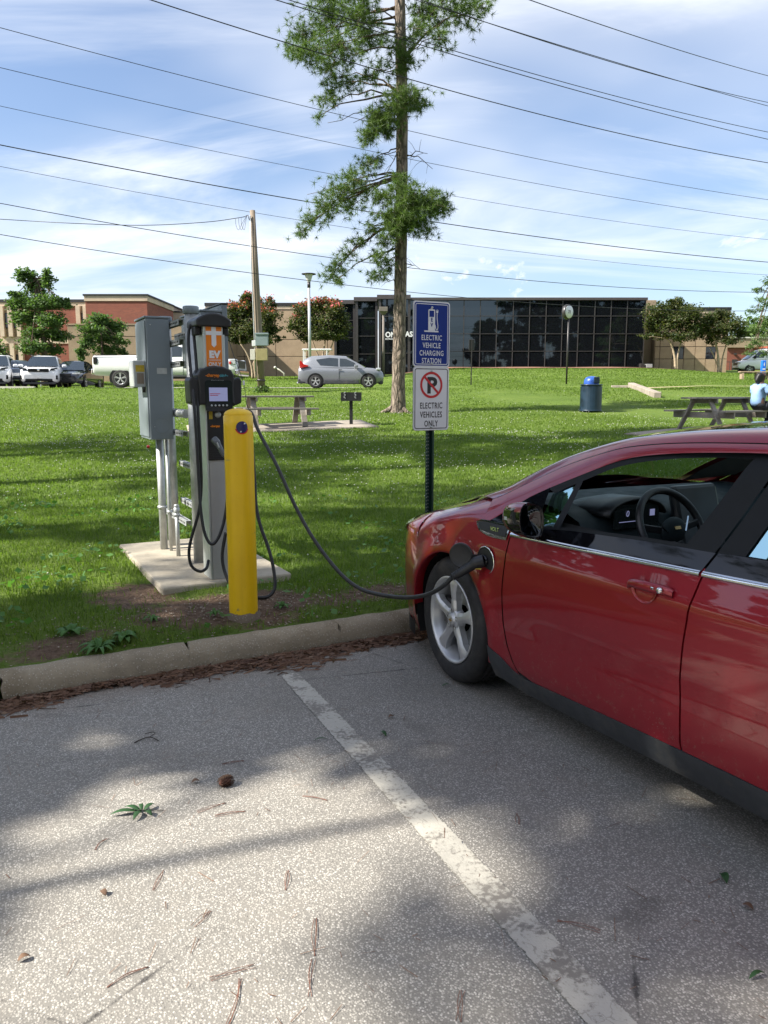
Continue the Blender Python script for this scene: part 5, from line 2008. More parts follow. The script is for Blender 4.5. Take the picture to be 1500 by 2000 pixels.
# conduits down to the pad
GC = 'steel conduits rising from the pad'
for (a_, b_, top, r_, lab, fit) in ((-0.035, 2.02, 1.143, 0.031, 'thick steel conduit under the tall grey cabinet', 0.36), (0.0, 1.92, 1.143, 0.0125, 'thin steel conduit between the thick pipe and the rack post', 0.33), (0.003, 1.68, 0.60, 0.0165, 'short steel conduit ending in a threaded fitting', 0.34)):
    cd = on_lot('conduit', lab, 'pipe', a_, b_, PADZ, GC)
    h = top - PADZ
    MB().cyl((0, 0, 0), (0, 0, h), r_, n=14).build('pipe', M['galv'], cd)
    mb = MB()
    mb.lathe([(r_ + 0.001, fit - 0.018), (r_ + 0.009, fit - 0.016), (r_ + 0.009, fit + 0.004), (r_ + 0.001, fit + 0.006)], n=14)
    mb.build('clamp', M['galv'], cd)
    if top < 1:
        mb = MB()
        mb.lathe([(r_ + 0.004, h - 0.05), (r_ + 0.008, h - 0.047), (r_ + 0.008, h + 0.0), (r_ + 0.004, h + 0.004)] + [(r_ + 0.003 + 0.002 * (k % 2), h + 0.006 + 0.004 * k) for k in range(6)] + [(0.0001, h + 0.032)], n=14)
        mb.build('fitting', M['galv'], cd)
mb = MB()

# parking signs on the perforated post
SP = Vector((0.322, 5.60, 0))
SP.z = gz(SP.x, SP.y)
sn = thing('sign_post', 'dark green perforated post carrying the blue charging station sign and white no parking sign', 'sign', SP, TH)
zt_ = 2.12 - SP.z
mb = MB()
w = 0.022
for (x0, x1, y0, y1) in ((-w, w, 0.0, 0.004), (-w, -w + 0.004, -0.020, -0.0005), (w - 0.004, w, -0.020, -0.0005), (-w - 0.012, -w, -0.0235, -0.0205), (w, w + 0.012, -0.0235, -0.0205)):
    mb.b2(x0, x1, y0, y1, -0.3, zt_)
mb.mi = 1
mb.build('post', [M['green_post']], sn)
mb = MB()
k = 0.02
while k < zt_ - 0.02:
    mb.lathe([(0.0001, -0.0006), (0.0048, -0.0006), (0.0050, 0.0004)], (-0.0, 0.0 - 0.001, k), 8, 'y')
    mb.lathe([(0.0001, -0.0006), (0.0042, -0.0006), (0.0044, 0.0004)], (-w - 0.006, -0.0238, k), 8, 'y')
    k += 0.0254
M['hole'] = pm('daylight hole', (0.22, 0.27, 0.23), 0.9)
tag(mb.build('post_holes', M['hole'], sn), kind='stuff')
M['sign_blue'] = pm('sign blue', (0.005, 0.026, 0.20), 0.45, var=0.06, spec=0.25)
yS = -0.030


def plate(name, zc, w, h, colr):
    mb = MB()
    mb.prism(rrect(w, h, 0.022, 6), (0, yS, zc), (1, 0, 0), (0, 0, 1), -0.003)
    o = mb.build(name, M['sign_back'], sn)
    return o


bw, bh = 0.305, 0.455
zb_ = (2.134 + 1.679) / 2 - SP.z + 0.002
pb = plate('blue_sign', zb_, bw, bh, 'sign_blue')
mb = MB()
mb.prism(rrect(bw - 0.004, bh - 0.004, 0.021, 6), (0, yS - 0.0032, zb_), (1, 0, 0), (0, 0, 1), -0.0002)
mb.build('sign_border', M['white_vinyl'], pb)
mb = MB()
mb.prism(rrect(bw - 0.020, bh - 0.020, 0.018, 6), (0, yS - 0.0037, zb_), (1, 0, 0), (0, 0, 1), -0.0003)
mb.build('sign_field', M['sign_blue'], pb)
mb = MB()


def frame_into(mb, w, h, r_, t_, o):
    n_ = 6
    a = rrect(w, h, r_, n_)
    b = rrect(w - 2 * t_, h - 2 * t_, max(0.002, r_ - t_), n_)
    k = len(a)
    vs_ = [(o[0] + q[0], o[1], o[2] + q[1]) for q in a] + [(o[0] + q[0], o[1], o[2] + q[1]) for q in b]
    mb.add(vs_, [(i, (i + 1) % k, k + (i + 1) % k, k + i) for i in range(k)], False)


frame_into(mb, bw - 0.036, bh - 0.036, 0.014, 0.005, (0, yS - 0.0042, zb_))
mb.build('inner_line', M['white_vinyl'], pb)
mb = MB()
ox, oz = 0.0, zb_ + 0.088
yy = yS - 0.0042
E3 = ((1, 0, 0), (0, 0, 1))


def flat(mb, poly):
    mb.prism(poly, (ox, yy, oz), *E3, 0.0006)


flat(mb, [(-0.062, -0.062), (0.055, -0.062), (0.055, -0.072), (-0.062, -0.072)])
flat(mb, [(-0.030, -0.0615), (0.026, -0.0615), (0.026, 0.032), (-0.030, 0.032)])
flat(mb, [(-0.030, 0.0325), (-0.022, 0.0325), (-0.022, 0.075), (-0.030, 0.075)])
flat(mb, [(0.018, 0.0325), (0.026, 0.0325), (0.026, 0.075), (0.018, 0.075)])
flat(mb, [(-0.030, 0.0755), (0.026, 0.0755), (0.022, 0.084), (-0.026, 0.084)])
flat(mb, [(-0.012, 0.0845), (0.008, 0.0845), (0.006, 0.094), (-0.010, 0.094)])
hose = spline([(0.0262, 0, -0.02), (0.034, 0, -0.05), (0.045, 0, -0.055), (0.050, 0, -0.03), (0.043, 0, 0.02), (0.043, 0, 0.060)], 5)
for p_, q_ in zip(hose[:-1], hose[1:]):
    d = (q_ - p_).normalized()
    s = Vector((-d.z, 0, d.x)) * 0.0028
    mb.add([(ox + p_.x - s.x, yy - 0.0004, oz + p_.z - s.z), (ox + p_.x + s.x, yy - 0.0004, oz + p_.z + s.z), (ox + q_.x + s.x, yy - 0.0004, oz + q_.z + s.z), (ox + q_.x - s.x, yy - 0.0004, oz + q_.z - s.z)], [(0, 1, 2, 3)])
flat(mb, [(0.036, 0.062), (0.050, 0.062), (0.053, 0.082), (0.0495, 0.082), (0.0495, 0.074), (0.045, 0.074), (0.045, 0.086), (0.041, 0.086), (0.041, 0.074), (0.0365, 0.074), (0.0365, 0.082), (0.033, 0.082)])
tag(mb.build('pump_symbol', M['white_vinyl'], pb), kind='stuff')
mb = MB()
text_into(mb, 'E', 0.036, (-0.002, yy - 0.0012, oz + 0.001), *E3, 0.0005, 'CENTER', 0.85, 0.0015)
text_into(mb, 'V', 0.036, (-0.002, yy - 0.0012, oz - 0.034), *E3, 0.0005, 'CENTER', 0.85, 0.0015)
tag(mb.build('symbol_lettering', M['sign_blue'], pb), kind='stuff')
mb = MB()
for i, s in enumerate(('ELECTRIC', 'VEHICLE', 'CHARGING', 'STATION')):
    text_into(mb, s, 0.051, (0.0, yy, zb_ - 0.040 - 0.0535 * i), *E3, 0.0006, 'CENTER', 0.70, 0.0006, 1.12)
tag(mb.build('lettering', M['white_vinyl'], pb), kind='stuff')
ww_, wh = 0.300, 0.450
zw = zb_ - bh / 2 - wh / 2 + 0.002
yS -= 0.001
pw_ = plate('white_sign', zw, ww_, wh, 'white_vinyl')
mb = MB()
mb.prism(rrect(ww_ - 0.004, wh - 0.004, 0.021, 6), (0, yS - 0.0032, zw), (1, 0, 0), (0, 0, 1), -0.0002)
mb.build('sign_field', M['white_vinyl'], pw_)
mb = MB()
frame_into(mb, ww_ - 0.024, wh - 0.024, 0.018, 0.0058, (0, yS - 0.0037, zw))
mb.build('inner_line', M['black_vinyl'], pw_)
yy = yS - 0.0037
oz = zw + 0.098
mb = MB()
ro, ri = 0.093, 0.076
n_ = 48
vs_ = [(r_ * math.cos(2 * math.pi * k / n_), yy - 0.0010, oz + r_ * math.sin(2 * math.pi * k / n_)) for r_ in (ro, ri) for k in range(n_)]
mb.add(vs_, [(k, (k + 1) % n_, n_ + (k + 1) % n_, n_ + k) for k in range(n_)])
c, s = math.cos(R(45)), math.sin(R(45))
hb = 0.0085
mb.add([(-ri * c - hb * c, yy - 0.0008, oz + ri * s - hb * s), (ri * c - hb * c, yy - 0.0008, oz - ri * s - hb * s), (ri * c + hb * c, yy - 0.0008, oz - ri * s + hb * s), (-ri * c + hb * c, yy - 0.0008, oz + ri * s + hb * s)], [(0, 1, 2, 3)])
tag(mb.build('prohibition_ring', M['red_vinyl'], pw_), kind='stuff')
mb = MB()
text_into(mb, 'P', 0.155, (0.003, yy, oz - 0.055), *E3, 0.0005, 'CENTER', 1.05, 0.006)
mb.build('parking_letter', M['black_vinyl'], pw_)
mb = MB()
for i, s in enumerate(('ELECTRIC', 'VEHICLES', 'ONLY')):
    text_into(mb, s, 0.060, (0.0, yy, zw - 0.068 - 0.064 * i), *E3, 0.0006, 'CENTER', 0.66, 0.0008, 1.12)
tag(mb.build('lettering', M['black_vinyl'], pw_), kind='stuff')
for z in (zb_ + 0.185, zb_ - 0.200, zw + 0.196, zw - 0.200):
    MB().lathe([(0.0001, -0.008), (0.0065, -0.007), (0.0085, 0.0)], (0.0, yS - 0.004, z), 8, 'y').build('bolt', M['galv'], sn)
# ================================================================== the red car on charge
KS = 0.965
CARW = 1.788 / KS                         # full width in drawing units
car = thing('parked_car', 'dark red hatchback plugged in to charge, cut by the right edge of the photo', 'car', (0.3425 * KS, 4.0057 * KS, 0), R(-62))


def m_red():
    t = NT('dark red metallic paint')
    nz = t.noise(900, 1, 0.5)
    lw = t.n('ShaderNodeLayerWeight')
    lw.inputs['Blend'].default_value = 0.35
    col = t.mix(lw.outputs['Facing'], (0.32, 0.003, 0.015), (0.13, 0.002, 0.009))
    col = t.mix(t.range(nz, 0.4, 0.8, 0, 0.35), col, (0.42, 0.03, 0.03))
    # road dust low on the doors
    sx = t.n('ShaderNodeSeparateXYZ')
    t.l(t.co(), sx.inputs[0])
    dust = t.math('MULTIPLY', t.range(sx.outputs[2], 0.58, 0.16, 0, 1), t.range(t.noise(34, 6, 0.75), 0.56, 0.74, 0, 0.55))
    spk = t.math('MULTIPLY', t.range(t.vor(70), 0.10, 0.17, 1, 0), t.range(sx.outputs[2], 0.75, 0.2, 0, 0.6))
    spk = t.math('MULTIPLY', spk, t.range(t.noise(6), 0.5, 0.62))
    d = t.math('MAXIMUM', dust, spk)
    col = t.mix(d, col, (0.30, 0.25, 0.19))
    t.color(col)
    t.set(rough=0.34, metal=0.3, coat=t.math('SUBTRACT', 1.0, t.math('MULTIPLY', d, 0.7)), coatr=0.02)
    return t.m


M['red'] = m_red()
M['gloss_black'] = pm('gloss black trim', (0.005, 0.005, 0.007), 0.05, coat=0.0, var=0.02, spec=0.45)
M['satin_black'] = pm('satin black trim', (0.009, 0.010, 0.011), 0.5, var=0.05, spec=0.25)
M['cladding'] = pm('grey sill cladding', (0.036, 0.040, 0.045), 0.6, var=0.15, vscale=8, bump=0.12, bscale=260, dirt=((0.12, 0.11, 0.09), 0.5))
M['inner_body'] = pm('underbody black', (0.006, 0.006, 0.006), 0.9)


def m_glass_car(base=0.05, gc=(1, 1, 1, 1)):
    t = NT('tinted car glass')
    t.t.nodes.remove(t.b)
    tr = t.n('ShaderNodeBsdfTransparent')
    tr.inputs[0].default_value = (0.60, 0.72, 0.70, 1)
    gl_ = t.n('ShaderNodeBsdfGlossy')
    gl_.inputs['Roughness'].default_value = 0.01
    lw = t.n('ShaderNodeLayerWeight')
    lw.inputs['Blend'].default_value = 0.5
    gl_.inputs[0].default_value = gc
    f = t.math('ADD', base, t.math('MULTIPLY', t.math('POWER', lw.outputs['Facing'], 5.0), 0.95 - base))
    ms = t.n('ShaderNodeMixShader')
    t.l(f, ms.inputs[0])
    t.l(tr.outputs[0], ms.inputs[1])
    t.l(gl_.outputs[0], ms.inputs[2])
    t.l(ms.outputs[0], t.out.inputs[0])
    return t.m


M['car_glass'] = m_glass_car()
M['sky_tint_glass'] = m_glass_car(0.62, (0.55, 0.88, 0.95, 1))  # bright cyan sky reflection put into the gloss colour and its weight

SZ = [0.02, 0.10, 0.2, 0.35, 0.5, 0.62, 0.72, 0.80, 0.86, 0.93, 1.0, 1.08, 1.16, 1.24, 1.29, 1.34]
SY = [0.10, 0.055, 0.020, 0.004, -0.004, 0.0, 0.010, 0.024, 0.040, 0.068, 0.10, 0.135, 0.165, 0.195, 0.225, 0.29]
PX = [-1.02, -0.955, -0.86, -0.76, -0.635, -0.50, -0.385, -0.2, 0.0, 2.3, 2.8, 3.2, 3.55]
PY_ = [0.90, 0.50, 0.32, 0.185, 0.095, 0.042, 0.015, 0.003, 0.0, 0.0, 0.015, 0.06, 0.14]


def smooth_interp(x, xs, ys):
    return float(np.interp(x, xs, ys) * 0.5 + 0.25 * np.interp(x - 0.03, xs, ys) + 0.25 * np.interp(x + 0.03, xs, ys))


def ysf(x, z):
    y = smooth_interp(z, SZ, SY) + smooth_interp(x, PX, PY_)
    # pressed line through the doors
    y += 0.014 * math.exp(-((z - 0.36 - 0.04 * x) / 0.15) ** 2) * float(sstep(x, 0.35, 0.8))
    y -= 0.006 * math.exp(-((z - 0.735 - 0.012 * x) / 0.035) ** 2) * float(sstep(x, 0.3, 0.7))
    # swollen arches
    for cx in (0.0, 2.78):
        rr_ = math.hypot(x - cx, z - 0.29)
        y -= 0.014 * math.exp(-((rr_ - 0.39) / 0.06) ** 2)
    return y


def S(x, z, off=0.0):
    return (x, ysf(x, z) - off, z)


def mir(p):
    return (p[0], CARW - p[1], p[2])


def K(mb):
    mb.v = [(p[0] * KS, p[1] * KS, CAM_H - (CAM_H - p[2]) * KS) for p in mb.v]
    return mb


def cbuild(name, mat, P_list, both=True, parent=None, solid=0.0, smooth=True, label=None):
    """patches on the left side; the right side gets the mirrored part"""
    out = None
    for side in (0, 1) if both else (0,):
        mb = MB()
        for P in P_list:
            Q = P if side == 0 else [[mir(p) for p in row] for row in P]
            mb.grid(Q, smooth, flip=(side == 1))
        K(mb)
        o = mb.build(name, M[mat], parent or car, solid=solid)
        if side == 0:
            out = o
    return out


def ip(curve, n):
    """resample a polyline (any dimension) to n points along a smooth curve"""
    c3 = [Vector((*p, 0.0)) if len(p) == 2 else Vector(p) for p in curve]
    s = spline(c3, 6)
    d = [0.0]
    for a, b in zip(s[:-1], s[1:]):
        d.append(d[-1] + (b - a).length)
    t = np.linspace(0, d[-1], n)
    return [tuple(float(np.interp(q, d, [v[k] for v in s])) for k in range(3)) for q in t]


def lin(curve, n):
    c3 = [Vector((*p, 0.0)) if len(p) == 2 else Vector(p) for p in curve]
    d = [0.0]
    for a, b in zip(c3[:-1], c3[1:]):
        d.append(d[-1] + (b - a).length)
    t = np.linspace(0, d[-1], n)
    return [tuple(float(np.interp(q, d, [v[k] for v in c3])) for k in range(3)) for q in t]


def band(lower, upper, n=24, m=4, off=0.0, f=ip):
    """surface patch between two (x, z) curves on the body side"""
    lo, up = f(lower, n), f(upper, n)
    return [[S(a[0] + (b[0] - a[0]) * k / m, a[1] + (b[1] - a[1]) * k / m, off) for k in range(m + 1)] for a, b in zip(lo, up)]


TOPX, TOPZ = [-0.70, -0.62, -0.41, -0.11, 0.1, 0.31], [0.725, 0.752, 0.803, 0.882, 0.945, 1.0]
AR = 0.372


def ztopl(x):
    return smooth_interp(x, TOPX, TOPZ)


# front fender
P1 = []
for i in range(40):
    x = -0.372 + (0.318 + 0.372) * i / 39
    zb_ = 0.29 + math.sqrt(max(0.0, AR * AR - x * x)) if abs(x) < AR else 0.29
    zt2 = ztopl(x)
    row = []
    for k in range(15):
        t = k / 14
        z = zb_ + (zt2 - zb_) * t
        p = S(x, z)
        row.append((x, p[1] + 0.075 * max(0, (t - 0.72) / 0.28) ** 2, z))
    row.insert(0, (x, row[0][1] + 0.055, zb_ + 0.003))
    row.insert(1, (x, row[1][1] + 0.002, zb_ - 0.002))
    P1.append(row)
P2 = []
for i in range(14):
    t = i / 13
    row = []
    for k in range(22):
        z = 0.165 + (0.875 - 0.165) * k / 21
        xl = 0.318 if z > 0.51 else min(0.372, math.sqrt(max(0, AR * AR - (z - 0.29) ** 2)))
        xr = float(np.interp(z, [0.16, 0.22, 0.30, 0.40, 0.58, 0.80, 0.88], [0.598, 0.545, 0.505, 0.482, 0.471, 0.481, 0.488]))
        x = xl + (xr - xl) * t
        p = S(x, z)
        row.append(p)
    P2.append(row)
# inner lip along the arch, rear half
lip = [[S(min(0.372, math.sqrt(max(0, AR * AR - (z - 0.29) ** 2))), z), (min(0.372, math.sqrt(max(0, AR * AR - (z - 0.29) ** 2))), ysf(0.37, z) + 0.055, z)] for z in np.linspace(0.165, 0.52, 10)]
P0 = []
for i in range(14):
    x = -0.70 + 0.345 * i / 13
    zt2 = ztopl(x)
    P0.append([(x, ysf(x, 0.69 + (zt2 - 0.69) * k / 8) + 0.075 * max(0, (k / 8 - 0.3) / 0.7) ** 2, 0.69 + (zt2 - 0.69) * k / 8) for k in range(9)])
cbuild('fender', 'red', [P0, P1, P2, lip])


# front bumper, wrapping to the nose
def nose(z, t):
    """t = 0 at the arch, 1 at the centre line"""
    k = float(np.interp(z, [0.10, 0.2, 0.35, 0.5, 0.62, 0.70, 0.78], [0.90, 0.965, 1.0, 1.0, 0.975, 0.93, 0.85]))
    pts = [(-0.355, 0.012), (-0.50, 0.040), (-0.64, 0.098), (-0.765, 0.19), (-0.865, 0.325), (-0.945, 0.52), (-1.0, CARW / 2)]
    c = ip([(p[0], p[1], 0) for p in pts], 29)
    q = c[int(round(t * 28))]
    x = -0.355 + (q[0] + 0.355) * k
    y = q[1] + smooth_interp(z, SZ, SY) * (1 - t) + (0.0 if t < 0.99 else 0)
    return (x, y, z)


rowsz = [0.13, 0.18, 0.24, 0.30, 0.37, 0.44, 0.51, 0.57, 0.63, 0.68, 0.715]
P = []
for i in range(29):
    t = i / 28
    row = []
    for z in rowsz:
        p = nose(z, t)
        if t < 0.25:
            # keep clear of the wheel opening
            d = math.hypot(p[0], z - 0.29)
            if d < AR and p[0] > -AR:
                pass
        row.append(p)
    top = nose(0.715, t)
    row.append((top[0] + 0.06, top[1] + 0.05 * (1 - t), 0.750))
    row.append((top[0] + 0.20, top[1] + 0.15 * (1 - t), 0.752))
    row.append((top[0] + 0.34, top[1] + 0.24 * (1 - t), 0.745))
    P.append(row)
# the bumper's rear edge follows the arch
for k, z in enumerate(rowsz):
    xa = -math.sqrt(max(0, AR * AR - (z - 0.29) ** 2)) if abs(z - 0.29) < AR else None
    if xa is not None:
        for i in range(5):
            p = P[i][k]
            tgt = min(p[0], xa - 0.004 - 0.03 * i)
            P[i][k] = (tgt, ysf(tgt, z), z)
    else:
        pass
cbuild('front_bumper', 'red', [P])
# lower lip and black grille
lipP = [[(nose(0.14, i / 28)[0] - 0.008, nose(0.14, i / 28)[1] - 0.006, z) for z in (0.075, 0.11, 0.16)] for i in range(2, 29)]
cbuild('air_dam', 'satin_black', [lipP])
gp_ = [[(nose(z, i / 28)[0] - 0.004, nose(z, i / 28)[1], z) for z in (0.27, 0.36, 0.45)] for i in range(19, 29)]
cbuild('grille', 'satin_black', [gp_])
# headlights
hl = []
for i in range(6, 17):
    t = i / 28
    w = math.sin(math.pi * (i - 6) / 10) ** 0.6
    row = []
    for k in range(5):
        z = 0.655 + 0.03 * (1 - w) + (0.745 - 0.655 - 0.03 * (1 - w)) * k / 4
        p = nose(min(z, 0.715), t)
        sl = max(0, (z - 0.715)) * 1.6
        row.append((p[0] - 0.012 + sl, p[1] - 0.013 + sl * 0.6, z))
    hl.append(row)
t = NT('headlamp glass')
t.color((0.55, 0.62, 0.60))
t.set(rough=0.05, metal=0.2, coat=1.0)
t.bump(t.vor(28), 0.5, 0.01)
M['headlamp'] = t.m
cbuild('headlight', 'headlamp', [hl])

# hood
P = []
for i in range(25):
    t = i / 24
    xl = -0.68 + (0.17 + 0.68) * t
    zl = ztopl(xl)
    pl = Vector((xl, ysf(xl, zl) + 0.085, zl + 0.001))
    xc = -0.90 + (-0.14 + 0.90) * t
    zc3 = 0.765 + (0.995 - 0.765) * (t ** 0.85)
    pc = Vector((xc, CARW / 2, zc3))
    row = []
    for k in range(13):
        u = k / 12
        q = pl.lerp(pc, u)
        q.x = pl.x + (pc.x - pl.x) * (1 - (1 - u) ** 1.7)
        q.z += 0.030 * math.sin(math.pi * u) * (0.55 + 0.45 * t) - 0.010 * math.exp(-((u - 0.34) / 0.1) ** 2)
        row.append(tuple(q))
    P.append(row)
full = [row + [mir(p) for p in reversed(row[:-1])] for row in P]
front = full[0]
lipf = [[(p[0] - 0.002, p[1], p[2] - 0.03) for p in front], front]
cbuild('hood', 'red', [lipf + full[1:] if False else full, lipf], both=False, solid=0.0)

# roof and pillars
C1 = [(0.262, 0.858, 0.036), (0.30, 0.875, 0.045), (0.42, 0.945, 0.078), (0.54, 1.02, 0.11), (0.65, 1.073, 0.13), (0.88, 1.170, 0.165), (1.05, 1.232, 0.185), (1.255, 1.266, 0.195), (1.485, 1.286, 0.20), (1.75, 1.296, 0.205), (2.2, 1.28, 0.205), (2.7, 1.19, 0.205), (3.2, 1.02, 0.21)]
C2 = [(0.235, 0.968, 0.108), (0.322, 1.003, 0.120), (0.43, 1.058, 0.148), (0.56, 1.120, 0.175), (0.695, 1.18, 0.198), (0.945, 1.258, 0.214), (1.08, 1.284, 0.220), (1.255, 1.304, 0.225), (1.485, 1.318, 0.228), (1.75, 1.325, 0.230), (2.2, 1.312, 0.232), (2.7, 1.235, 0.235), (3.2, 1.065, 0.24)]
C3 = [(-0.10, 0.930, 0.235), (0.09, 0.985, 0.265), (0.24, 1.062, 0.285), (0.40, 1.135, 0.30), (0.56, 1.20, 0.31), (0.86, 1.292, 0.325), (1.00, 1.318, 0.33), (1.20, 1.346, 0.335), (1.45, 1.368, 0.34), (1.75, 1.383, 0.345), (2.2, 1.37, 0.35), (2.7, 1.295, 0.36), (3.2, 1.12, 0.37)]
A1, A2, A3 = ([(q[0], q[2], q[1]) for q in ip(c_, 48)] for c_ in (C1, C2, C3))
P = [[tuple(Vector(a).lerp(Vector(b), k / 4) + Vector((0, -0.006 * math.sin(math.pi * k / 4), 0))) for k in range(5)] for a, b in zip(A1, A2)]
cbuild('door_frame', 'red', [P])
P = [[tuple(Vector((b[0], b[1] + 0.006, b[2] + 0.004)).lerp(Vector(c), k / 5) + Vector((0, -0.010 * math.sin(math.pi * k / 5), 0.012 * math.sin(math.pi * k / 5)))) for k in range(6)] for b, c in zip(A2, A3)]
# foot of the pillar runs down to the hood corner
cbuild('roof_pillar', 'red', [P])
P = [[(A2[i][0], A2[i][1] + 0.003, A2[i][2] + 0.002), (A2[i][0], A2[i][1] + 0.014, A2[i][2] + 0.0)] for i in range(48)]
cbuild('drip_channel', 'satin_black', [P])
# roof panel from the windscreen header back
hdr = 25
P = []
for i in range(hdr, 48):
    c = Vector(A3[i])
    row = []
    for k in range(17):
        u = k / 16
        y = c.y + (CARW - 2 * c.y) * u
        crown = 0.036 * math.sin(math.pi * u) ** 0.8
        fwd = -0.16 * math.sin(math.pi * u) * (1 - (i - hdr) / 22.0)
        row.append((c.x + fwd, y, c.z + crown + (fwd * 0.10 if fwd else 0)))
    P.append(row)
cbuild('roof', 'red', [P], both=False)
# windscreen
P = []
for i in range(0, hdr + 1):
    c = Vector(A3[i])
    row = []
    for k in range(17):
        u = k / 16
        y = c.y + 0.004 + (CARW - 2 * c.y - 0.008) * u
        bow = math.sin(math.pi * u)
        row.append((c.x - (0.26 - 0.10 * i / hdr) * bow, y, c.z + 0.002 + (0.030 * bow) * (i / hdr) + 0.012 * bow * (1 - i / hdr) - (0.26 - 0.10 * i / hdr) * bow * 0.06))
    P.append(row)
cbuild('windscreen', 'car_glass', [P], both=False)
# cowl under the windscreen
c0 = P[0]
row0 = [(p[0] - 0.14, p[1], p[2] - 0.05) for p in c0]
cbuild('cowl', 'satin_black', [[row0, [(p[0], p[1], p[2] - 0.006) for p in c0]]], both=False)

# doors
def door_panel(zlo, xl, xr, zup, n=26, m=26):
    P = []
    for i in range(n + 1):
        t = i / n
        row = []
        for k in range(m + 1):
            u = k / m
            # bottom and top of the panel at this column
            xa = xl(0.5) + (xr(0.5) - xl(0.5)) * t
            z0_, z1_ = zlo(xa), zup(xa)
            z = z0_ + (z1_ - z0_) * u
            x = xl(z) + (xr(z) - xl(z)) * t
            row.append(S(x, z))
        P.append(row)
    ed = []
    # turned-in edges
    for col in (P[0], P[-1]):
        ed.append([[p, (p[0], p[1] + 0.022, p[2])] for p in col])
    ed.append([[r_[0], (r_[0][0], r_[0][1] + 0.03, r_[0][2])] for r_ in P])
    return [P] + ed


fx = lambda z: float(np.interp(z, [0.16, 0.22, 0.30, 0.40, 0.58, 0.80, 0.90], [0.606, 0.553, 0.513, 0.490, 0.479, 0.489, 0.497]))
rx = lambda z: float(np.interp(z, [0.16, 0.23, 0.47, 0.73, 0.86, 0.95], [1.555, 1.537, 1.527, 1.545, 1.568, 1.592]))
fx2 = lambda z: rx(z) + 0.008
rx2 = lambda z: float(np.interp(z, [0.16, 0.29, 0.45, 0.60, 0.66, 0.95], [2.36, 2.41, 2.45, 2.55, 2.66, 2.72]))
cl_top = lambda x: float(np.interp(x, [0.40, 0.60, 0.92, 1.35, 1.76, 2.4], [0.205, 0.160, 0.178, 0.198, 0.208, 0.215]))
ch_z = lambda x: float(np.interp(x, [0.30, 0.505, 0.915, 1.565, 1.875, 2.7], [0.832, 0.838, 0.850, 0.872, 0.884, 0.925]))
d1 = cbuild('front_door', 'red', door_panel(lambda x: cl_top(x) + 0.004, fx, rx, lambda x: ch_z(x) + 0.02))
d2 = cbuild('rear_door', 'red', door_panel(lambda x: cl_top(x) + 0.004, fx2, rx2, lambda x: ch_z(x) + 0.02))
# rear quarter and tail, kept simple
P = []
for i in range(20):
    x = 2.56 + (3.45 - 2.56) * i / 19
    zb_ = 0.29 + math.sqrt(max(0, 0.372 ** 2 - (x - 2.78) ** 2)) if abs(x - 2.78) < 0.372 else 0.2
    zu = float(np.interp(x, [2.56, 2.7, 3.2, 3.45], [0.95, 1.19, 1.02, 0.93]))
    P.append([S(x, zb_ + (zu - zb_) * k / 10) for k in range(11)])
cbuild('rear_quarter', 'red', [P])
P = []
for k in range(9):
    z = 0.2 + (0.95 - 0.2) * k / 8
    y0_ = ysf(3.45, z)
    P.append([(3.45 + 0.12 * math.sin(math.pi * u / 10), y0_ + (CARW - 2 * y0_) * u / 10, z) for u in range(11)])
cbuild('tailgate', 'red', [P], both=False)
# sill cladding
lo = [(0.385, 0.10), (0.60, 0.075), (0.92, 0.082), (1.40, 0.09), (1.90, 0.095), (2.42, 0.10)]
up = [(0.362, 0.262), (0.44, 0.235), (0.53, 0.185), (0.62, 0.165), (0.92, 0.180), (1.35, 0.200), (1.9, 0.212), (2.40, 0.218)]
PB = band(lo, up, 44, 6, 0.004, lin)
edge = [[r_[-1], (r_[-1][0], r_[-1][1] + 0.02, r_[-1][2] + 0.002)] for r_ in PB]
under = [[(r_[0][0], r_[0][1] + 0.16, r_[0][2] - 0.005), r_[0]] for r_ in PB]
cbuild('sill_cladding', 'cladding', [PB, edge, under])
# belt line: gloss black band, chrome strip, window seals
bl_lo = [(0.492, 0.842), (0.915, 0.852), (1.30, 0.864), (1.562, 0.874)]
bl_up = [(0.492, 0.878), (0.66, 0.890), (0.885, 0.914), (1.295, 0.938), (1.598, 0.948)]
cbuild('belt_trim', 'gloss_black', [band(bl_lo, bl_up, 30, 4, 0.005, lin)], parent=None)
bl2_lo = [(1.574, 0.8745), (1.875, 0.886), (2.72, 0.926)]
bl2_up = [(1.609, 0.949), (1.70, 0.955), (2.76, 0.992)]
cbuild('belt_trim', 'gloss_black', [band(bl2_lo, bl2_up, 20, 4, 0.005, lin)])


def strip(x0, x1, w, off, n=30):
    P = []
    for i in range(n + 1):
        x = x0 + (x1 - x0) * i / n
        z = ch_z(x)
        P.append([S(x, z - w / 2, off - 0.004), S(x, z - w / 2, off), S(x, z - w * 0.15, off + 0.004), S(x, z + w * 0.15, off + 0.004), S(x, z + w / 2, off), S(x, z + w / 2, off - 0.004)])
    return P


cbuild('chrome_strip', 'chrome', [strip(0.492, 1.562, 0.020, 0.006)])
cbuild('chrome_strip', 'chrome', [strip(1.574, 2.7, 0.020, 0.006)])
# black sail in front of the door glass
sl_up = [(0.285, 0.862), (0.42, 0.945), (0.54, 1.02), (0.65, 1.073)]
sl_lo = [(0.290, 0.850), (0.42, 0.852), (0.54, 0.862), (0.652, 0.882)]
cbuild('mirror_sail', 'gloss_black', [band(sl_lo, sl_up, 14, 5, 0.004, lin)])
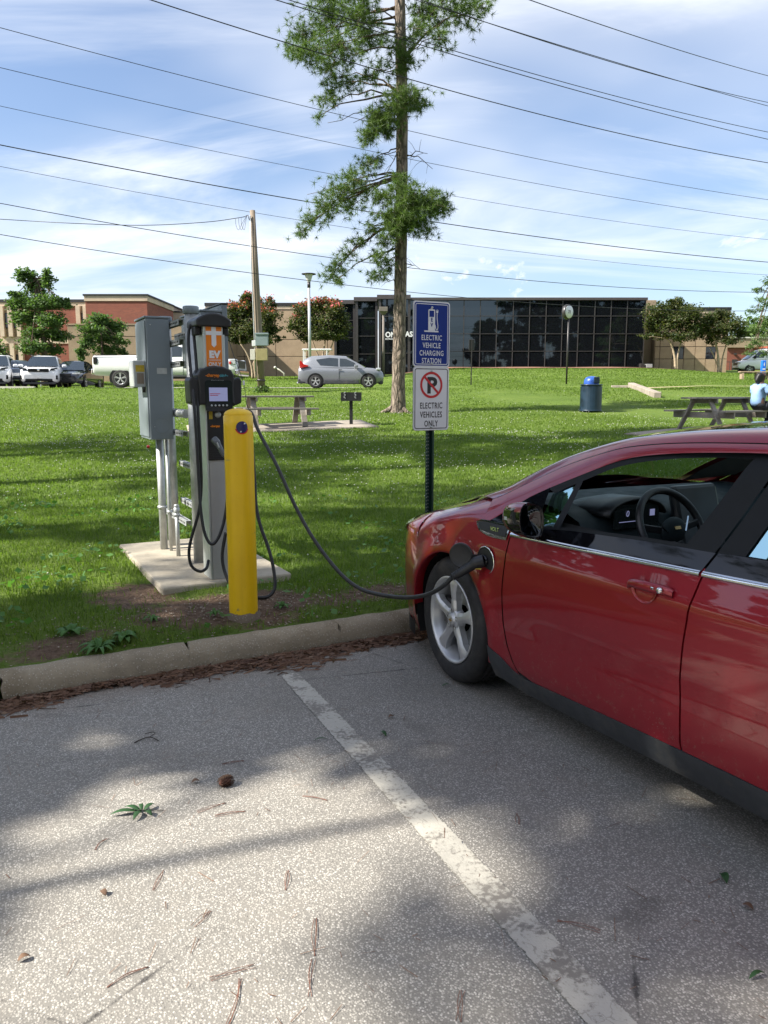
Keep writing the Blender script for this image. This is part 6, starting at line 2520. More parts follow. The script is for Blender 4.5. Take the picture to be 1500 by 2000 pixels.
# frames of the glass
fr_up = [(0.64, 1.068), (0.88, 1.168), (1.05, 1.231), (1.255, 1.265), (1.485, 1.285), (1.70, 1.294)]
fr_dn = [(0.69, 1.052), (0.865, 1.132), (1.03, 1.200), (1.25, 1.244), (1.47, 1.266), (1.66, 1.274)]
cbuild('window_seal', 'satin_black', [band(fr_dn, fr_up, 34, 3, 0.003, ip)])
cbuild('window_seal', 'satin_black', [band([(0.655, 0.888), (0.885, 0.913), (1.295, 0.937), (1.48, 0.944)], [(0.655, 0.902), (0.885, 0.927), (1.295, 0.951), (1.49, 0.958)], 24, 2, 0.003, lin)])


def quad_strip(b0, b1, t0, t1, off=0.004, n=12, m=3):
    """upright strip between bottom pair and top pair of (x, z)"""
    P = []
    for i in range(m + 1):
        u = i / m
        bx, bz = b0[0] + (b1[0] - b0[0]) * u, b0[1] + (b1[1] - b0[1]) * u
        tx, tz = t0[0] + (t1[0] - t0[0]) * u, t0[1] + (t1[1] - t0[1]) * u
        P.append([S(bx + (tx - bx) * k / n, bz + (tz - bz) * k / n, off) for k in range(n + 1)])
    return P


cbuild('window_divider', 'satin_black', [quad_strip((0.758, 0.902), (0.802, 0.905), (0.805, 1.105), (0.842, 1.125))])
cbuild('centre_pillar', 'satin_black', [quad_strip((1.462, 0.942), (1.594, 0.948), (1.618, 1.276), (1.738, 1.296))])
cbuild('centre_pillar', 'satin_black', [quad_strip((1.604, 0.949), (1.712, 0.956), (1.748, 1.296), (1.835, 1.296), 0.0035)])
# panes
cbuild('quarter_window', 'sky_tint_glass', [quad_strip((0.650, 0.890), (0.760, 0.902), (0.672, 1.046), (0.808, 1.108), -0.004)])
fwp_ = [band([(0.79, 0.912), (1.0, 0.925), (1.295, 0.945), (1.475, 0.950)], [(0.83, 1.118), (1.03, 1.205), (1.25, 1.25), (1.625, 1.276)], 24, 8, -0.004, lin)]
# the driver's window is wound down; the far one is up
K(MB().grid([[mir(p) for p in row] for row in fwp_[0]], True, True)).build('front_window', M['car_glass'], car)
cbuild('rear_window', 'sky_tint_glass', [band([(1.705, 0.957), (2.2, 0.975), (2.74, 0.995)], [(1.735, 1.045), (1.75, 1.055), (2.2, 1.070), (2.70, 1.085)], 20, 8, -0.004, lin)])
cbuild('rear_window', 'car_glass', [[[(A3[47][0], A3[47][1] + (CARW - 2 * A3[47][1]) * u / 6, A3[47][2] + 0.02), (3.44, 0.2 + (CARW - 0.4) * u / 6, 0.94)] for u in range(7)]], both=False)

# dark inner shell so that nothing shows through the panel gaps
P = []
for i in range(30):
    x = 0.42 + (3.4 - 0.42) * i / 29
    P.append([(x, ysf(x, z) + 0.035, z) for z in (0.09, 0.3, 0.5, 0.7, 0.85, 0.93)])
cbuild('inner_shell', 'inner_body', [P])
# wheel housings
P = []
for i in range(25):
    a = R(-25 + 230 * i / 24)
    P.append([(0.0 + 0.385 * math.cos(a), y, 0.29 + 0.385 * math.sin(a)) for y in (0.035, 0.20, 0.40)])
back = [[(0, 0.40, 0.29), (0.385 * math.cos(R(-25 + 230 * i / 24)), 0.40, 0.29 + 0.385 * math.sin(R(-25 + 230 * i / 24)))] for i in range(25)]
P2_ = [[(p[0] + 2.78, p[1], p[2]) for p in r_] for r_ in P]
b2_ = [[(p[0] + 2.78, p[1], p[2]) for p in r_] for r_ in back]
cbuild('wheel_housing', 'inner_body', [P, back])
cbuild('wheel_housing', 'inner_body', [P2_, b2_])
mb = MB()
mb.b2(-0.75, 3.3, 0.25, CARW - 0.25, 0.17, 0.24)
K(mb).build('underbody', M['inner_body'], car)
mb = MB()
mb.b2(-0.82, 0.10, 0.42, CARW - 0.42, 0.25, 0.66)
K(mb).build('engine_bay', M['inner_body'], car)


# ---- wheels in true metres
def make_wheel(side=1):
    """axis along y, outer face towards -y"""
    mb = MB()
    n = 96
    Rt, w = 0.333, 0.205
    prof = [(0.222, 0.020), (0.232, 0.008), (0.250, 0.002), (0.275, -0.003), (0.298, 0.000), (0.314, 0.010), (0.324, 0.020), (0.330, 0.032)]
    for (g0, g1) in ((0.060, 0.068), (0.098, 0.107), (0.137, 0.145)):
        prof += [(Rt, g0), (Rt - 0.008, g0 + 0.001), (Rt - 0.008, g1 - 0.001), (Rt, g1)]
    prof += [(0.330, 0.173), (0.322, 0.187), (0.30, 0.203), (0.26, 0.206), (0.222, 0.195)]
    vs_, fs_ = [], []
    for (r_, y) in prof:
        for k in range(n):
            a = 2 * math.pi * k / n
            rr_ = r_
            if r_ > 0.3255 and k % 2 == 0 and (y < 0.06 or y > 0.145 or 0.068 <= y <= 0.098 or 0.107 <= y <= 0.137):
                rr_ = r_ - 0.0055
            if 0.318 < r_ <= 0.3255 and k % 2 == 0:
                rr_ = r_ - 0.004
            vs_.append((rr_ * math.cos(a), y, rr_ * math.sin(a)))
    m = len(prof)
    for i in range(m - 1):
        for k in range(n):
            fs_.append((i * n + k, i * n + (k + 1) % n, (i + 1) * n + (k + 1) % n, (i + 1) * n + k))
    mb.add(vs_, fs_, True)
    tyre = mb.mesh('tyre', M['tyre'])
    rb = MB()
    rb.lathe([(0.226, 0.012), (0.229, 0.006), (0.224, 0.003), (0.216, 0.005), (0.208, 0.018), (0.203, 0.035), (0.196, 0.045), (0.194, 0.10), (0.20, 0.17), (0.215, 0.19)], n=64, axis='y')
    rim_b = rb.mesh('rim', M['rim'])
    spk = MB()
    # five faceted spokes
    prof_s = [(0.030, 0.036, 0.016), (0.062, 0.031, 0.012), (0.105, 0.025, 0.013), (0.150, 0.028, 0.008), (0.188, 0.039, 0.009), (0.212, 0.046, 0.014)]
    rows = []
    for (r_, hw_, y) in prof_s:
        ins = 0.014
        rows.append([(r_, y + 0.045, -hw_ * 0.9), (r_, y + 0.012, -hw_), (r_, y + 0.002, -hw_ + ins), (r_, y, -0.004), (r_, y + 0.003, hw_ * 0.35), (r_, y + 0.012, hw_), (r_, y + 0.045, hw_ * 0.9)])
    m7 = len(rows[0])
    sv = [p for row in rows for p in row]
    sf = []
    for i in range(len(rows) - 1):
        for j in range(m7 - 1):
            sf.append((i * m7 + j, i * m7 + j + 1, (i + 1) * m7 + j + 1, (i + 1) * m7 + j))
    spk.add(sv, sf, False)
    spoke = spk.mesh('spoke', M['rim'])
    hb = MB()
    hb.lathe([(0.0001, 0.004), (0.024, 0.004), (0.030, 0.007), (0.031, 0.014), (0.050, 0.016), (0.058, 0.020), (0.062, 0.06)], n=40, axis='y')
    hub = hb.mesh('hub', M['rim'])
    lg = MB()
    for k in range(5):
        a = R(90 + 72 * k)
        lg.lathe([(0.0001, 0.006), (0.0085, 0.006), (0.0095, -0.002), (0.012, -0.0023)], (0.047 * math.cos(a), 0.0155, 0.047 * math.sin(a)), 12, 'y')
    lug = lg.mesh('lug_nuts', M['dark_metal'])
    em = MB()
    em.prism([(-0.016, -0.004), (-0.004, -0.004), (-0.004, -0.009), (0.005, -0.009), (0.003, -0.004), (0.015, -0.004), (0.018, 0.004), (0.006, 0.004), (0.004, 0.009), (-0.005, 0.009), (-0.003, 0.004), (-0.014, 0.004)], (0, 0.0036, 0), (1, 0, 0), (0, 0, 1), 0.0012)
    emb = em.mesh('cap_emblem', M['gold'])
    ds = MB()
    ds.lathe([(0.07, 0.085), (0.15, 0.085), (0.15, 0.11)], n=40, axis='y')
    disc = ds.mesh('brake_disc', M['galv'])
    cp = MB()
    cp.b2(-0.17, -0.09, 0.06, 0.12, -0.06, 0.08)
    cal = cp.mesh('brake_caliper', M['dark_metal'])
    bk = MB()
    bk.lathe([(0.0001, 0.135), (0.20, 0.135)], n=40, axis='y')
    bak = bk.mesh('back_plate', M['inner_body'])
    return tyre, rim_b, spoke, hub, lug, emb, disc, cal, bak


M['gold'] = pm('gold emblem', (0.75, 0.58, 0.28), 0.25, 0.9)
WM = make_wheel()


def add_wheel(x, y, rz, flip):
    w = bpy.data.objects.new('wheel', WM[0])
    w.name = 'wheel'
    COL.objects.link(w)
    w.parent = car
    w.location = (x, y, 0.333)
    w.rotation_euler = (0, 0, rz + (math.pi if flip else 0))
    for nm, me in zip(('rim', 'hub', 'lug_nuts', 'cap_emblem', 'brake_disc', 'brake_caliper', 'back_plate'), (WM[1], WM[3], WM[4], WM[5], WM[6], WM[7], WM[8])):
        o = bpy.data.objects.new(nm, me)
        COL.objects.link(o)
        o.parent = w
        if nm == 'lug_nuts':
            o['kind'] = 'stuff'
    for k in range(5):
        o = bpy.data.objects.new('spoke', WM[2])
        COL.objects.link(o)
        o.parent = w
        o.rotation_euler = (0, R(90 + 36 + 72 * k + 180 * 0), 0)
    return w


add_wheel(0.0, 0.012, R(-4.5), False)
add_wheel(2.685, 0.012, 0, False)
add_wheel(0.0, 1.776, R(-4.5), True)
add_wheel(2.685, 1.776, 0, True)

# ---- badge on the fender
bd_lo = [(0.205, 0.852), (0.235, 0.822), (0.30, 0.806), (0.38, 0.802), (0.468, 0.806)]
bd_up = [(0.205, 0.860), (0.235, 0.873), (0.30, 0.877), (0.38, 0.878), (0.478, 0.878)]
bdg = cbuild('fender_badge', 'chrome', [band(bd_lo, bd_up, 18, 4, 0.006, lin)])
bi_lo = [(0.222, 0.853), (0.248, 0.829), (0.31, 0.820), (0.38, 0.818), (0.458, 0.820)]
bi_up = [(0.222, 0.858), (0.248, 0.867), (0.31, 0.868), (0.38, 0.869), (0.462, 0.869)]
cbuild('badge_field', 'black_plastic', [band(bi_lo, bi_up, 16, 3, 0.0085, lin)], both=False, parent=bdg)
mb = MB()
text_into(mb, 'VOLT', 0.026, (0.370, ysf(0.36, 0.845) - 0.011, 0.835), (1, 0.0, 0.03), (0, 0.12, 1), 0.002, 'CENTER', 1.05, 0.0003, 1.0)
tag(K(mb).build('lettering', M['chrome'], bdg), kind='stuff')

# ---- door handle with its scooped pocket
for nm_side in (0,):
    px_, pz_ = 1.36, 0.772
    mb = MB()
    P = []
    for i in range(9):
        a0 = 2 * math.pi * i / 16
        pass
    rings = []
    for rr_ in (1.0, 0.75, 0.5, 0.25, 0.02):
        dep = 0.002 - 0.0 + (1 - rr_) * 0.0
        rings.append([(1.345 + 0.072 * rr_ * math.cos(2 * math.pi * k / 24), ysf(1.345, 0.765) - 0.0035 + 0.0, 0.765 + 0.062 * rr_ * math.sin(2 * math.pi * k / 24)) for k in range(25)])
    mb.grid(rings)
    M['pocket'] = M['red']
    bar = MB()
    pts = [(1.262, 0.768), (1.285, 0.781), (1.34, 0.786), (1.42, 0.788), (1.462, 0.786), (1.478, 0.778)]
    sec_ = []
    for i, (x, z) in enumerate(ip(pts, 20)[0:20] and [(p[0], p[1]) for p in ip(pts, 20)]):
        t = i / 19
        off = 0.012 + 0.024 * math.sin(math.pi * min(1, t * 1.0)) ** 0.5
        h = 0.013 + 0.005 * math.sin(math.pi * t)
        y0_ = ysf(x, z)
        sec_.append([(x, y0_ + 0.002 if t in (0, 1) else y0_ - off + 0.016, z - h), (x, y0_ - off + 0.003, z - h), (x, y0_ - off, z - h * 0.4), (x, y0_ - off, z + h * 0.5), (x, y0_ - off + 0.005, z + h), (x, y0_ - off + 0.016, z + h)])
    bar.grid(sec_)
    hnd = K(bar).build('door_handle', M['red'], d1)
    scoop = MB()
    P = []
    for i in range(13):
        a = math.pi + math.pi * i / 12
        P.append([(1.345 + 0.062 * s_ * math.cos(a), ysf(1.345, 0.76) - 0.004 - 0.003 * (s_ > 0.9), 0.772 + 0.056 * s_ * math.sin(a)) for s_ in (0.80, 0.90, 1.0)])
    scoop.grid(P)
    P = []
    K(scoop).build('handle_scoop', M['red'], d1)
    lk = MB()
    lk.lathe([(0.0001, -0.003), (0.0095, -0.003), (0.0115, 0.0), (0.0125, 0.006)], (1.437, ysf(1.437, 0.787) - 0.0385, 0.787), 20, 'y')
    K(lk).build('lock', M['chrome'], d1)
    bt = MB()
    bt.box((1.405, ysf(1.405, 0.787) - 0.0365, 0.789), (0.013, 0.006, 0.010))
    K(bt).build('handle_button', M['chrome'], d1, bevel=0.002)

# ---- door mirror
mr = MB()
rows = []
mc = Vector((0.735, -0.095, 0.957))
for i in range(17):
    t = i / 16
    # from the mirror face (rear) to the nose of the shell
    x = 0.800 - 0.235 * t
    k = math.sqrt(max(0.0, 1 - (t * 0.985) ** 2.6))
    row = []
    for j in range(25):
        a = 2 * math.pi * j / 24
        ca_, sa_ = math.cos(a), math.sin(a)
        ry, rz_ = 0.060, 0.078
        px_ = (abs(ca_) ** 0.75) * math.copysign(1, ca_) * ry * (0.25 + 0.75 * k)
        pz_ = (abs(sa_) ** 0.75) * math.copysign(1, sa_) * rz_ * (0.2 + 0.8 * k)
        row.append((x - px_ * -0.16, mc.y + px_ + 0.05 * t, mc.z + pz_ + 0.022 * (-px_ / ry) * 0.5 - 0.02 * t))
    rows.append(row)
mr.grid(rows)
# lower half black, upper half red
mr.m = [1 if (sum(mr.v[i][2] for i in f) / 4) < mc.z + 0.042 else 0 for f in mr.f]
mirror = K(mr).build('door_mirror', [M['red'], M['gloss_black']], car)
fc = MB()
ring0 = rows[0]
cen = Vector((sum(p[0] for p in ring0) / len(ring0) - 0.008, sum(p[1] for p in ring0) / len(ring0), sum(p[2] for p in ring0) / len(ring0)))
fc.grid([[tuple(Vector(p)) for p in ring0], [tuple(Vector(p).lerp(cen, 0.10) + Vector((0.003, 0, 0))) for p in ring0], [tuple(Vector(p).lerp(cen, 0.16) + Vector((-0.012, 0, 0))) for p in ring0]], flip=True)
K(fc).build('mirror_rim', M['gloss_black'], mirror)
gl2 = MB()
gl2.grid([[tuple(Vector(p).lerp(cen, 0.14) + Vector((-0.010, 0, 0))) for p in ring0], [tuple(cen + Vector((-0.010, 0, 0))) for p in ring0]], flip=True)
M['mirror_glass'] = pm('mirror glass', (0.10, 0.105, 0.115), 0.02, 1.0, var=0.01)  # dark reflection of car and trees put into the base colour
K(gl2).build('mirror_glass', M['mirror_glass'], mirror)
sg_ = MB()
sg_.box((0.660, mc.y - 0.004, mc.z - 0.008), (0.045, 0.045, 0.014))
K(sg_).build('turn_signal', M['clear_lens'], mirror)
ft = MB()
ft.tube([(0.66, 0.06, 0.872), (0.69, 0.0, 0.89), (0.715, -0.05, 0.905)], [0.032, 0.03, 0.034], 12)
K(ft).build('mirror_foot', M['gloss_black'], mirror)

# ---- charge port, lid and what is plugged in
pc = Vector((0.330, 0.0, 0.682))
pc.y = ysf(pc.x, pc.z)
mb = MB()
mb.lathe([(0.066, -0.004), (0.069, -0.006), (0.072, -0.003)], (pc.x, pc.y, pc.z), 36, 'y')
po_ = K(mb).build('charge_port', M['chrome'], car)
mb = MB()
mb.lathe([(0.067, -0.003), (0.062, 0.0), (0.058, -0.001), (0.0001, -0.001)], (pc.x, pc.y - 0.003, pc.z), 36, 'y')
K(mb).build('port_bowl', M['black_plastic'], po_)
mb = MB()
mb.lathe([(0.026, -0.001), (0.028, -0.016), (0.022, -0.016), (0.0001, -0.014)], (pc.x, pc.y - 0.003, pc.z), 24, 'y')
K(mb).build('socket', M['gloss_black'], po_)
lc = Vector((0.205, -0.055, 0.690))
ldir = Vector((0.55, -0.84, 0.0)).normalized()
e1 = Vector((-ldir.y, ldir.x, 0))
mb = MB()
nn_ = 32
for (r_, o_) in ((0.0,0),):
    pass
rings = []
for (r_, o_) in ((0.0005, 0.0), (0.045, 0.0), (0.056, 0.004), (0.062, 0.006), (0.066, 0.002), (0.067, -0.006), (0.060, -0.012), (0.0005, -0.014)):
    rings.append([tuple(lc + e1 * (r_ * math.cos(2 * math.pi * k / nn_)) + Vector((0, 0, r_ * math.sin(2 * math.pi * k / nn_))) + ldir * o_) for k in range(nn_ + 1)])
mb.grid(rings, flip=False)
mb.m = [0 if i < 4 * nn_ else 1 for i in range(len(mb.f))]
K(mb).build('port_lid', [M['black_plastic'], M['red']], po_)
mb = MB()
mb.bar(tuple(lc + e1 * 0.0 + Vector((0.05, 0.025, 0))), (pc.x - 0.055, pc.y + 0.002, pc.z), 0.02, 0.03)
K(mb).build('lid_hinge', M['black_plastic'], po_)

# ---- cabin
M['cabin'] = pm('charcoal cabin plastic', (0.018, 0.027, 0.031), 0.65, var=0.1, spec=0.2)
M['cabin_dark'] = pm('black cabin plastic', (0.012, 0.013, 0.015), 0.4)
cy_ = CARW / 2
P = []
for i in range(15):
    u = i / 14
    y = 0.17 + (CARW - 0.34) * u
    bow = math.sin(math.pi * u)
    P.append([(0.16 - 0.10 * bow, y, 0.955), (0.35 - 0.05 * bow, y, 0.990), (0.55, y, 0.985), (0.70 + 0.03 * bow, y, 0.965), (0.80 + 0.02 * bow, y, 0.93), (0.84, y, 0.86), (0.84, y, 0.60)])
mb = MB()
mb.grid(P, flip=True)
dash = K(mb).build('dashboard', M['cabin'], car)
# instrument hood in front of the driver
mb = MB()
rows = []
for (x, k) in ((0.56, 0.6), (0.66, 0.92), (0.78, 1.0), (0.86, 1.0)):
    rows.append([(x, 0.47 + 0.17 * math.cos(math.pi * j / 14) * (0.9 + 0.1 * k), 0.945 + 0.072 * k * math.sin(math.pi * j / 14)) for j in range(15)])
mb.grid(rows, flip=False)
K(mb).build('instrument_hood', M['cabin_dark'], car, solid=0.012)
mb = MB()
mb.b2(0.845, 0.850, 0.33, 0.61, 0.89, 1.0)
K(mb).build('instrument_screen', M['screen_glass'], car)
mb = MB()
ex, ey = (0, 1, 0), (0.1, 0, 1)
text_into(mb, '0', 0.04, (0.852, 0.41, 0.945), ex, ey, 0.001, 'CENTER')
mb.b2(0.852, 0.853, 0.36, 0.46, 0.920, 0.923)
mb.b2(0.852, 0.853, 0.55, 0.58, 0.94, 0.97)
tag(K(mb).build('instrument_digits', M['lcd'], car), kind='stuff')
mb = MB()
mb.box((0.86, 0.86, 0.90), (0.05, 0.30, 0.34), Matrix.Rotation(R(-16), 3, 'Y'))
K(mb).build('centre_console', M['cabin_dark'], car, bevel=0.02)
mb = MB()
mb.b2(0.80, 1.75, 0.80, 1.02, 0.30, 0.62)
K(mb).build('tunnel', M['cabin_dark'], car, bevel=0.03)
# steering wheel: leaning rim, hub and spokes
sw_c = Vector((1.055, 0.47, 0.915))
tilt = Matrix.Rotation(R(-28), 3, 'Y')
mb = MB()
rim_pts = []
Rw = 0.180
for k in range(41):
    a = 2 * math.pi * k / 40
    rim_pts.append(sw_c + tilt @ Vector((0, Rw * math.cos(a), Rw * math.sin(a))))
mb.tube(rim_pts, 0.0165, 12, cap=False)
stw = K(mb).build('steering_wheel', M['cabin_dark'], car)
mb = MB()
mb.ball(sw_c + tilt @ Vector((0.0, 0, -0.01)), 0.075, 16, 10, (0.35, 1, 0.85))
K(mb).build('wheel_hub', M['cabin'], stw)
for (dy, dz) in ((-0.165, 0.02), (0.165, 0.02), (-0.045, -0.16), (0.045, -0.16)):
    mb = MB()
    mb.bar(sw_c + tilt @ Vector((0, dy * 0.3, dz * 0.3 - 0.01)), sw_c + tilt @ Vector((0, dy, dz)), 0.03, 0.018, (1, 0, 0))
    K(mb).build('wheel_spoke', M['cabin_dark'], stw, bevel=0.004)
mb = MB()
mb.bar(sw_c + tilt @ Vector((0.02, -0.10, 0.045)), sw_c + tilt @ Vector((0.02, -0.055, -0.02)), 0.006, 0.004)
mb.bar(sw_c + tilt @ Vector((0.02, 0.10, 0.045)), sw_c + tilt @ Vector((0.02, 0.055, -0.02)), 0.006, 0.004)
tag(K(mb).build('wheel_trim', M['chrome'], stw), kind='stuff')
mb = MB()
mb.box(sw_c + tilt @ Vector((0.032, 0, -0.005)), (0.003, 0.035, 0.014), tilt)
K(mb).build('wheel_emblem', M['gold'], stw)
# seats
for yc in (0.47, CARW - 0.47):
    mb = MB()
    mb.box((1.62, yc, 0.46), (0.52, 0.50, 0.16))
    st_ = K(mb).build('front_seat', M['cabin_dark'], car, bevel=0.05, seg=3)
    mb = MB()
    mb.box((1.96, yc, 0.80), (0.14, 0.48, 0.62), Matrix.Rotation(R(14), 3, 'Y'))
    K(mb).build('seat_back', M['cabin_dark'], st_, bevel=0.05, seg=3)
    mb = MB()
    mb.box((2.07, yc, 1.18), (0.10, 0.26, 0.18), Matrix.Rotation(R(10), 3, 'Y'))
    K(mb).build('head_rest', M['cabin_dark'], st_, bevel=0.04, seg=3)
mb = MB()
mb.b2(0.4, 3.3, 0.12, CARW - 0.12, 0.25, 0.28)
K(mb).build('cabin_floor', M['cabin_dark'], car)
mb = MB()
mb.b2(2.55, 2.75, 0.25, CARW - 0.25, 0.4, 1.0)
K(mb).build('rear_seat', M['cabin_dark'], car, bevel=0.05)
P = [[(A3[i][0], A3[i][1] + 0.02 + (CARW - 2 * A3[i][1] - 0.04) * k / 8, A3[i][2] - 0.012 + 0.030 * math.sin(math.pi * k / 8)) for k in range(9)] for i in range(hdr + 2, 47)]
M['headliner'] = pm('grey headliner', (0.16, 0.165, 0.16), 0.9)
cbuild('headliner', 'headliner', [P], both=False)
P = [[(b[0] + 0.02, b[1] + 0.035, b[2] - 0.012), (c[0] + 0.03, c[1] + 0.012, c[2] - 0.016)] for b, c in zip(A2[3:46], A3[3:46])]
P += []
cbuild('pillar_trim', 'headliner', [P])
P = [[(a[0] + 0.01, a[1] + 0.028, a[2] - 0.004), (b[0] + 0.02, b[1] + 0.034, b[2] - 0.012)] for a, b in zip(A1[6:46], A2[6:46])]
cbuild('pillar_trim', 'satin_black', [P])
# door cards inside
P = [[(x, ysf(x, z) + 0.06, z) for z in (0.35, 0.6, 0.8, 0.90)] for x in np.linspace(0.55, 2.6, 20)]
cbuild('door_card', 'cabin', [P])
# mirror inside
mb = MB()
mb.box((0.98, cy_, 1.28), (0.03, 0.24, 0.06))
K(mb).build('rear_view_mirror', M['cabin_dark'], car, bevel=0.01)


# ---- the cable from the charger to the car
ch_c = thing('charging_cable', 'black cable sagging from the charger to the port of the red car', 'cable', LO + Vector((0, 0, PADZ)), 0)


def cw(px, py, Y):
    return to_local(ch_c, at(px, py, Y))


def car_pt(x, y, z):
    p = Vector((x * KS, y * KS, CAM_H - (CAM_H - z) * KS))
    return Matrix.Translation(car.location) @ Matrix.Rotation(car.rotation_euler[2], 4, 'Z') @ p


pl_tip = to_local(ch_c, car_pt(pc.x, pc.y - 0.012, pc.z))
pl_tail = cw(884, 1127, 3.62)
path = [(441, 1040, 5.03), (434, 1085, 5.02), (440, 1120, 5.00), (455, 1146, 4.96), (482, 1163, 4.90), (507, 1167, 4.86), (526, 1164, 4.87), (537, 1146, 4.90), (534, 1110, 4.94), (524, 1070, 4.97), (508, 1025, 5.0), (500, 985, 5.03), (497, 930, 5.07), (491, 850, 5.12), (488, 808, 5.14), (493, 810, 5.12), (505, 842, 5.06), (540, 908, 4.92), (575, 985, 4.78), (612, 1052, 4.62), (660, 1115, 4.44), (700, 1148, 4.28), (740, 1161, 4.12), (790, 1167, 3.92), (832, 1162, 3.75), (862, 1147, 3.66)]
mb = MB()
pts = spline([cw(*q) for q in path] + [pl_tail], 6)
mb.tube(pts, 0.0112, 10)
mb.build('cord', M['rubber'], ch_c)
mb = MB()
connector_mesh(mb, pl_tail, pl_tip, 1.0, Vector((0, -0.3, 0.7)))
plug = mb.build('plug', M['black_plastic'], ch_c)
mb = MB()
dd = (pl_tip - pl_tail).normalized()
for k in range(5):
    q = pl_tail + dd * (0.006 + 0.010 * k) + Vector((0, 0, 0.0008 * k))
    mb.tube([q - dd * 0.003, q + dd * 0.003], [0.0185 + 0.0006 * k] * 2, 12)
mb.build('strain_relief', M['rubber'], ch_c)
mb = MB()
q = pl_tail.lerp(pl_tip, 0.80) + Vector((0, -0.020, -0.018))
mb.box(q, (0.03, 0.004, 0.006), Matrix.Rotation(R(-20), 3, 'Z'))
mb.build('plug_label', M['yellow_label'], plug)
# ================================================================== vehicles farther off
def loft_body(stations, nseg=11):
    """stations: (x, zb, zs, zt, hw, hr): underside, shoulder, top, half widths at shoulder and top"""
    rows = []
    for (x, zb, zs, zt_, hw, hr) in stations:
        half = [(hw * 0.90, zb), (hw * 0.985, zb + (zs - zb) * 0.16), (hw, zb + (zs - zb) * 0.45), (hw * 0.995, zb + (zs - zb) * 0.75), (hw * 0.965, zs), (hr + (hw * 0.955 - hr) * 0.12, zt_ - (zt_ - zs) * 0.14), (hr * 0.93, zt_ - 0.012), (hr * 0.5, zt_ + 0.018)]
        row = [(x, -y, z) for (y, z) in half] + [(x, 0.0, zt_ + 0.026)] + [(x, y, z) for (y, z) in reversed(half)]
        rows.append(row)
    return rows


def vwheel(parent, x, y, r, side, rimk=0.66, mat='rim'):
    mb = MB()
    w = 0.21
    s = side
    mb.lathe([(r * 0.60, 0.0), (r * 0.86, -0.006 * s), (r * 0.97, 0.012 * s), (r, 0.04 * s), (r, (w - 0.04) * s), (r * 0.9, w * s), (r * 0.5, w * s)], (0, 0, 0), 28, 'y')
    wl = mb.build('wheel', M['tyre'], parent, loc=(x, y, r))
    mb = MB()
    mb.lathe([(r * rimk, 0.002 * s), (r * rimk * 0.92, -0.002 * s), (r * rimk * 0.86, 0.012 * s), (r * rimk * 0.84, 0.08 * s)], (0, 0, 0), 28, 'y')
    for k in range(5):
        a = R(90 + 72 * k)
        for da in (-0.13, 0.13):
            d = Vector((math.cos(a + da), 0, math.sin(a + da)))
            mb.bar(Vector((0, 0.010 * s, 0)) + Vector((math.cos(a), 0, math.sin(a))) * 0.03, d * r * rimk * 0.9 + Vector((0, 0.006 * s, 0)), 0.030, 0.02, (0, 1, 0))
    mb.lathe([(0.0001, -0.004 * s), (0.035, -0.002 * s), (0.05, 0.01 * s)], (0, 0, 0), 16, 'y')
    mb.build('rim', M[mat], wl)
    mb = MB()
    mb.lathe([(0.0001, 0.06 * s), (r * 0.62, 0.06 * s)], (0, 0, 0), 20, 'y')
    mb.build('back_plate', M['inner_body'], wl)
    return wl


def arch(parent, x, y, r, side, zmin, mat='satin_black'):
    """dark wheel opening with a lip standing just proud of the flank"""
    mb = MB()
    pts = []
    n = 20
    a0 = math.asin(max(-1, min(1, (zmin - r) / (r * 1.16))))
    pts = [(x + r * 1.16 * math.cos(a0 + (math.pi - 2 * a0) * k / n), r + r * 1.16 * math.sin(a0 + (math.pi - 2 * a0) * k / n)) for k in range(n + 1)]
    if side > 0:
        pts = list(reversed(pts))
    mb.add([(p[0], y - 0.004 * side, p[1]) for p in pts], [tuple(range(len(pts)))], False)
    return mb.build('wheel_arch', M[mat], parent)


def skin(parent, rows, frac, x0, x1, u0, u1, off, name, mat, side):
    """panel lying on the lofted flank, between stations x0..x1 and height shares u0..u1 (shoulder to roof)"""
    pass


def side_glass(parent, name, poly, fy, side, mat='car_glass_far', off=0.016):
    """poly (x, z) laid on the leaning side fy(x, z), proud by off"""
    mb = MB()
    pts = [(x, side * (fy(x, z) + off), z) for (x, z) in poly]
    if side < 0:
        mb.add(pts, [tuple(range(len(pts)))], False)
    else:
        mb.add(pts, [tuple(reversed(range(len(pts))))], False)
    return mb.build(name, M[mat], parent)


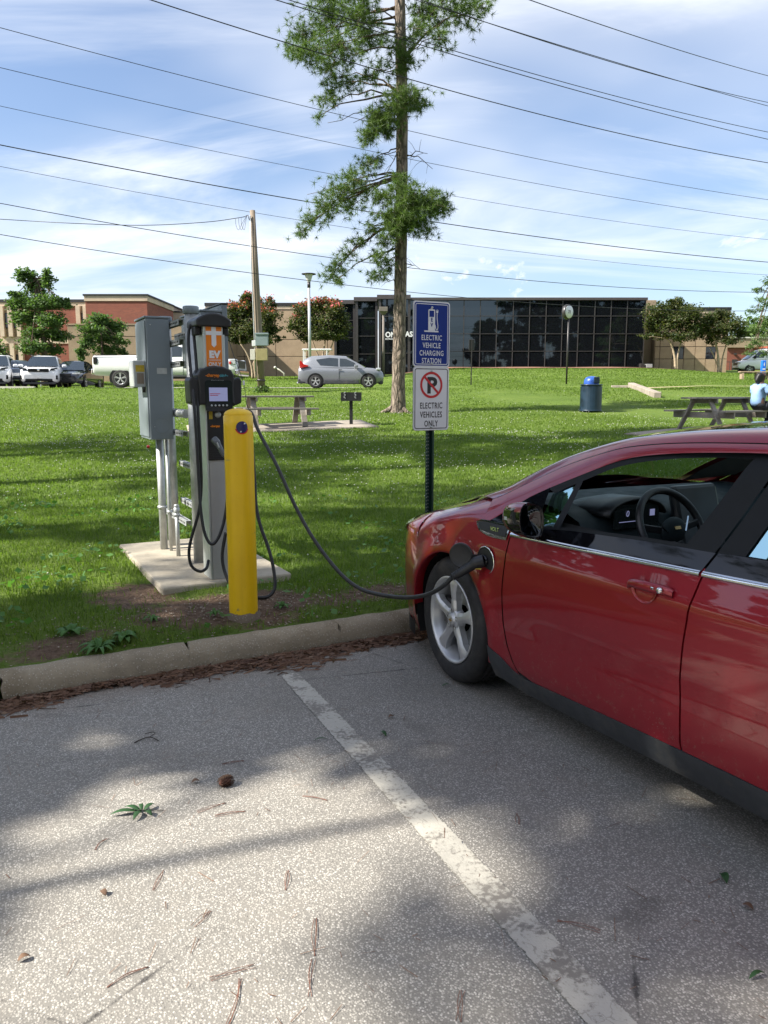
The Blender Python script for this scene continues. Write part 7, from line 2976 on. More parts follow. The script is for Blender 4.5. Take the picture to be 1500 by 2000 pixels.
def make_car(name, label, cat, loc, rz, paint, body, green, glass, wheels, wr, extras=None, group=None):
    """body: lower stations (x, zb, ztop, halfwidth); green: greenhouse stations (x, zbelt, zroof, hw_belt, hw_roof)"""
    r = thing(name, label, cat, loc, rz, group)
    rows = []
    for (x, zb, zt_, hw) in body:
        h = zt_ - zb
        half = [(hw * 0.86, zb), (hw * 0.97, zb + h * 0.12), (hw, zb + h * 0.42), (hw * 0.992, zb + h * 0.72), (hw * 0.955, zb + h * 0.90), (hw * 0.86, zb + h * 0.985)]
        row = [(x, -y, z) for (y, z) in half] + [(x, 0, zt_ + 0.02)] + [(x, y, z) for (y, z) in reversed(half)]
        rows.append(row)
    rows = [[tuple(v) for v in rr_] for rr_ in rows]
    # smooth along the length
    cols = [spline([row[k] for row in rows], 4) for k in range(len(rows[0]))]
    P = [[cols[k][i] for k in range(len(cols))] for i in range(len(cols[0]))]
    mb = MB().grid(P, flip=True)
    for row, fl in ((P[0], False), (P[-1], True)):
        mb.add([tuple(q) for q in row], [tuple(row and (range(len(row)) if not fl else reversed(range(len(row)))))], False)
    bo_ = mb.build('body', M[paint], r)
    gr = []
    for (x, zb, zr, hb, ht) in green:
        half = [(hb, zb), (hb + (ht - hb) * 0.55, zb + (zr - zb) * 0.55), (ht, zr - (zr - zb) * 0.10), (ht * 0.86, zr), (ht * 0.45, zr + 0.022)]
        gr.append([(x, -y, z) for (y, z) in half] + [(x, 0, zr + 0.028)] + [(x, y, z) for (y, z) in reversed(half)])
    if gr:
        mb = MB().grid(gr, flip=True)
        for row, fl in ((gr[0], False), (gr[-1], True)):
            mb.add(row, [tuple(range(len(row))) if not fl else tuple(reversed(range(len(row))))], False)
        ro = mb.build('roof', M[paint], r)

        def fy(x, z):
            xs_ = [g_[0] for g_ in green]
            zb, zr = np.interp(x, xs_, [g_[1] for g_ in green]), np.interp(x, xs_, [g_[2] for g_ in green])
            hb, ht = np.interp(x, xs_, [g_[3] for g_ in green]), np.interp(x, xs_, [g_[4] for g_ in green])
            t_ = float(np.interp((z - zb) / max(1e-3, zr - zb), [0, 0.55, 0.9], [0, 0.55, 1.0]))
            return float(hb + (ht - hb) * t_)
        for poly in glass.get('side', []):
            for s in (-1, 1):
                side_glass(r, 'side_window', poly, fy, s)
        for nm in ('windscreen', 'rear_window'):
            if nm in glass:
                (xb, zb2, wb), (xt, zt2, wt2) = glass[nm]
                mb = MB()
                sg2 = 1 if xb > xt else -1
                d = Vector((zt2 - zb2, 0, -(xt - xb))).normalized() * 0.012
                if d.x * sg2 < 0:
                    d = -d
                mb.grid([[(xb + (xt - xb) * u + d.x + 0.05 * sg2 * (1 - v * v), (wb + (wt2 - wb) * u) * v, zb2 + (zt2 - zb2) * u + d.z + 0.008) for v in (-1, -0.7, -0.35, 0, 0.35, 0.7, 1)] for u in (0, 0.33, 0.66, 1)], flip=(sg2 < 0))
                mb.build(nm, M['car_glass_far'], r)
    hwm = max(b[3] for b in body)
    for (x, wy) in wheels:
        for s in (-1, 1):
            arch(r, x, s * (hwm + 0.002 - wy), wr, -s, wr * 0.55)
            vwheel(r, x, s * (hwm + 0.006 - wy), wr, -s)
    if extras:
        extras(r, hwm)
    return r


def pbox(r, name, mat, x0, x1, y0, y1, z0, z1, bev=0.01):
    return MB().b2(x0, x1, y0, y1, z0, z1).build(name, M[mat], r, bevel=bev)


# --- silver crossover on the road (nose to the right)
def juke_extra(r, hw):
    for s in (-1, 1):
        mb = MB()
        mb.prism([(-1.98, 0.95), (-1.62, 1.02), (-1.55, 1.08), (-1.78, 1.13), (-1.90, 1.30), (-1.98, 1.28)][::-1], (0, s * 0.80, 0), (1, 0, 0), (0, 0, 1), 0.10 * -s if False else 0.10)
        mb.build('tail_light', M['red_lens'], r, bevel=0.01)
        pbox(r, 'door_mirror', 'silver_paint', 0.62, 0.80, s * 0.86, s * 1.04, 0.98, 1.12, 0.04)
        mb = MB()
        mb.b2(-0.14, 0.03, s * (hw + 0.004), s * (hw + 0.022), 0.86, 0.895)
        mb.build('door_handle', M['chrome'], r)
        mb = MB()
        mb.b2(-0.115, -0.105, s * (hw - 0.01), s * (hw + 0.004), 0.36, 0.90)
        mb.build('door_seam', M['satin_black'], r)
        pbox(r, 'headlight', 'clear_lens', 1.66, 1.88, s * 0.56, s * 0.80, 0.86, 0.97, 0.03)
        mb = MB()
        mb.b2(-0.83, 0.83, s * (hw - 0.02), s * (hw + 0.006), 0.22, 0.36)
        mb.build('sill', M['cladding'], r, bevel=0.02)
    pbox(r, 'rear_bumper', 'cladding', -2.10, -1.72, -0.82, 0.82, 0.24, 0.46, 0.04)
    pbox(r, 'front_bumper', 'cladding', 1.80, 2.00, -0.74, 0.74, 0.20, 0.36, 0.04)
    pbox(r, 'number_plate', 'white_vinyl', -2.085, -2.07, -0.26, 0.26, 0.62, 0.75, 0.0)
    MB().cyl((-2.06, -0.5, 0.27), (-2.16, -0.5, 0.27), 0.04, n=10).build('exhaust_pipe', M['chrome'], r)


jy = 38.3
jl = at(668, 757, jy)
make_car('parked_crossover', 'silver rounded crossover parked on the road beyond the left picnic table', 'car', (jl.x, jy, 1.715), R(1.5), 'silver_paint',
         [(-2.07, 0.40, 0.62, 0.66), (-2.05, 0.30, 0.96, 0.80), (-1.80, 0.24, 1.02, 0.87), (-1.30, 0.22, 1.04, 0.885), (-0.4, 0.22, 1.02, 0.88), (0.5, 0.22, 1.00, 0.88), (1.1, 0.22, 0.99, 0.885), (1.62, 0.24, 0.94, 0.84), (1.93, 0.28, 0.82, 0.72), (2.03, 0.36, 0.66, 0.58)],
         [(-2.02, 0.98, 1.02, 0.74, 0.70), (-1.78, 0.98, 1.38, 0.80, 0.60), (-1.45, 0.98, 1.52, 0.82, 0.60), (-0.6, 0.98, 1.57, 0.83, 0.60), (0.2, 0.97, 1.52, 0.83, 0.60), (0.72, 0.96, 1.26, 0.83, 0.66), (1.12, 0.94, 1.0, 0.82, 0.78)],
         {'side': [[(-1.22, 1.36), (-1.02, 1.10), (-0.16, 1.04), (-0.16, 1.42), (-0.6, 1.45)], [(-0.08, 1.04), (0.80, 1.03), (0.62, 1.22), (0.22, 1.40), (-0.08, 1.42)]],
          'windscreen': ((1.10, 1.02, 0.72), (0.25, 1.50, 0.54)), 'rear_window': ((-1.99, 1.04, 0.64), (-1.62, 1.44, 0.50))},
         [(-1.24, 0.0), (1.29, 0.0)], 0.335, juke_extra)


# --- white pickup behind the cabinets, nose to the right
def truck_extra(r, hw):
    # open bed: rails, tailgate, lamps
    for s in (-1, 1):
        mb = MB()
        mb.prism([(-2.985, 1.02), (-2.83, 1.02), (-2.80, 1.14), (-2.84, 1.30), (-2.985, 1.32)][::-1], (0, s * 0.955, 0), (1, 0, 0), (0, 0, 1), 0.06 if s < 0 else -0.06)
        mb.build('tail_light', M['satin_black'], r, bevel=0.015)
        pbox(r, 'bed_rail', 'satin_black', -3.0, -0.98, s * 0.94, s * 1.0, 1.385, 1.405, 0.005)
        pbox(r, 'door_mirror', 'satin_black', 0.86, 1.04, s * 1.02, s * 1.26, 1.22, 1.46, 0.03)
        for x in (-0.1, 0.78):
            mb = MB()
            mb.b2(x, x + 0.01, s * (hw - 0.01), s * (hw + 0.004), 0.52, 1.24)
            mb.build('door_seam', M['satin_black'], r)
        for x in (-0.22, 0.62):
            mb = MB()
            mb.b2(x - 0.1, x + 0.06, s * (hw - 0.01), s * (hw + 0.02), 1.10, 1.15)
            mb.build('door_handle', M['chrome'], r)
        pbox(r, 'headlight', 'clear_lens', 2.72, 2.98, s * 0.66, s * 0.97, 0.98, 1.22, 0.03)
        pbox(r, 'side_marker', 'red_lens', 2.70, 2.79, s * 0.955, s * 1.0, 1.0, 1.12, 0.01)
        mb = MB()
        mb.b2(-0.95, 1.6, s * (hw - 0.08), s * (hw + 0.03), 0.42, 0.50)
        mb.build('running_board', M['satin_black'], r, bevel=0.02)
    pbox(r, 'rear_bumper', 'chrome', -3.12, -2.98, -0.95, 0.95, 0.58, 0.82, 0.04)
    pbox(r, 'front_bumper', 'chrome', 2.92, 3.10, -0.96, 0.96, 0.52, 0.78, 0.05)
    pbox(r, 'grille', 'dark_metal', 2.95, 3.03, -0.6, 0.6, 0.84, 1.18, 0.02)
    mb = MB()
    mb.b2(-2.92, -1.05, -0.86, 0.86, 1.30, 1.392)
    mb.build('bed_opening', M['inner_dark'], r)
    pbox(r, 'tailgate_handle', 'satin_black', -3.03, -3.0, -0.12, 0.12, 1.16, 1.24, 0.01)


ty = 35.9
tl = at(337, 750, ty)
truck = make_car('pickup_truck', 'white pickup truck parked behind the electrical cabinet', 'pickup', (tl.x, ty, 1.72), R(-3), 'white_paint',
                 [(-3.0, 0.62, 1.36, 0.96), (-2.96, 0.54, 1.385, 0.99), (-2.2, 0.50, 1.385, 1.0), (-1.05, 0.48, 1.385, 1.0), (-0.95, 0.48, 1.28, 1.0), (0.9, 0.48, 1.26, 1.0), (1.6, 0.48, 1.28, 1.0), (2.5, 0.50, 1.24, 0.99), (2.92, 0.56, 1.16, 0.95), (3.0, 0.64, 1.0, 0.90)],
                 [(-1.02, 1.24, 1.26, 0.92, 0.90), (-0.94, 1.22, 1.86, 0.93, 0.74), (-0.6, 1.22, 1.94, 0.94, 0.74), (0.35, 1.22, 1.94, 0.94, 0.74), (0.75, 1.22, 1.84, 0.94, 0.74), (1.45, 1.22, 1.26, 0.93, 0.88)],
                 {'side': [[(-0.80, 1.32), (-0.14, 1.32), (-0.14, 1.80), (-0.72, 1.80)], [(-0.04, 1.32), (0.72, 1.32), (0.72, 1.72), (0.45, 1.80), (-0.04, 1.80)], [(0.80, 1.32), (1.16, 1.32), (0.80, 1.62)]],
                  'windscreen': ((1.45, 1.30, 0.84), (0.76, 1.82, 0.70)), 'rear_window': ((-1.0, 1.34, 0.72), (-0.94, 1.78, 0.64))},
                 [(-1.88, 0.02), (1.98, 0.02)], 0.40, truck_extra)


truck.scale = (1.08, 1.04, 1.04)


# --- white SUV facing the camera, left
def suv_extra(r, hw):
    pbox(r, 'grille', 'satin_black', 2.28, 2.375, -0.48, 0.48, 0.80, 0.96, 0.03)
    pbox(r, 'air_intake', 'satin_black', 2.32, 2.395, -0.62, 0.62, 0.36, 0.47, 0.03)
    mb = MB()
    mb.lathe([(0.0001, 0.008), (0.055, 0.004), (0.06, 0.0)], (2.378, 0, 0.90), 14, 'x')
    mb.build('badge', M['chrome'], r)
    pbox(r, 'skid_plate', 'cladding', 2.15, 2.34, -0.75, 0.75, 0.20, 0.32, 0.03)
    for s in (-1, 1):
        mb = MB()
        mb.prism([(0.50, 0.86), (0.86, 0.95), (0.88, 1.02), (0.56, 0.97)] if s > 0 else [(-0.56, 0.97), (-0.88, 1.02), (-0.86, 0.95), (-0.50, 0.86)], (2.19, 0, 0), (0, 1, 0), (0, 0, 1), 0.12)
        mb.build('headlight', M['car_glass_far'], r, bevel=0.01)
        pbox(r, 'fog_light', 'satin_black', 2.18, 2.30, s * 0.72, s * 0.86, 0.44, 0.64, 0.02)
        pbox(r, 'door_mirror', 'white_paint', 0.62, 0.80, s * 0.92, s * 1.14, 1.06, 1.22, 0.05)
        pbox(r, 'roof_rail', 'satin_black', -1.7, 0.3, s * 0.58, s * 0.63, 1.69, 1.73, 0.01)
        mb = MB()
        mb.b2(-0.9, 0.9, s * (hw - 0.02), s * (hw + 0.01), 0.24, 0.40)
        mb.build('sill', M['cladding'], r, bevel=0.02)
    pbox(r, 'number_plate', 'white_vinyl', 2.394, 2.402, -0.15, 0.15, 0.50, 0.65, 0.0)


SUV_BODY = [(-2.35, 0.42, 0.80, 0.80), (-2.30, 0.34, 1.02, 0.88), (-1.6, 0.28, 1.06, 0.94), (-0.4, 0.26, 1.06, 0.945), (0.8, 0.26, 1.06, 0.945), (1.6, 0.27, 1.04, 0.93), (2.1, 0.30, 0.96, 0.87), (2.30, 0.34, 0.84, 0.78), (2.36, 0.42, 0.66, 0.68)]
SUV_GREEN = [(-2.28, 1.02, 1.04, 0.80, 0.76), (-2.05, 1.02, 1.58, 0.84, 0.60), (-1.4, 1.02, 1.66, 0.87, 0.62), (-0.3, 1.02, 1.68, 0.88, 0.64), (0.15, 1.02, 1.62, 0.88, 0.64), (1.15, 1.00, 1.06, 0.87, 0.80)]
SUV_GLASS = {'side': [[(-1.85, 1.16), (-1.0, 1.12), (-1.0, 1.52), (-1.7, 1.50)], [(-0.93, 1.12), (-0.1, 1.11), (-0.1, 1.54), (-0.93, 1.53)], [(-0.02, 1.11), (0.82, 1.10), (0.15, 1.50), (-0.02, 1.54)]],
             'windscreen': ((1.14, 1.10, 0.78), (0.20, 1.62, 0.58)), 'rear_window': ((-2.26, 1.10, 0.70), (-2.08, 1.54, 0.54))}
sy = 38.6
sl = at(70, 752, sy)
make_car('parked_suv', 'white SUV facing the camera among dark parked cars', 'car', (sl.x - 0.45, sy + 2.2, 1.72), R(-74), 'white_paint', SUV_BODY, SUV_GREEN, SUV_GLASS, [(-1.35, 0.02), (1.40, 0.02)], 0.36, suv_extra)


# --- sedans beside it
def sedan_extra(paint):
    def f(r, hw):
        for s in (-1, 1):
            mb = MB()
            mb.prism([(0.42, 0.68), (0.82, 0.72), (0.84, 0.80), (0.46, 0.76)] if s > 0 else [(-0.46, 0.76), (-0.84, 0.80), (-0.82, 0.72), (-0.42, 0.68)], (2.10, 0, 0), (0, 1, 0), (0, 0, 1), 0.10)
            mb.build('headlight', M['clear_lens'], r, bevel=0.01)
            pbox(r, 'door_mirror', paint, 0.55, 0.70, s * 0.88, s * 1.05, 0.90, 1.02, 0.04)
            pbox(r, 'tail_light', 'red_lens', -2.36, -2.28, s * 0.55, s * 0.86, 0.80, 0.93, 0.02)
        pbox(r, 'grille', 'satin_black', 2.22, 2.31, -0.40, 0.40, 0.58, 0.74, 0.02)
        pbox(r, 'air_intake', 'satin_black', 2.25, 2.335, -0.66, 0.66, 0.28, 0.42, 0.02)
        pbox(r, 'rear_bumper_strip', 'satin_black', -2.38, -2.30, -0.8, 0.8, 0.44, 0.56, 0.02)
        pbox(r, 'number_plate', 'white_vinyl', -2.392, -2.382, -0.16, 0.16, 0.62, 0.77, 0.0)
    return f


SED_BODY = [(-2.36, 0.42, 0.90, 0.74), (-2.30, 0.30, 1.0, 0.84), (-1.6, 0.22, 1.0, 0.90), (-0.3, 0.20, 0.94, 0.91), (0.9, 0.20, 0.92, 0.91), (1.7, 0.22, 0.84, 0.88), (2.15, 0.26, 0.74, 0.78), (2.30, 0.34, 0.62, 0.66)]
SED_GREEN = [(-1.95, 0.94, 0.98, 0.76, 0.74), (-1.15, 0.92, 1.38, 0.82, 0.56), (-0.5, 0.90, 1.45, 0.84, 0.57), (0.1, 0.88, 1.43, 0.84, 0.57), (1.05, 0.86, 0.90, 0.82, 0.76)]
SED_GLASS = {'side': [[(-1.45, 1.0), (-0.50, 0.98), (-0.50, 1.34), (-1.05, 1.30)], [(-0.43, 0.98), (0.72, 0.96), (0.08, 1.32), (-0.43, 1.34)]], 'windscreen': ((1.04, 0.93, 0.74), (0.14, 1.40, 0.52)), 'rear_window': ((-1.92, 1.0, 0.70), (-1.18, 1.36, 0.50))}
q = at(22, 748, 40.6)
make_car('parked_sedan', 'slate grey sedan seen from behind at the left of the white SUV', 'car', (q.x, 41.4, 1.72), R(113), 'slate_paint', SED_BODY, SED_GREEN, SED_GLASS, [(-1.36, 0.02), (1.36, 0.02)], 0.33, sedan_extra('slate_paint'))
q = at(128, 748, 40.0)
make_car('parked_sedan', 'black sedan facing the camera at the right of the white SUV', 'car', (q.x - 0.1, 41.6, 1.72), R(-84), 'black_paint', SED_BODY, SED_GREEN, SED_GLASS, [(-1.36, 0.02), (1.36, 0.02)], 0.33, sedan_extra('black_paint'))
q = at(-22, 752, 38.0)
make_car('parked_suv', 'white SUV of which only the corner shows at the left edge of the photo', 'car', (q.x - 0.6, 40.0, 1.72), R(-72), 'white_paint', SUV_BODY, SUV_GREEN, SUV_GLASS, [(-1.35, 0.02), (1.40, 0.02)], 0.36, suv_extra)


# --- white van far right, nose to the left
def van_extra(r, hw):
    pbox(r, 'rear_bumper', 'satin_black', -2.72, -2.62, -0.92, 0.92, 0.42, 0.6, 0.03)
    for s in (-1, 1):
        pbox(r, 'tail_light', 'red_lens', -2.67, -2.50, s * 0.94, s * 1.0, 1.0, 1.32, 0.02)
        pbox(r, 'door_mirror', 'satin_black', 1.36, 1.5, s * 0.98, s * 1.2, 1.25, 1.5, 0.03)
        pbox(r, 'headlight', 'clear_lens', 2.48, 2.66, s * 0.6, s * 0.92, 0.82, 1.0, 0.03)
        mb = MB()
        mb.b2(0.52, 0.53, s * (hw - 0.01), s * (hw + 0.004), 0.5, 1.9)
        mb.build('door_seam', M['satin_black'], r)
    pbox(r, 'grille', 'dark_metal', 2.58, 2.69, -0.55, 0.55, 0.74, 1.0, 0.02)


vy = 67.0
vl = ground(1485, vy)
make_car('cargo_van', 'white cargo van parked by the blue pillar at the right edge', 'van', (vl.x + 0.6, vy, vl.z - 0.02), R(180 - 8), 'white_paint',
         [(-2.66, 0.50, 1.2, 0.94), (-2.62, 0.42, 1.28, 0.98), (-1.6, 0.38, 1.28, 1.0), (0.6, 0.38, 1.26, 1.0), (1.4, 0.38, 1.24, 1.0), (2.1, 0.40, 1.14, 0.97), (2.55, 0.46, 1.02, 0.90), (2.66, 0.54, 0.88, 0.82)],
         [(-2.64, 1.20, 1.98, 0.97, 0.84), (-2.5, 1.20, 2.06, 0.98, 0.84), (0.6, 1.20, 2.08, 0.98, 0.84), (1.05, 1.2, 1.98, 0.97, 0.82), (1.95, 1.15, 1.20, 0.94, 0.88)],
         {'side': [[(0.66, 1.34), (1.62, 1.32), (1.08, 1.84), (0.66, 1.86)], [(-2.55, 1.42), (-2.2, 1.42), (-2.2, 1.8), (-2.55, 1.8)]], 'windscreen': ((1.94, 1.24, 0.86), (1.08, 1.94, 0.76)), 'rear_window': ((-2.64, 1.4, 0.7), (-2.60, 1.85, 0.66))},
         [(-1.6, 0.02), (1.75, 0.02)], 0.36, van_extra)
# orange ladder load on its roof
ld = thing('roof_ladder', 'orange ladder rack lying on the roof of the white van', 'ladder', (vl.x + 0.5, vy, vl.z + 2.10), R(180 - 8))
M['ladder'] = pm('faded orange fibreglass', (0.50, 0.13, 0.07), 0.6)
for s in (-0.2, 0.2):
    MB().b2(-2.4, 1.0, s - 0.05, s + 0.05, 0.06, 0.19).build('rail', M['ladder'], ld)
mb = MB()
for k in range(11):
    mb.b2(-2.2 + 0.3 * k, -2.16 + 0.3 * k, -0.2, 0.2, 0.10, 0.14)
tag(mb.build('rungs', M['ladder'], ld), kind='stuff')
mb = MB()
mb.b2(-1.9, -1.85, -0.6, 0.6, -0.02, 0.06)
mb.b2(0.4, 0.45, -0.6, 0.6, -0.02, 0.06)
mb.build('rack', M['dark_metal'], ld)

# --- golf cart behind the crossover
gy_ = 56.0
gl0 = ground(618, gy_)
gc = thing('golf_cart', 'white roofed golf cart with a red box behind the silver crossover', 'golf cart', gl0, 0)
s_ = gy_ / F_PX
h0 = at(618, 682, gy_).z - gl0.z
MB().b2(-0.95, 1.15, -0.6, 0.6, h0 - 0.09, h0).build('roof', M['white_paint'], gc, bevel=0.05, seg=3)
for (x, y) in ((-0.85, -0.55), (-0.85, 0.55), (0.72, -0.55), (0.72, 0.55)):
    MB().bar((x, y, 0.5), (x + (0.10 if x > 0 else 0.0), y, h0 - 0.08), 0.06, 0.06).build('roof_post', M['white_paint'], gc)
MB().b2(-0.95, 1.3, -0.6, 0.6, 0.28, 0.72).build('body', M['white_paint'], gc, bevel=0.08, seg=3)
MB().b2(-0.3, 0.3, -0.55, 0.55, 0.72, 0.86).build('seat', M['white_vinyl'], gc, bevel=0.04)
MB().b2(0.22, 0.36, -0.55, 0.55, 0.86, 1.22).build('seat_back', M['white_vinyl'], gc, bevel=0.04)
MB().b2(1.32, 1.95, -0.5, 0.5, 0.95, 1.38).build('cargo_box', M['red_lens'], gc, bevel=0.03)
MB().b2(1.2, 2.0, -0.55, 0.55, 0.45, 0.93).build('cargo_bed', M['dark_metal'], gc, bevel=0.03)
for x in (-0.7, 1.2):
    for s in (-1, 1):
        vwheel(gc, x, s * 0.62, 0.23, -s, 0.5)
# ================================================================== lawn furniture, poles, wires, person, litter
# --- utility pole
up_b = gp(511, 766, 20)
UY = up_b.y
ut = thing('utility_pole', 'leaning wooden utility pole with meter boxes behind the charging station', 'pole', up_b)
top = at(493, 411, UY) - up_b
sc_u = UY / F_PX
pts = [Vector((0, 0, -0.2)), Vector((0, 0, 0)).lerp(top, 0.33), Vector((0, 0, 0)).lerp(top, 0.66), top]
mb = MB()
mb.tube(pts, [0.155, 0.15, 0.13, 0.105], 16)
mb.build('pole', M['pole_wood'], ut)


def upx(px, py, dy=0.0):
    return at(px, py, UY + dy) - up_b


mb = MB()
mb.tube([upx(489, 420, -0.14), upx(491, 520, -0.15), upx(496, 640, -0.17), upx(499, 725, -0.17)], 0.022, 8)
mb.build('conduit', M['galv'], ut)
mb = MB()
mb.tube([upx(484, 420, -0.14), upx(487, 430, -0.15), upx(489, 421, -0.14)], 0.02, 8)
mb.tube([upx(476, 424, -0.14), upx(484, 420, -0.14)], 0.012, 6)
mb.build('service_head', M['dark_metal'], ut)


def ubox(name, mat, x0, x1, y0, y1, d0=-0.30, d1=-0.155):
    a, b = upx(x0, y1, d0), upx(x1, y0, d0)
    mb = MB()
    mb.b2(a.x, b.x, d0, d1, a.z, b.z)
    return mb.build(name, M[mat], ut, bevel=0.012)


M['box_teal'] = pm('weathered teal grey box', (0.20, 0.26, 0.27), 0.5)
M['box_olive'] = pm('faded olive box', (0.30, 0.26, 0.12), 0.6)
b1 = ubox('disconnect_box', 'box_teal', 499, 523, 653, 675)
ubox('box_lid', 'box_teal', 498, 524, 650, 653.5, -0.33)
ubox('meter_box', 'box_olive', 500, 522, 681, 704)
ubox('meter_socket', 'stripe_far', 489, 498, 682, 703, -0.28)
ubox('meter_dial', 'white_vinyl', 492, 499, 665, 676, -0.27)
mb = MB()
a = upx(510, 743)
mb.lathe([(0.158, a.z - 0.04), (0.166, a.z - 0.035), (0.166, a.z + 0.035), (0.158, a.z + 0.04)], (a.x, 0, 0), 18)
mb.box((a.x, -0.16, a.z), (0.42, 0.03, 0.04))
mb.build('pole_band', M['dark_metal'], ut)
n = 420
g = np.random.default_rng(5)
an, rr = g.uniform(0, 2 * np.pi, n), 0.15 + np.abs(g.normal(0, 0.10, n))
pts = np.stack([rr * np.cos(an), rr * np.sin(an), np.abs(g.normal(0, 0.16, n)) * np.exp(-(rr - 0.15) * 4)], -1)
vn = np_mesh('vine', leafquads(n, pts, 0.09, 0.7, wl=0.7, seed=9), np.arange(n * 4).reshape(-1, 4), mat=M['oak_leaf'], parent=ut)
vn['kind'] = 'stuff'

# --- tall lamp with the disc head
Y = 50.0
b_ = ground(606, Y)
lp = thing('street_lamp', 'tall thin lamp post with a flat disc head above the silver crossover', 'lamp', b_)
h = at(605, 533, Y).z - b_.z
s = Y / F_PX
MB().tube([(0, 0, 0), (0, 0, h - 0.55)], [0.10, 0.075], 12).build('post', M['galv'], lp)
mb = MB()
mb.lathe([(0.0001, h), (0.10, h - 0.02), (0.45, h - 0.05), (0.46, h - 0.08), (0.42, h - 0.10)], n=28)
mb.build('disc_head', M['dark_metal'], lp)
mb = MB()
mb.lathe([(0.26, h - 0.102), (0.20, h - 0.30), (0.11, h - 0.55)], n=20)
M['lamp_glass'] = pm('frosted lamp glass', (0.50, 0.51, 0.50), 0.3)
mb.build('lamp_shade', M['lamp_glass'], lp)
MB().cyl((0, 0, h - 0.90), (0, 0, h - 0.552), 0.10, n=12).build('neck', M['dark_metal'], lp)
M['lamp_bronze'] = pm('bronze lamp paint', (0.15, 0.13, 0.11), 0.6)
# --- lamp with the square head
Y = 62.0
b_ = ground(749, Y)
lp = thing('street_lamp', 'bronze lamp post with a tapered square head left of the pine trunk', 'lamp', b_)
h = at(749, 600, Y).z - b_.z
MB().tube([(0, 0, 0), (0, 0, h - 0.5)], [0.10, 0.09], 12).build('post', M['lamp_bronze'], lp)
MB().box((0, 0, h - 0.17), (0.66, 0.66, 0.34)).build('lamp_head', M['lamp_bronze'], lp, bevel=0.02)
MB().box((0, 0, h - 0.47), (0.18, 0.18, 0.25), None, (3.5, 3.5)).build('lamp_base', M['lamp_bronze'], lp)

# --- round number sign on a post
sb = gp(1106.5, 751, 15)
Y = sb.y
h = at(1108, 596, Y).z - sb.z
R_ = 12.2 / F_PX * Y
ns = thing('number_sign', 'round white sign numbered 78 on a bronze post in the lawn', 'sign', sb)
MB().cyl((0, 0.05, -0.2), (0, 0.05, h - R_), 0.045, n=12).build('post', M['dark_metal'], ns)
rot = R(40)
mb = MB()
mb.lathe([(0.0001, 0.0), (R_ * 1.10, 0.0), (R_ * 1.13, 0.02), (R_ * 1.13, 0.16), (R_ * 1.1, 0.18), (0.0001, 0.18)], (0, 0, h - R_), 32, 'y')
hdm = mb.build('sign_case', M['dark_metal'], ns)
hdm.rotation_euler = (0, 0, rot)
mb = MB()
mb.lathe([(0.0001, -0.012), (R_ * 0.97, -0.012), (R_ * 0.98, -0.002)], (0, 0, h - R_), 32, 'y')
fc_ = mb.build('sign_face', M['white_vinyl'], hdm)
mb = MB()
text_into(mb, '78', R_ * 0.80, (0, -0.014, h - R_ - R_ * 0.28), (1, 0, 0), (0, 0, 1), 0.004, 'CENTER', 0.9)
tag(mb.build('lettering', M['black_vinyl'], hdm), kind='stuff')
# --- little sign seen from behind
sb = gp(920, 752, 15)
Y = sb.y
sg2 = thing('road_sign', 'small dark sign seen from behind on a thin post before the glass wall', 'sign', sb)
h = at(919, 663, Y).z - sb.z
MB().box((0, 0, h / 2), (0.05, 0.04, h)).build('post', M['dark_metal'], sg2)
w = 11.5 / F_PX * Y
MB().box((0, 0.04, h - 0.26), (w, 0.03, 0.52), Matrix.Rotation(R(18), 3, 'Z')).build('panel', M['dark_metal'], sg2, bevel=0.01)
# --- accessible parking signs by the brick block
M['sign_pic'] = pm('blue pictogram', (0.03, 0.06, 0.22), 0.5)
for k, (px, py, lab) in enumerate(((20, 700, 'white accessible parking sign left of the white SUV'), (79.5, 699, 'white accessible parking sign peeping above the white SUV roof'))):
    Y = 45.0
    b_ = ground(px, Y)
    r = thing('parking_sign', lab, 'sign', b_, 0, 'accessible parking signs by the brick block')
    h = at(px, py, Y).z - b_.z
    MB().box((0, 0.03, h / 2), (0.05, 0.04, h)).build('post', M['galv'], r)
    MB().b2(-0.12, 0.12, -0.01, 0.008, h - 0.16, h + 0.17).build('panel', M['white_vinyl'], r, bevel=0.004)
    mb = MB()
    mb.ball((0, -0.014, h + 0.085), 0.022, 8, 6)
    mb.bar((0, -0.014, h + 0.06), (-0.005, -0.014, h - 0.02), 0.03, 0.01, (0, 1, 0))
    mb.bar((0, -0.014, h - 0.01), (0.05, -0.014, h - 0.06), 0.025, 0.01, (0, 1, 0))
    mb.tube([(0.045 * math.cos(a), -0.014, h - 0.035 + 0.05 * math.sin(a)) for a in np.linspace(2.2, 6.0, 9)], 0.008, 5)
    tag(mb.build('pictogram', M['sign_pic'], r), kind='stuff')

# --- charcoal grill on its post
gb2 = gp(686, 831, 10)
Y = gb2.y
gr2 = thing('barbecue_grill', 'black park grill on a post beside the picnic table', 'grill', gb2)
h = at(686, 783, Y).z - gb2.z
k_ = Y / F_PX
MB().box((0, 0, h / 2), (0.085, 0.085, h)).build('post', M['black_plastic'], gr2)
x0, x1, zt2 = (667 - 686) * k_, (706 - 686) * k_, at(686, 766, Y).z - gb2.z
fb = MB()
fb.b2(x0, x1, -0.18, 0.22, h, h + 0.02)
fb.b2(x0, x0 + 0.01, -0.18, 0.22, h + 0.021, zt2)
fb.b2(x1 - 0.01, x1, -0.18, 0.22, h + 0.021, zt2)
fb.b2(x0 + 0.011, x1 - 0.011, 0.21, 0.22, h + 0.021, zt2)
fb.b2(x0 + 0.011, x1 - 0.011, -0.18, -0.17, h + 0.021, zt2 - 0.02)
fb.build('firebox', M['black_plastic'], gr2)
mb = MB()
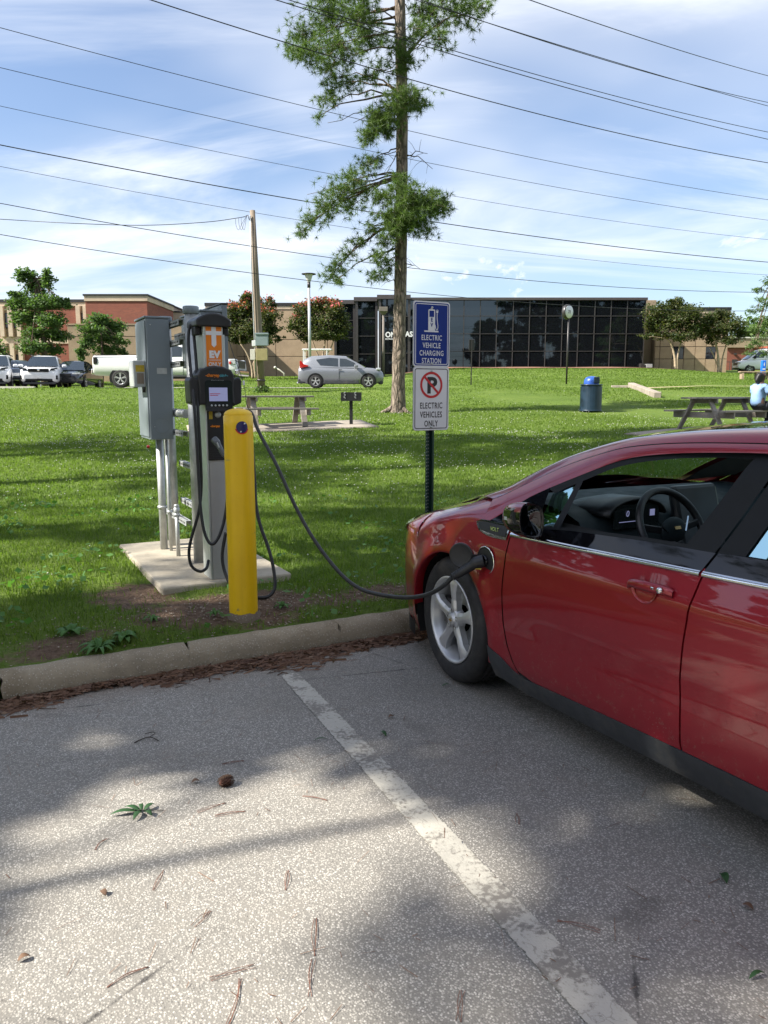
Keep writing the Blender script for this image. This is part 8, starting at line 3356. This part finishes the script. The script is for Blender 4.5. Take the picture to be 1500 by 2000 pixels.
for i in range(14):
    x = x0 + 0.03 + (x1 - x0 - 0.06) * i / 13
    mb.b2(x - 0.006, x + 0.006, -0.16, 0.20, zt2 - 0.06, zt2 - 0.045)
tag(mb.build('cooking_grate', M['galv'], gr2), kind='stuff')
for s in (-0.6, 0.45):
    mb = MB()
    for q in range(4):
        mb.box((s * (x1 - x0) / 2 * 1.0, -0.185, h + 0.08 + q * 0.045), (0.05, 0.012, 0.018), Matrix.Rotation(R(25 * (-1) ** q), 3, 'Y'))
    mb.build('height_notches', M['galv'], gr2)

# --- blue litter bin
tb = gp(1153, 806, 12)
Y = tb.y
bn = thing('litter_bin', 'dark blue litter bin with a bright blue dome lid on the lawn', 'bin', tb)
k_ = Y / F_PX
Rb = 20 * k_
h0, h1, h2 = 0.06, at(1153, 751, Y).z - tb.z, at(1153, 734.5, Y).z - tb.z
M['bin_blue'] = pm('dark blue enamel', (0.012, 0.030, 0.055), 0.4, var=0.15)
M['lid_blue'] = pm('bright blue plastic', (0.03, 0.10, 0.42), 0.35)
mb = MB()
nsl = 28
for k in range(nsl):
    a = 2 * math.pi * k / nsl
    mb.box((Rb * math.cos(a), Rb * math.sin(a), (h0 + h1) / 2 - 0.02), (0.012, 0.075, h1 - h0 - 0.07), Matrix.Rotation(a, 3, 'Z'))
tag(mb.build('slats', M['bin_blue'], bn), kind='stuff')
mb = MB()
mb.lathe([(Rb * 0.93, h0), (Rb * 0.93, h1 - 0.02)], n=28)
mb.build('liner', M['inner_dark'], bn)
for z in (h0 + 0.01, h1 - 0.015):
    mb = MB()
    mb.lathe([(Rb * 0.94, z - 0.022), (Rb + 0.014, z - 0.022), (Rb + 0.014, z + 0.022), (Rb * 0.94, z + 0.022)], n=32)
    mb.build('hoop', M['bin_blue'], bn)
mb = MB()
mb.lathe([(Rb * 0.72, h1), (Rb * 0.72, h1 + (h2 - h1) * 0.35), (Rb * 0.66, h1 + (h2 - h1) * 0.62), (Rb * 0.5, h1 + (h2 - h1) * 0.86), (Rb * 0.25, h2 - 0.01), (0.0001, h2)], n=28)
dm = mb.build('dome_lid', M['lid_blue'], bn)
mb = MB()
mb.box((0.10, -Rb * 0.64, h1 + 0.13), (0.20, 0.05, 0.20), Matrix.Rotation(R(14), 3, 'Z'))
mb.build('flap', M['bin_blue'], dm, bevel=0.02)
MB().cyl((0, 0, -0.1), (0, 0, h0 + 0.05), 0.05, n=10).build('stand', M['black_plastic'], bn)


# --- picnic tables
def picnic_table(label, loc, rz, group):
    t = thing('picnic_table', label, 'picnic table', loc, rz, group)
    Lh, zt3 = 0.92, 0.76
    for i in range(5):
        y = (i - 2) * 0.145
        MB().b2(-Lh, Lh, y - 0.069, y + 0.069, zt3 - 0.04, zt3 + 0.002 * (i % 2)).build('tabletop_plank', M['table_wood'], t, bevel=0.005)
    for s in (-1, 1):
        for i in range(2):
            y = s * (0.60 + 0.145 * i)
            MB().b2(-Lh, Lh, y - 0.069, y + 0.069, 0.42, 0.46).build('bench_plank', M['table_wood'], t, bevel=0.005)
    for x in (-0.62, 0.62):
        for s in (-1, 1):
            MB().bar((x, s * 0.20, zt3 - 0.042), (x, s * 0.58, 0.0), 0.045, 0.14, (0, 1, 0) if False else (1, 0, 0)).build('leg', M['table_wood'], t, bevel=0.004)
        MB().b2(x + 0.05, x + 0.095, -0.80, 0.80, 0.28, 0.418).build('bench_beam', M['table_wood'], t, bevel=0.004)
        MB().b2(x + 0.05, x + 0.095, -0.36, 0.36, zt3 - 0.14, zt3 - 0.042).build('top_beam', M['table_wood'], t, bevel=0.004)
    return t


GT = 'picnic tables on the lawn'
tl_ = at(538, 777, 19.75)
picnic_table('weathered grey picnic table on a slab behind the yellow bollard', (tl_.x, 19.75, gz(tl_.x, 19.75) + 0.035), R(20), GT)
tr_ = Vector((7.93, 18.45, 0))
t2 = picnic_table('weathered grey picnic table where the person in light blue sits', (tr_.x, tr_.y, gz(tr_.x, tr_.y) + 0.03), R(33), GT)

# --- low concrete steps left in the grass
cb_ = gp(1232, 757, 15)
ce_ = gp(1284, 778, 15)
lw = thing('concrete_block', 'low broken concrete kerb lying slanted across the lawn', 'block', cb_, math.atan2(ce_.y - cb_.y, ce_.x - cb_.x))
ln_ = (ce_ - cb_).length
mb = MB()
mb.box((ln_ / 2, 0, 0.06 + (ce_.z - cb_.z) / 2), (ln_, 0.28, 0.34), Matrix.Rotation(-math.atan2(ce_.z - cb_.z, ln_), 3, 'Y'))
mb.build('block', M['slab_conc'], lw, bevel=0.02)
cb3 = gp(1218, 757, 15)
mb = MB()
mb.box((0, 0, 0.02), (1.1, 0.5, 0.16), Matrix.Rotation(R(-12), 3, 'Z'))
tag(mb.build('concrete_slab', M['slab_conc'], bevel=0.02, loc=cb3), 'flat pale slab at the far end of the slanted concrete kerb', 'slab')

# --- blue help pillar and bench at the right edge
Y = 45.0
b_ = ground(1489, Y)
bp = thing('help_pillar', 'bright blue emergency call pillar at the right edge', 'pillar', b_)
h = at(1490, 704, Y).z - b_.z
M['pillar_blue'] = pm('signal blue paint', (0.015, 0.14, 0.62), 0.35)
MB().box((0, 0, h / 2), (0.22, 0.22, h)).build('column', M['pillar_blue'], bp, bevel=0.02)
mb = MB()
text_into(mb, 'i', 0.26, (0, -0.113, h - 0.30), (1, 0, 0), (0, 0, 1), 0.004, 'CENTER', 1.2, 0.006)
mb.b2(-0.08, 0.08, -0.114, -0.111, h - 0.52, h - 0.46)
tag(mb.build('lettering', M['white_vinyl'], bp), kind='stuff')
b_ = ground(1470, 44.0)
bc = thing('park_bench', 'plain timber bench beside the blue pillar', 'bench', b_, R(-6))
for i in range(3):
    MB().b2(-0.75, 1.0, -0.2 + 0.14 * i, -0.07 + 0.14 * i, 0.40, 0.46).build('seat_plank', M['bench_wood'], bc, bevel=0.005)
for x in (-0.6, 0.2, 0.85):
    MB().b2(x - 0.06, x + 0.06, -0.18, 0.18, 0, 0.398).build('leg', M['bench_wood'], bc)
# --- standpipe on the lawn by the beige wing
b_ = ground(547, 66)
sp2 = thing('standpipe', 'small white standpipe at the foot of the beige wing', 'pipe', b_)
MB().tube([(-0.35, 0, 0.75), (0.0, 0, 0.55), (0.35, 0, 0.30), (0.35, 0, 0)], 0.06, 8).build('pipe', M['stripe_far'], sp2)
MB().ball((-0.4, 0, 0.78), 0.12, 10, 8).build('valve', M['stripe_far'], sp2)
# --- little red marker flag by the cabinet
b_ = gp(287, 884, 6)
fl = thing('marker_flag', 'tiny orange red marker flag in the grass by the cabinet', 'flag', b_)
MB().cyl((0, 0, 0), (0, 0, 0.13), 0.002, n=5).build('wire', M['galv'], fl)
MB().grid([[(0.0, 0, 0.13), (0.03, 0.01, 0.135), (0.055, 0.0, 0.125)], [(0.0, 0, 0.075), (0.03, 0.012, 0.08), (0.052, 0.002, 0.07)]]).build('flag', M['red_vinyl'], fl, solid=0.001)


# ------------------------------------------------------------------ overhead wires
GW = 'overhead wires crossing the sky'
M['wire'] = pm('black wire', (0.012, 0.013, 0.016), 0.5)
# (left point, middle point, right point, depth left/right, radius, label)
wires = [
    ((295, 0), (800, 157), (1500, 318), 15, 24, 0.0105, 'third overhead wire down on the right, passing behind the pine top'),
    ((540, 0), (1050, 157), (1500, 272), 15, 24, 0.0095, 'lower wire of the close pair in the upper right sky'),
    ((565, 0), (1050, 148), (1500, 258), 15, 24, 0.0085, 'upper wire of the close pair in the upper right sky'),
    ((812, 0), (1180, 116), (1500, 207), 15, 24, 0.0085, 'lower of two wires crossing near the top of the right sky'),
    ((822, 0), (1180, 118), (1500, 200), 15, 24, 0.0085, 'upper of two wires crossing near the top of the right sky'),
    ((1035, 0), (1250, 74), (1500, 148), 15, 24, 0.0090, 'topmost overhead wire in the upper right corner'),
    ((0, 54), (700, 235), (1500, 390), 22, 38, 0.0095, 'topmost overhead wire at the left edge'),
    ((0, 132), (700, 292), (1500, 430), 24, 40, 0.0090, 'second thin overhead wire from the top at the left edge'),
    ((0, 207), (640, 340), (1500, 468), 26, 42, 0.0080, 'third thin overhead wire from the top at the left edge'),
    ((0, 283), (620, 398), (1500, 512), 24, 36, 0.0150, 'thick dark overhead wire in the middle of the left sky'),
    ((0, 325), (490, 415), (1500, 537), 30, 46, 0.0085, 'faint wire just under the thick middle wire'),
    ((0, 397), (770, 520), (1500, 571), 26, 40, 0.0120, 'dark wire passing just above the utility pole midpoint'),
    ((0, 458), (700, 560), (1500, 607), 28, 44, 0.0120, 'lowest overhead wire crossing the glass building top'),
]
for (pl, pm_, pr, yl, yr, rad, lab) in wires:
    tm = (pm_[0] - pl[0]) / (pr[0] - pl[0])
    # depth runs evenly along the span
    zl_, zr_ = 1 / yl, 1 / yr
    ym = 1 / (zl_ + (zr_ - zl_) * tm)
    a, m_, b = at(*pl, yl), at(*pm_, ym), at(*pr, yr)
    d = Vector((b.x - a.x, b.y - a.y))
    tw = Vector((m_.x - a.x, m_.y - a.y)).dot(d) / d.length_squared
    # sagging curve through the three points
    lin_z = a.z + (b.z - a.z) * tw
    c_ = (m_.z - lin_z) / (tw * (tw - 1)) if 0.02 < tw < 0.98 else 0.3
    out = []
    for i in range(41):
        t = -0.45 + 1.75 * i / 40
        out.append((a.x + d.x * t, a.y + d.y * t, a.z + (b.z - a.z) * t + c_ * t * (t - 1)))
    o = MB().tube(out, rad, 6).build('power_line', M['wire'])
    tag(o, lab, 'wire', GW)
# service drop to the pole with its drip loops
mb = MB()
sd = [at(-160, 418, 21.5), at(0, 428, UY - 0.3), at(140, 436, UY - 0.3), at(280, 440, UY - 0.2), at(400, 434, UY - 0.2), at(462, 426, UY - 0.15), at(478, 423, UY - 0.14)]
mb.tube(spline(sd, 6), 0.0130, 6)
for k, dx in enumerate((0, 6, 11)):
    mb.tube(spline([at(460 + dx, 426, UY - 0.16), at(461 + dx, 440, UY - 0.16), at(466 + dx, 449, UY - 0.16), at(473 + dx * 0.6, 436, UY - 0.15), at(482, 421, UY - 0.14)], 5), 0.007, 5)
tag(mb.build('power_line', M['wire']), 'slack service wire with drip loops ending at the utility pole', 'wire', GW)


# ------------------------------------------------------------------ the person at the right-hand table
def skin_body(name, joints, edges, root, mat, parent, sub=2):
    me = bpy.data.meshes.new(name)
    names = list(joints)
    me.from_pydata([joints[k][0] for k in names], [(names.index(a), names.index(b)) for a, b in edges], [])
    o = bpy.data.objects.new(name, me)
    COL.objects.link(o)
    me.materials.append(mat)
    md = o.modifiers.new('skin', 'SKIN')
    md.use_smooth_shade = True
    if not me.skin_vertices:
        me.skin_vertices.new()
    for i, k in enumerate(names):
        r_ = joints[k][1]
        me.skin_vertices[0].data[i].radius = r_ if isinstance(r_, tuple) else (r_, r_)
        me.skin_vertices[0].data[i].use_root = (k == root)
    sb = o.modifiers.new('sub', 'SUBSURF')
    sb.levels = sub
    sb.render_levels = sub
    if parent:
        o.parent = parent
    return o


M['skin'] = pm('dark skin', (0.060, 0.030, 0.020), 0.5)
M['shirt'] = pm('light blue cotton', (0.22, 0.36, 0.60), 0.8, var=0.12, vscale=7, bump=0.3, bscale=14)
M['trousers'] = pm('navy trousers', (0.010, 0.012, 0.020), 0.8)
M['hair'] = pm('black hair', (0.008, 0.007, 0.008), 0.45, var=0.3, vscale=30, bump=0.5, bscale=60)
# sits on the near bench, turned to the right with knees towards the car park
seat = Matrix.Translation(t2.location) @ Matrix.Rotation(R(33), 4, 'Z') @ Vector((0.52, -0.68, 0.46))
pe = thing('person', 'person in a light blue shirt and dark trousers sitting at the right picnic table', 'person', (seat.x, seat.y, seat.z), R(22))
# local frame: +x is the way the body faces, z up, seat height = 0
J = {
    'pelvis': ((0, 0, 0.10), (0.135, 0.17)), 'waist': ((0.0, 0, 0.24), (0.115, 0.15)), 'chest': ((0.03, 0, 0.42), (0.115, 0.165)), 'upper': ((0.035, 0, 0.54), (0.09, 0.14)), 'neck': ((0.045, 0, 0.635), 0.055), 'headb': ((0.07, 0, 0.71), 0.07), 'head': ((0.085, 0, 0.80), (0.095, 0.08)), 'crown': ((0.075, 0, 0.875), 0.065),
    'hipR': ((0.06, -0.10, 0.085), 0.095), 'kneeR': ((0.45, -0.13, 0.11), 0.070), 'shinR': ((0.49, -0.13, -0.15), 0.055), 'ankR': ((0.47, -0.13, -0.38), 0.042), 'toeR': ((0.60, -0.14, -0.435), 0.035),
    'hipL': ((0.06, 0.10, 0.085), 0.095), 'kneeL': ((0.45, 0.13, 0.11), 0.070), 'shinL': ((0.49, 0.13, -0.15), 0.055), 'ankL': ((0.47, 0.13, -0.38), 0.042), 'toeL': ((0.60, 0.14, -0.435), 0.035),
    'shR': ((0.03, -0.18, 0.545), 0.062), 'elR': ((0.10, -0.235, 0.30), 0.043), 'wrR': ((0.30, -0.13, 0.215), 0.028), 'haR': ((0.355, -0.10, 0.205), (0.020, 0.032)),
    'shL': ((0.03, 0.18, 0.545), 0.062), 'elL': ((0.10, 0.235, 0.30), 0.043), 'wrL': ((0.30, 0.13, 0.215), 0.028), 'haL': ((0.355, 0.10, 0.205), (0.020, 0.032)),
}
E_ = [('pelvis', 'waist'), ('waist', 'chest'), ('chest', 'upper'), ('upper', 'neck'), ('neck', 'headb'), ('headb', 'head'), ('head', 'crown')]
for s in 'RL':
    E_ += [('pelvis', 'hip' + s), ('hip' + s, 'knee' + s), ('knee' + s, 'shin' + s), ('shin' + s, 'ank' + s), ('ank' + s, 'toe' + s), ('upper', 'sh' + s), ('sh' + s, 'el' + s), ('el' + s, 'wr' + s), ('wr' + s, 'ha' + s)]
body_p = skin_body('body', J, E_, 'pelvis', M['skin'], pe)
# fingers and thumb of each hand
for s, sg3 in (('R', -1), ('L', 1)):
    hp = Vector(J['ha' + s][0])
    mb = MB()
    for f in range(4):
        o_ = (f - 1.5) * 0.017
        b0 = hp + Vector((0.012, o_, 0.0))
        mb.tube([b0, b0 + Vector((0.035, 0, -0.004)), b0 + Vector((0.058, -sg3 * 0.003, -0.018)), b0 + Vector((0.066 - 0.004 * abs(f - 1), -sg3 * 0.004, -0.036))], [0.0095, 0.009, 0.008, 0.0065], 7)
    b0 = hp + Vector((-0.012, -sg3 * 0.022, 0.0))
    mb.tube([b0, b0 + Vector((0.018, -sg3 * 0.016, -0.004)), b0 + Vector((0.040, -sg3 * 0.018, -0.012))], [0.012, 0.011, 0.008], 7)
    tag(mb.build('fingers', M['skin'], pe), kind='stuff')
# face
mb = MB()
mb.tube([(0.165, 0, 0.835), (0.188, 0, 0.795), (0.178, 0, 0.785)], [0.010, 0.016, 0.010], 8)
for s in (-1, 1):
    mb.ball((0.158, s * 0.034, 0.825), 0.013, 8, 6)
    mb.ball((0.085, s * 0.080, 0.80), 0.026, 8, 6, (0.8, 0.4, 1.2))
mb.ball((0.168, 0, 0.755), 0.022, 8, 6, (0.5, 1.2, 0.45))
tag(mb.build('face', M['skin'], pe), kind='stuff')
# shirt with short sleeves
JS = {'hem': ((0.0, 0, 0.07), (0.165, 0.195)), 'waist': ((-0.01, 0, 0.22), (0.150, 0.185)), 'chest': ((0.025, 0, 0.42), (0.150, 0.195)), 'upper': ((0.035, 0, 0.545), (0.105, 0.155)), 'collar': ((0.042, 0, 0.605), (0.068, 0.07)),
      'shR': ((0.03, -0.185, 0.545), 0.080), 'slR': ((0.075, -0.235, 0.375), 0.072), 'shL': ((0.03, 0.185, 0.545), 0.080), 'slL': ((0.075, 0.235, 0.375), 0.072)}
skin_body('shirt', JS, [('hem', 'waist'), ('waist', 'chest'), ('chest', 'upper'), ('upper', 'collar'), ('upper', 'shR'), ('shR', 'slR'), ('upper', 'shL'), ('shL', 'slL')], 'hem', M['shirt'], pe)
JT = {'seat': ((0.0, 0, 0.10), (0.165, 0.20)), 'waistb': ((-0.005, 0, 0.17), (0.15, 0.18))}
ET = [('seat', 'waistb')]
for s, y in (('R', -0.10), ('L', 0.10)):
    JT.update({'hip' + s: ((0.07, y, 0.095), 0.118), 'knee' + s: ((0.46, y * 1.3, 0.115), 0.088), 'shin' + s: ((0.49, y * 1.3, -0.15), 0.072), 'cuff' + s: ((0.475, y * 1.3, -0.36), 0.062)})
    ET += [('seat', 'hip' + s), ('hip' + s, 'knee' + s), ('knee' + s, 'shin' + s), ('shin' + s, 'cuff' + s)]
skin_body('trousers', JT, ET, 'seat', M['trousers'], pe)
JH = {'crown': ((0.055, 0, 0.855), (0.105, 0.10)), 'back': ((0.01, 0, 0.77), (0.085, 0.115)), 'nape': ((-0.02, 0, 0.67), (0.055, 0.12)), 'tips': ((-0.03, 0, 0.60), (0.035, 0.11))}
skin_body('hair', JH, [('crown', 'back'), ('back', 'nape'), ('nape', 'tips')], 'crown', M['hair'], pe)
for s in 'RL':
    mb = MB()
    a_ = Vector(J['ank' + s][0])
    mb.tube([a_ + Vector((-0.05, 0, -0.055)), a_ + Vector((0.03, 0, -0.05)), a_ + Vector((0.12, 0, -0.06)), a_ + Vector((0.185, 0, -0.066))], [0.034, 0.045, 0.042, 0.024], 10)
    mb.build('shoe', M['black_plastic'], pe)

# ------------------------------------------------------------------ litter on the asphalt
def lotp(px, py, z=0.0):
    d = ray(px, py)
    k = (z - CAM_H) / d.z
    return Vector((d.x * k, d.y * k, z))


# pine cone
c = lotp(440, 1535)
pcn = thing('pine_cone', 'single brown pine cone lying on the asphalt', 'cone', c + Vector((0, 0, 0.0)), R(35))
core = MB()
core.ball((0, 0, 0.017), 0.014, 10, 8, (1.9, 1, 1))
core.build('core', M['needle_dry'], pcn)
M['cone'] = pm('cone scale', (0.105, 0.060, 0.038), 0.8, var=0.35, vscale=40)
sm_ = MB()
sm_.add([(0, -0.003, 0), (0.010, -0.006, 0.003), (0.014, 0, 0.0045), (0.010, 0.006, 0.003), (0, 0.003, 0), (0.010, 0, 0.0)], [(0, 1, 5), (1, 2, 5), (2, 3, 5), (3, 4, 5), (0, 5, 4), (0, 4, 3, 2, 1)])
sme = sm_.mesh('scale', M['cone'])
for i in range(70):
    t = i / 69
    x = -0.026 + 0.056 * t
    rr_ = 0.0135 * math.sqrt(max(0.06, 1 - ((x + 0.004) / 0.034) ** 2))
    a = i * 2.39996
    o = bpy.data.objects.new('scale', sme)
    COL.objects.link(o)
    o.parent = pcn
    o.location = (x, rr_ * 0.9 * math.cos(a), 0.0185 + rr_ * 0.9 * math.sin(a))
    nrm = Vector((0.75, math.cos(a), math.sin(a))).normalized()
    o.rotation_euler = nrm.to_track_quat('X', 'Z').to_euler()
    o.scale = (0.75 + 0.3 * math.sin(math.pi * t),) * 3


def leaf_part(parent, p, ang, ln, w, mat='green_leaf', lift=0.012, name='leaf', fold=0.25):
    rows = []
    n_ = 8
    for i in range(n_ + 1):
        t = i / n_
        hw_ = w / 2 * math.sin(math.pi * min(1, t ** 0.8 * 0.97 + 0.015)) ** 0.8
        z = 0.004 + lift * math.sin(math.pi * t * 0.9)
        rows.append([(ln * t, -hw_, z + hw_ * fold), (ln * t, 0, z), (ln * t, hw_, z + hw_ * fold)])
    o = MB().grid(rows).build(name, M[mat], parent, solid=0.0006)
    o.location = p
    o.rotation_euler = (0, 0, ang)
    return o


# leafy sprig
c = lotp(276, 1588)
spg = thing('leafy_sprig', 'fallen green sprig with five long leaves on the asphalt', 'sprig', c)
MB().tube(spline([(-0.05, 0.0, 0.012), (0.0, 0.005, 0.010), (0.05, 0.010, 0.006), (0.078, 0.012, 0.004)], 5), 0.0014, 6).build('stem', M['twig'], spg)
for (x, y, a, ln, w) in ((-0.012, 0, 196, 0.095, 0.022), (0.0, 0.0, 160, 0.075, 0.020), (0.0, 0.0, 262, 0.062, 0.022), (0.012, 0.0, 318, 0.050, 0.020), (0.008, 0.004, 55, 0.050, 0.020), (0.0, 0.004, 110, 0.045, 0.016)):
    leaf_part(spg, (x, y, 0.002), R(a), ln, w)
GL = 'single leaves fallen on the asphalt'
for (px, py, a, ln, w, lab, fold) in ((763, 1440, 120, 0.050, 0.018, 'small green leaf beside the bay line, lying upright', 0.5), (1432, 1728, 95, 0.042, 0.026, 'folded green leaf on the asphalt at the right', 0.9), (1478, 1915, 20, 0.05, 0.012, 'curled green leaf in the bottom right corner', 0.8), (622, 1448, 5, 0.06, 0.008, 'thin green blade lying left of the bay line', 0.3), (870, 1342, 10, 0.05, 0.014, 'small green leaf in the shade of the red car', 0.3)):
    c = lotp(px, py)
    r = thing('fallen_leaf', lab, 'leaf', c, 0, GL)
    leaf_part(r, (-0.02, 0, 0.001), R(a), ln, w, fold=fold, lift=0.010)
for (px, py, lab) in ((1463, 1776, 'dark dry leaf lying below the folded green leaf'), (203, 1749, 'small dark crumb of bark on the left asphalt'), (44, 1877, 'small reddish leaf near the left bottom edge'), (765, 1402, 'dry brown leaf scrap near the top of the bay line'), (380, 1530, 'pale flake of bark left of the pine cone')):
    c = lotp(px, py)
    r = thing('leaf_scrap', lab, 'leaf', c, random.uniform(0, 6), GL)
    leaf_part(r, (-0.012, 0, 0.001), 0, 0.032, 0.018, 'dry_leaf', fold=0.7, lift=0.006)
# forked twig
c = lotp(290, 1444)
tw_ = thing('twig', 'dark forked twig near the straw on the left asphalt', 'twig', c)
mb = MB()
mb.tube(spline([(-0.05, -0.04, 0.003), (-0.02, -0.01, 0.008), (0.01, 0.0, 0.010), (0.05, -0.02, 0.004)], 5), 0.0026, 6)
mb.tube(spline([(0.0, 0.0, 0.009), (0.02, 0.03, 0.014), (0.0, 0.06, 0.006), (-0.03, 0.05, 0.004)], 5), 0.0016, 6)
mb.build('branch', M['twig'], tw_)
# bundles of long dry needles
GN = 'dry pine needle bundles on the asphalt'
bund = [(310, 1720, 88, 0.10, 'needle bundle standing alone in the left middle of the asphalt'), (560, 1720, 92, 0.10, 'needle bundle with a crossbar above the long one'), (395, 1795, 60, 0.075, 'short needle bundle in the middle left asphalt'), (616, 1830, 94, 0.15, 'long needle bundle hanging down left of the bay line'), (610, 1910, 98, 0.13, 'needle bundle continuing below the long one'), (455, 1960, 84, 0.16, 'forked needle bundle at the bottom edge'), (455, 1900, 28, 0.12, 'slanting needle bundle above the forked one'), (250, 1910, 40, 0.11, 'slanting needle bundle at the lower left'), (413, 1578, 40, 0.11, 'dark needle bundle right of the leafy sprig'), (455, 1490, 25, 0.09, 'needle bundle above the pine cone'), (450, 1590, 12, 0.11, 'flat needle bundle below the pine cone'), (615, 1560, 160, 0.10, 'pale needle bundle left of the bay line'), (900, 1965, 84, 0.10, 'needle bundle right of the bay line at the bottom edge'), (1010, 1600, 86, 0.07, 'needle bundle on the asphalt before the red car'), (1130, 1810, 160, 0.12, 'curved needle bundle at the lower right'), (200, 1650, 70, 0.07, 'small needle bundle left of the bright patch')]
for bi, (px, py, ang, ln, lab) in enumerate(bund):
    c = lotp(px, py)
    r = thing('needle_bundle', lab, 'pine needles', c, 0, GN)
    g = random.Random(bi)
    for k in range(3):
        a = R(ang + 180) + g.uniform(-0.10, 0.10) * (k + 0.3)
        d = Vector((math.cos(a), math.sin(a) * 1.0, 0))
        nn_ = Vector((-d.y, d.x, 0))
        p0 = d * (-ln / 2)
        bend = g.uniform(-0.012, 0.012)
        MB().tube(spline([p0 + Vector((0, 0, 0.003)), p0 + d * ln * 0.5 + nn_ * bend + Vector((0, 0, 0.006)), p0 + d * ln + nn_ * bend * 0.3 + Vector((0, 0, 0.002))], 4), 0.0008, 4).build('needle', M['needle_dry'], r)
# stray needles and grit scattered over the asphalt
n = 420
g = np.random.default_rng(77)
y = g.uniform(1.5 ** 2, 4.3 ** 2, n) ** 0.5
x = g.uniform(-1, 1, n) * (0.6 * y + 0.3)
ok = lotb(x, y) < KERB_B0 - 0.05
x, y = x[ok], y[ok]
n = len(x)
an, ln, wd = g.uniform(0, np.pi, n), g.uniform(0.006, 0.05, n) * g.random(n) + 0.004, g.uniform(0.0005, 0.0014, n)
V = np.empty((n, 4, 3))
for q, (su, sv) in enumerate(((-1, -1), (1, -1), (1, 1), (-1, 1))):
    V[:, q, 0] = x + np.cos(an) * ln * su - np.sin(an) * wd * sv
    V[:, q, 1] = y + np.sin(an) * ln * su + np.cos(an) * wd * sv
    V[:, q, 2] = 0.005 + 0.0015 * su
tag(np_mesh('needle_scraps', V.reshape(-1, 3), np.arange(n * 4).reshape(-1, 4), mat=M['straw']), kind='stuff')
# weeds rooted at the kerb
GWd = 'broad weeds rooted along the kerb'
for (px, py, n, ln, w, lab) in ((195, 1272, 16, 0.12, 0.030, 'spiky dandelion rosette hanging over the kerb top'), (140, 1240, 8, 0.085, 0.05, 'broad leaved weed left of the dandelion rosette'), (245, 1255, 8, 0.08, 0.045, 'broad leaved weed right of the dandelion rosette'), (420, 1205, 9, 0.06, 0.02, 'low weed tuft left of the bollard'), (300, 1215, 9, 0.06, 0.02, 'low weed tuft on the bare soil'), (550, 1190, 8, 0.07, 0.02, 'low weed tuft right of the bollard foot')):
    d = gp(px, py, 3.0)
    r = thing('weed', lab, 'weed', d, 0, GWd)
    g = random.Random(px)
    for k in range(n):
        leaf_part(r, (0, 0, 0.004), 2 * math.pi * k / n + g.uniform(-0.3, 0.3), ln * g.uniform(0.7, 1.2), w * g.uniform(0.7, 1.2), 'weed', lift=0.03 * g.uniform(0.5, 1.2), fold=0.3)
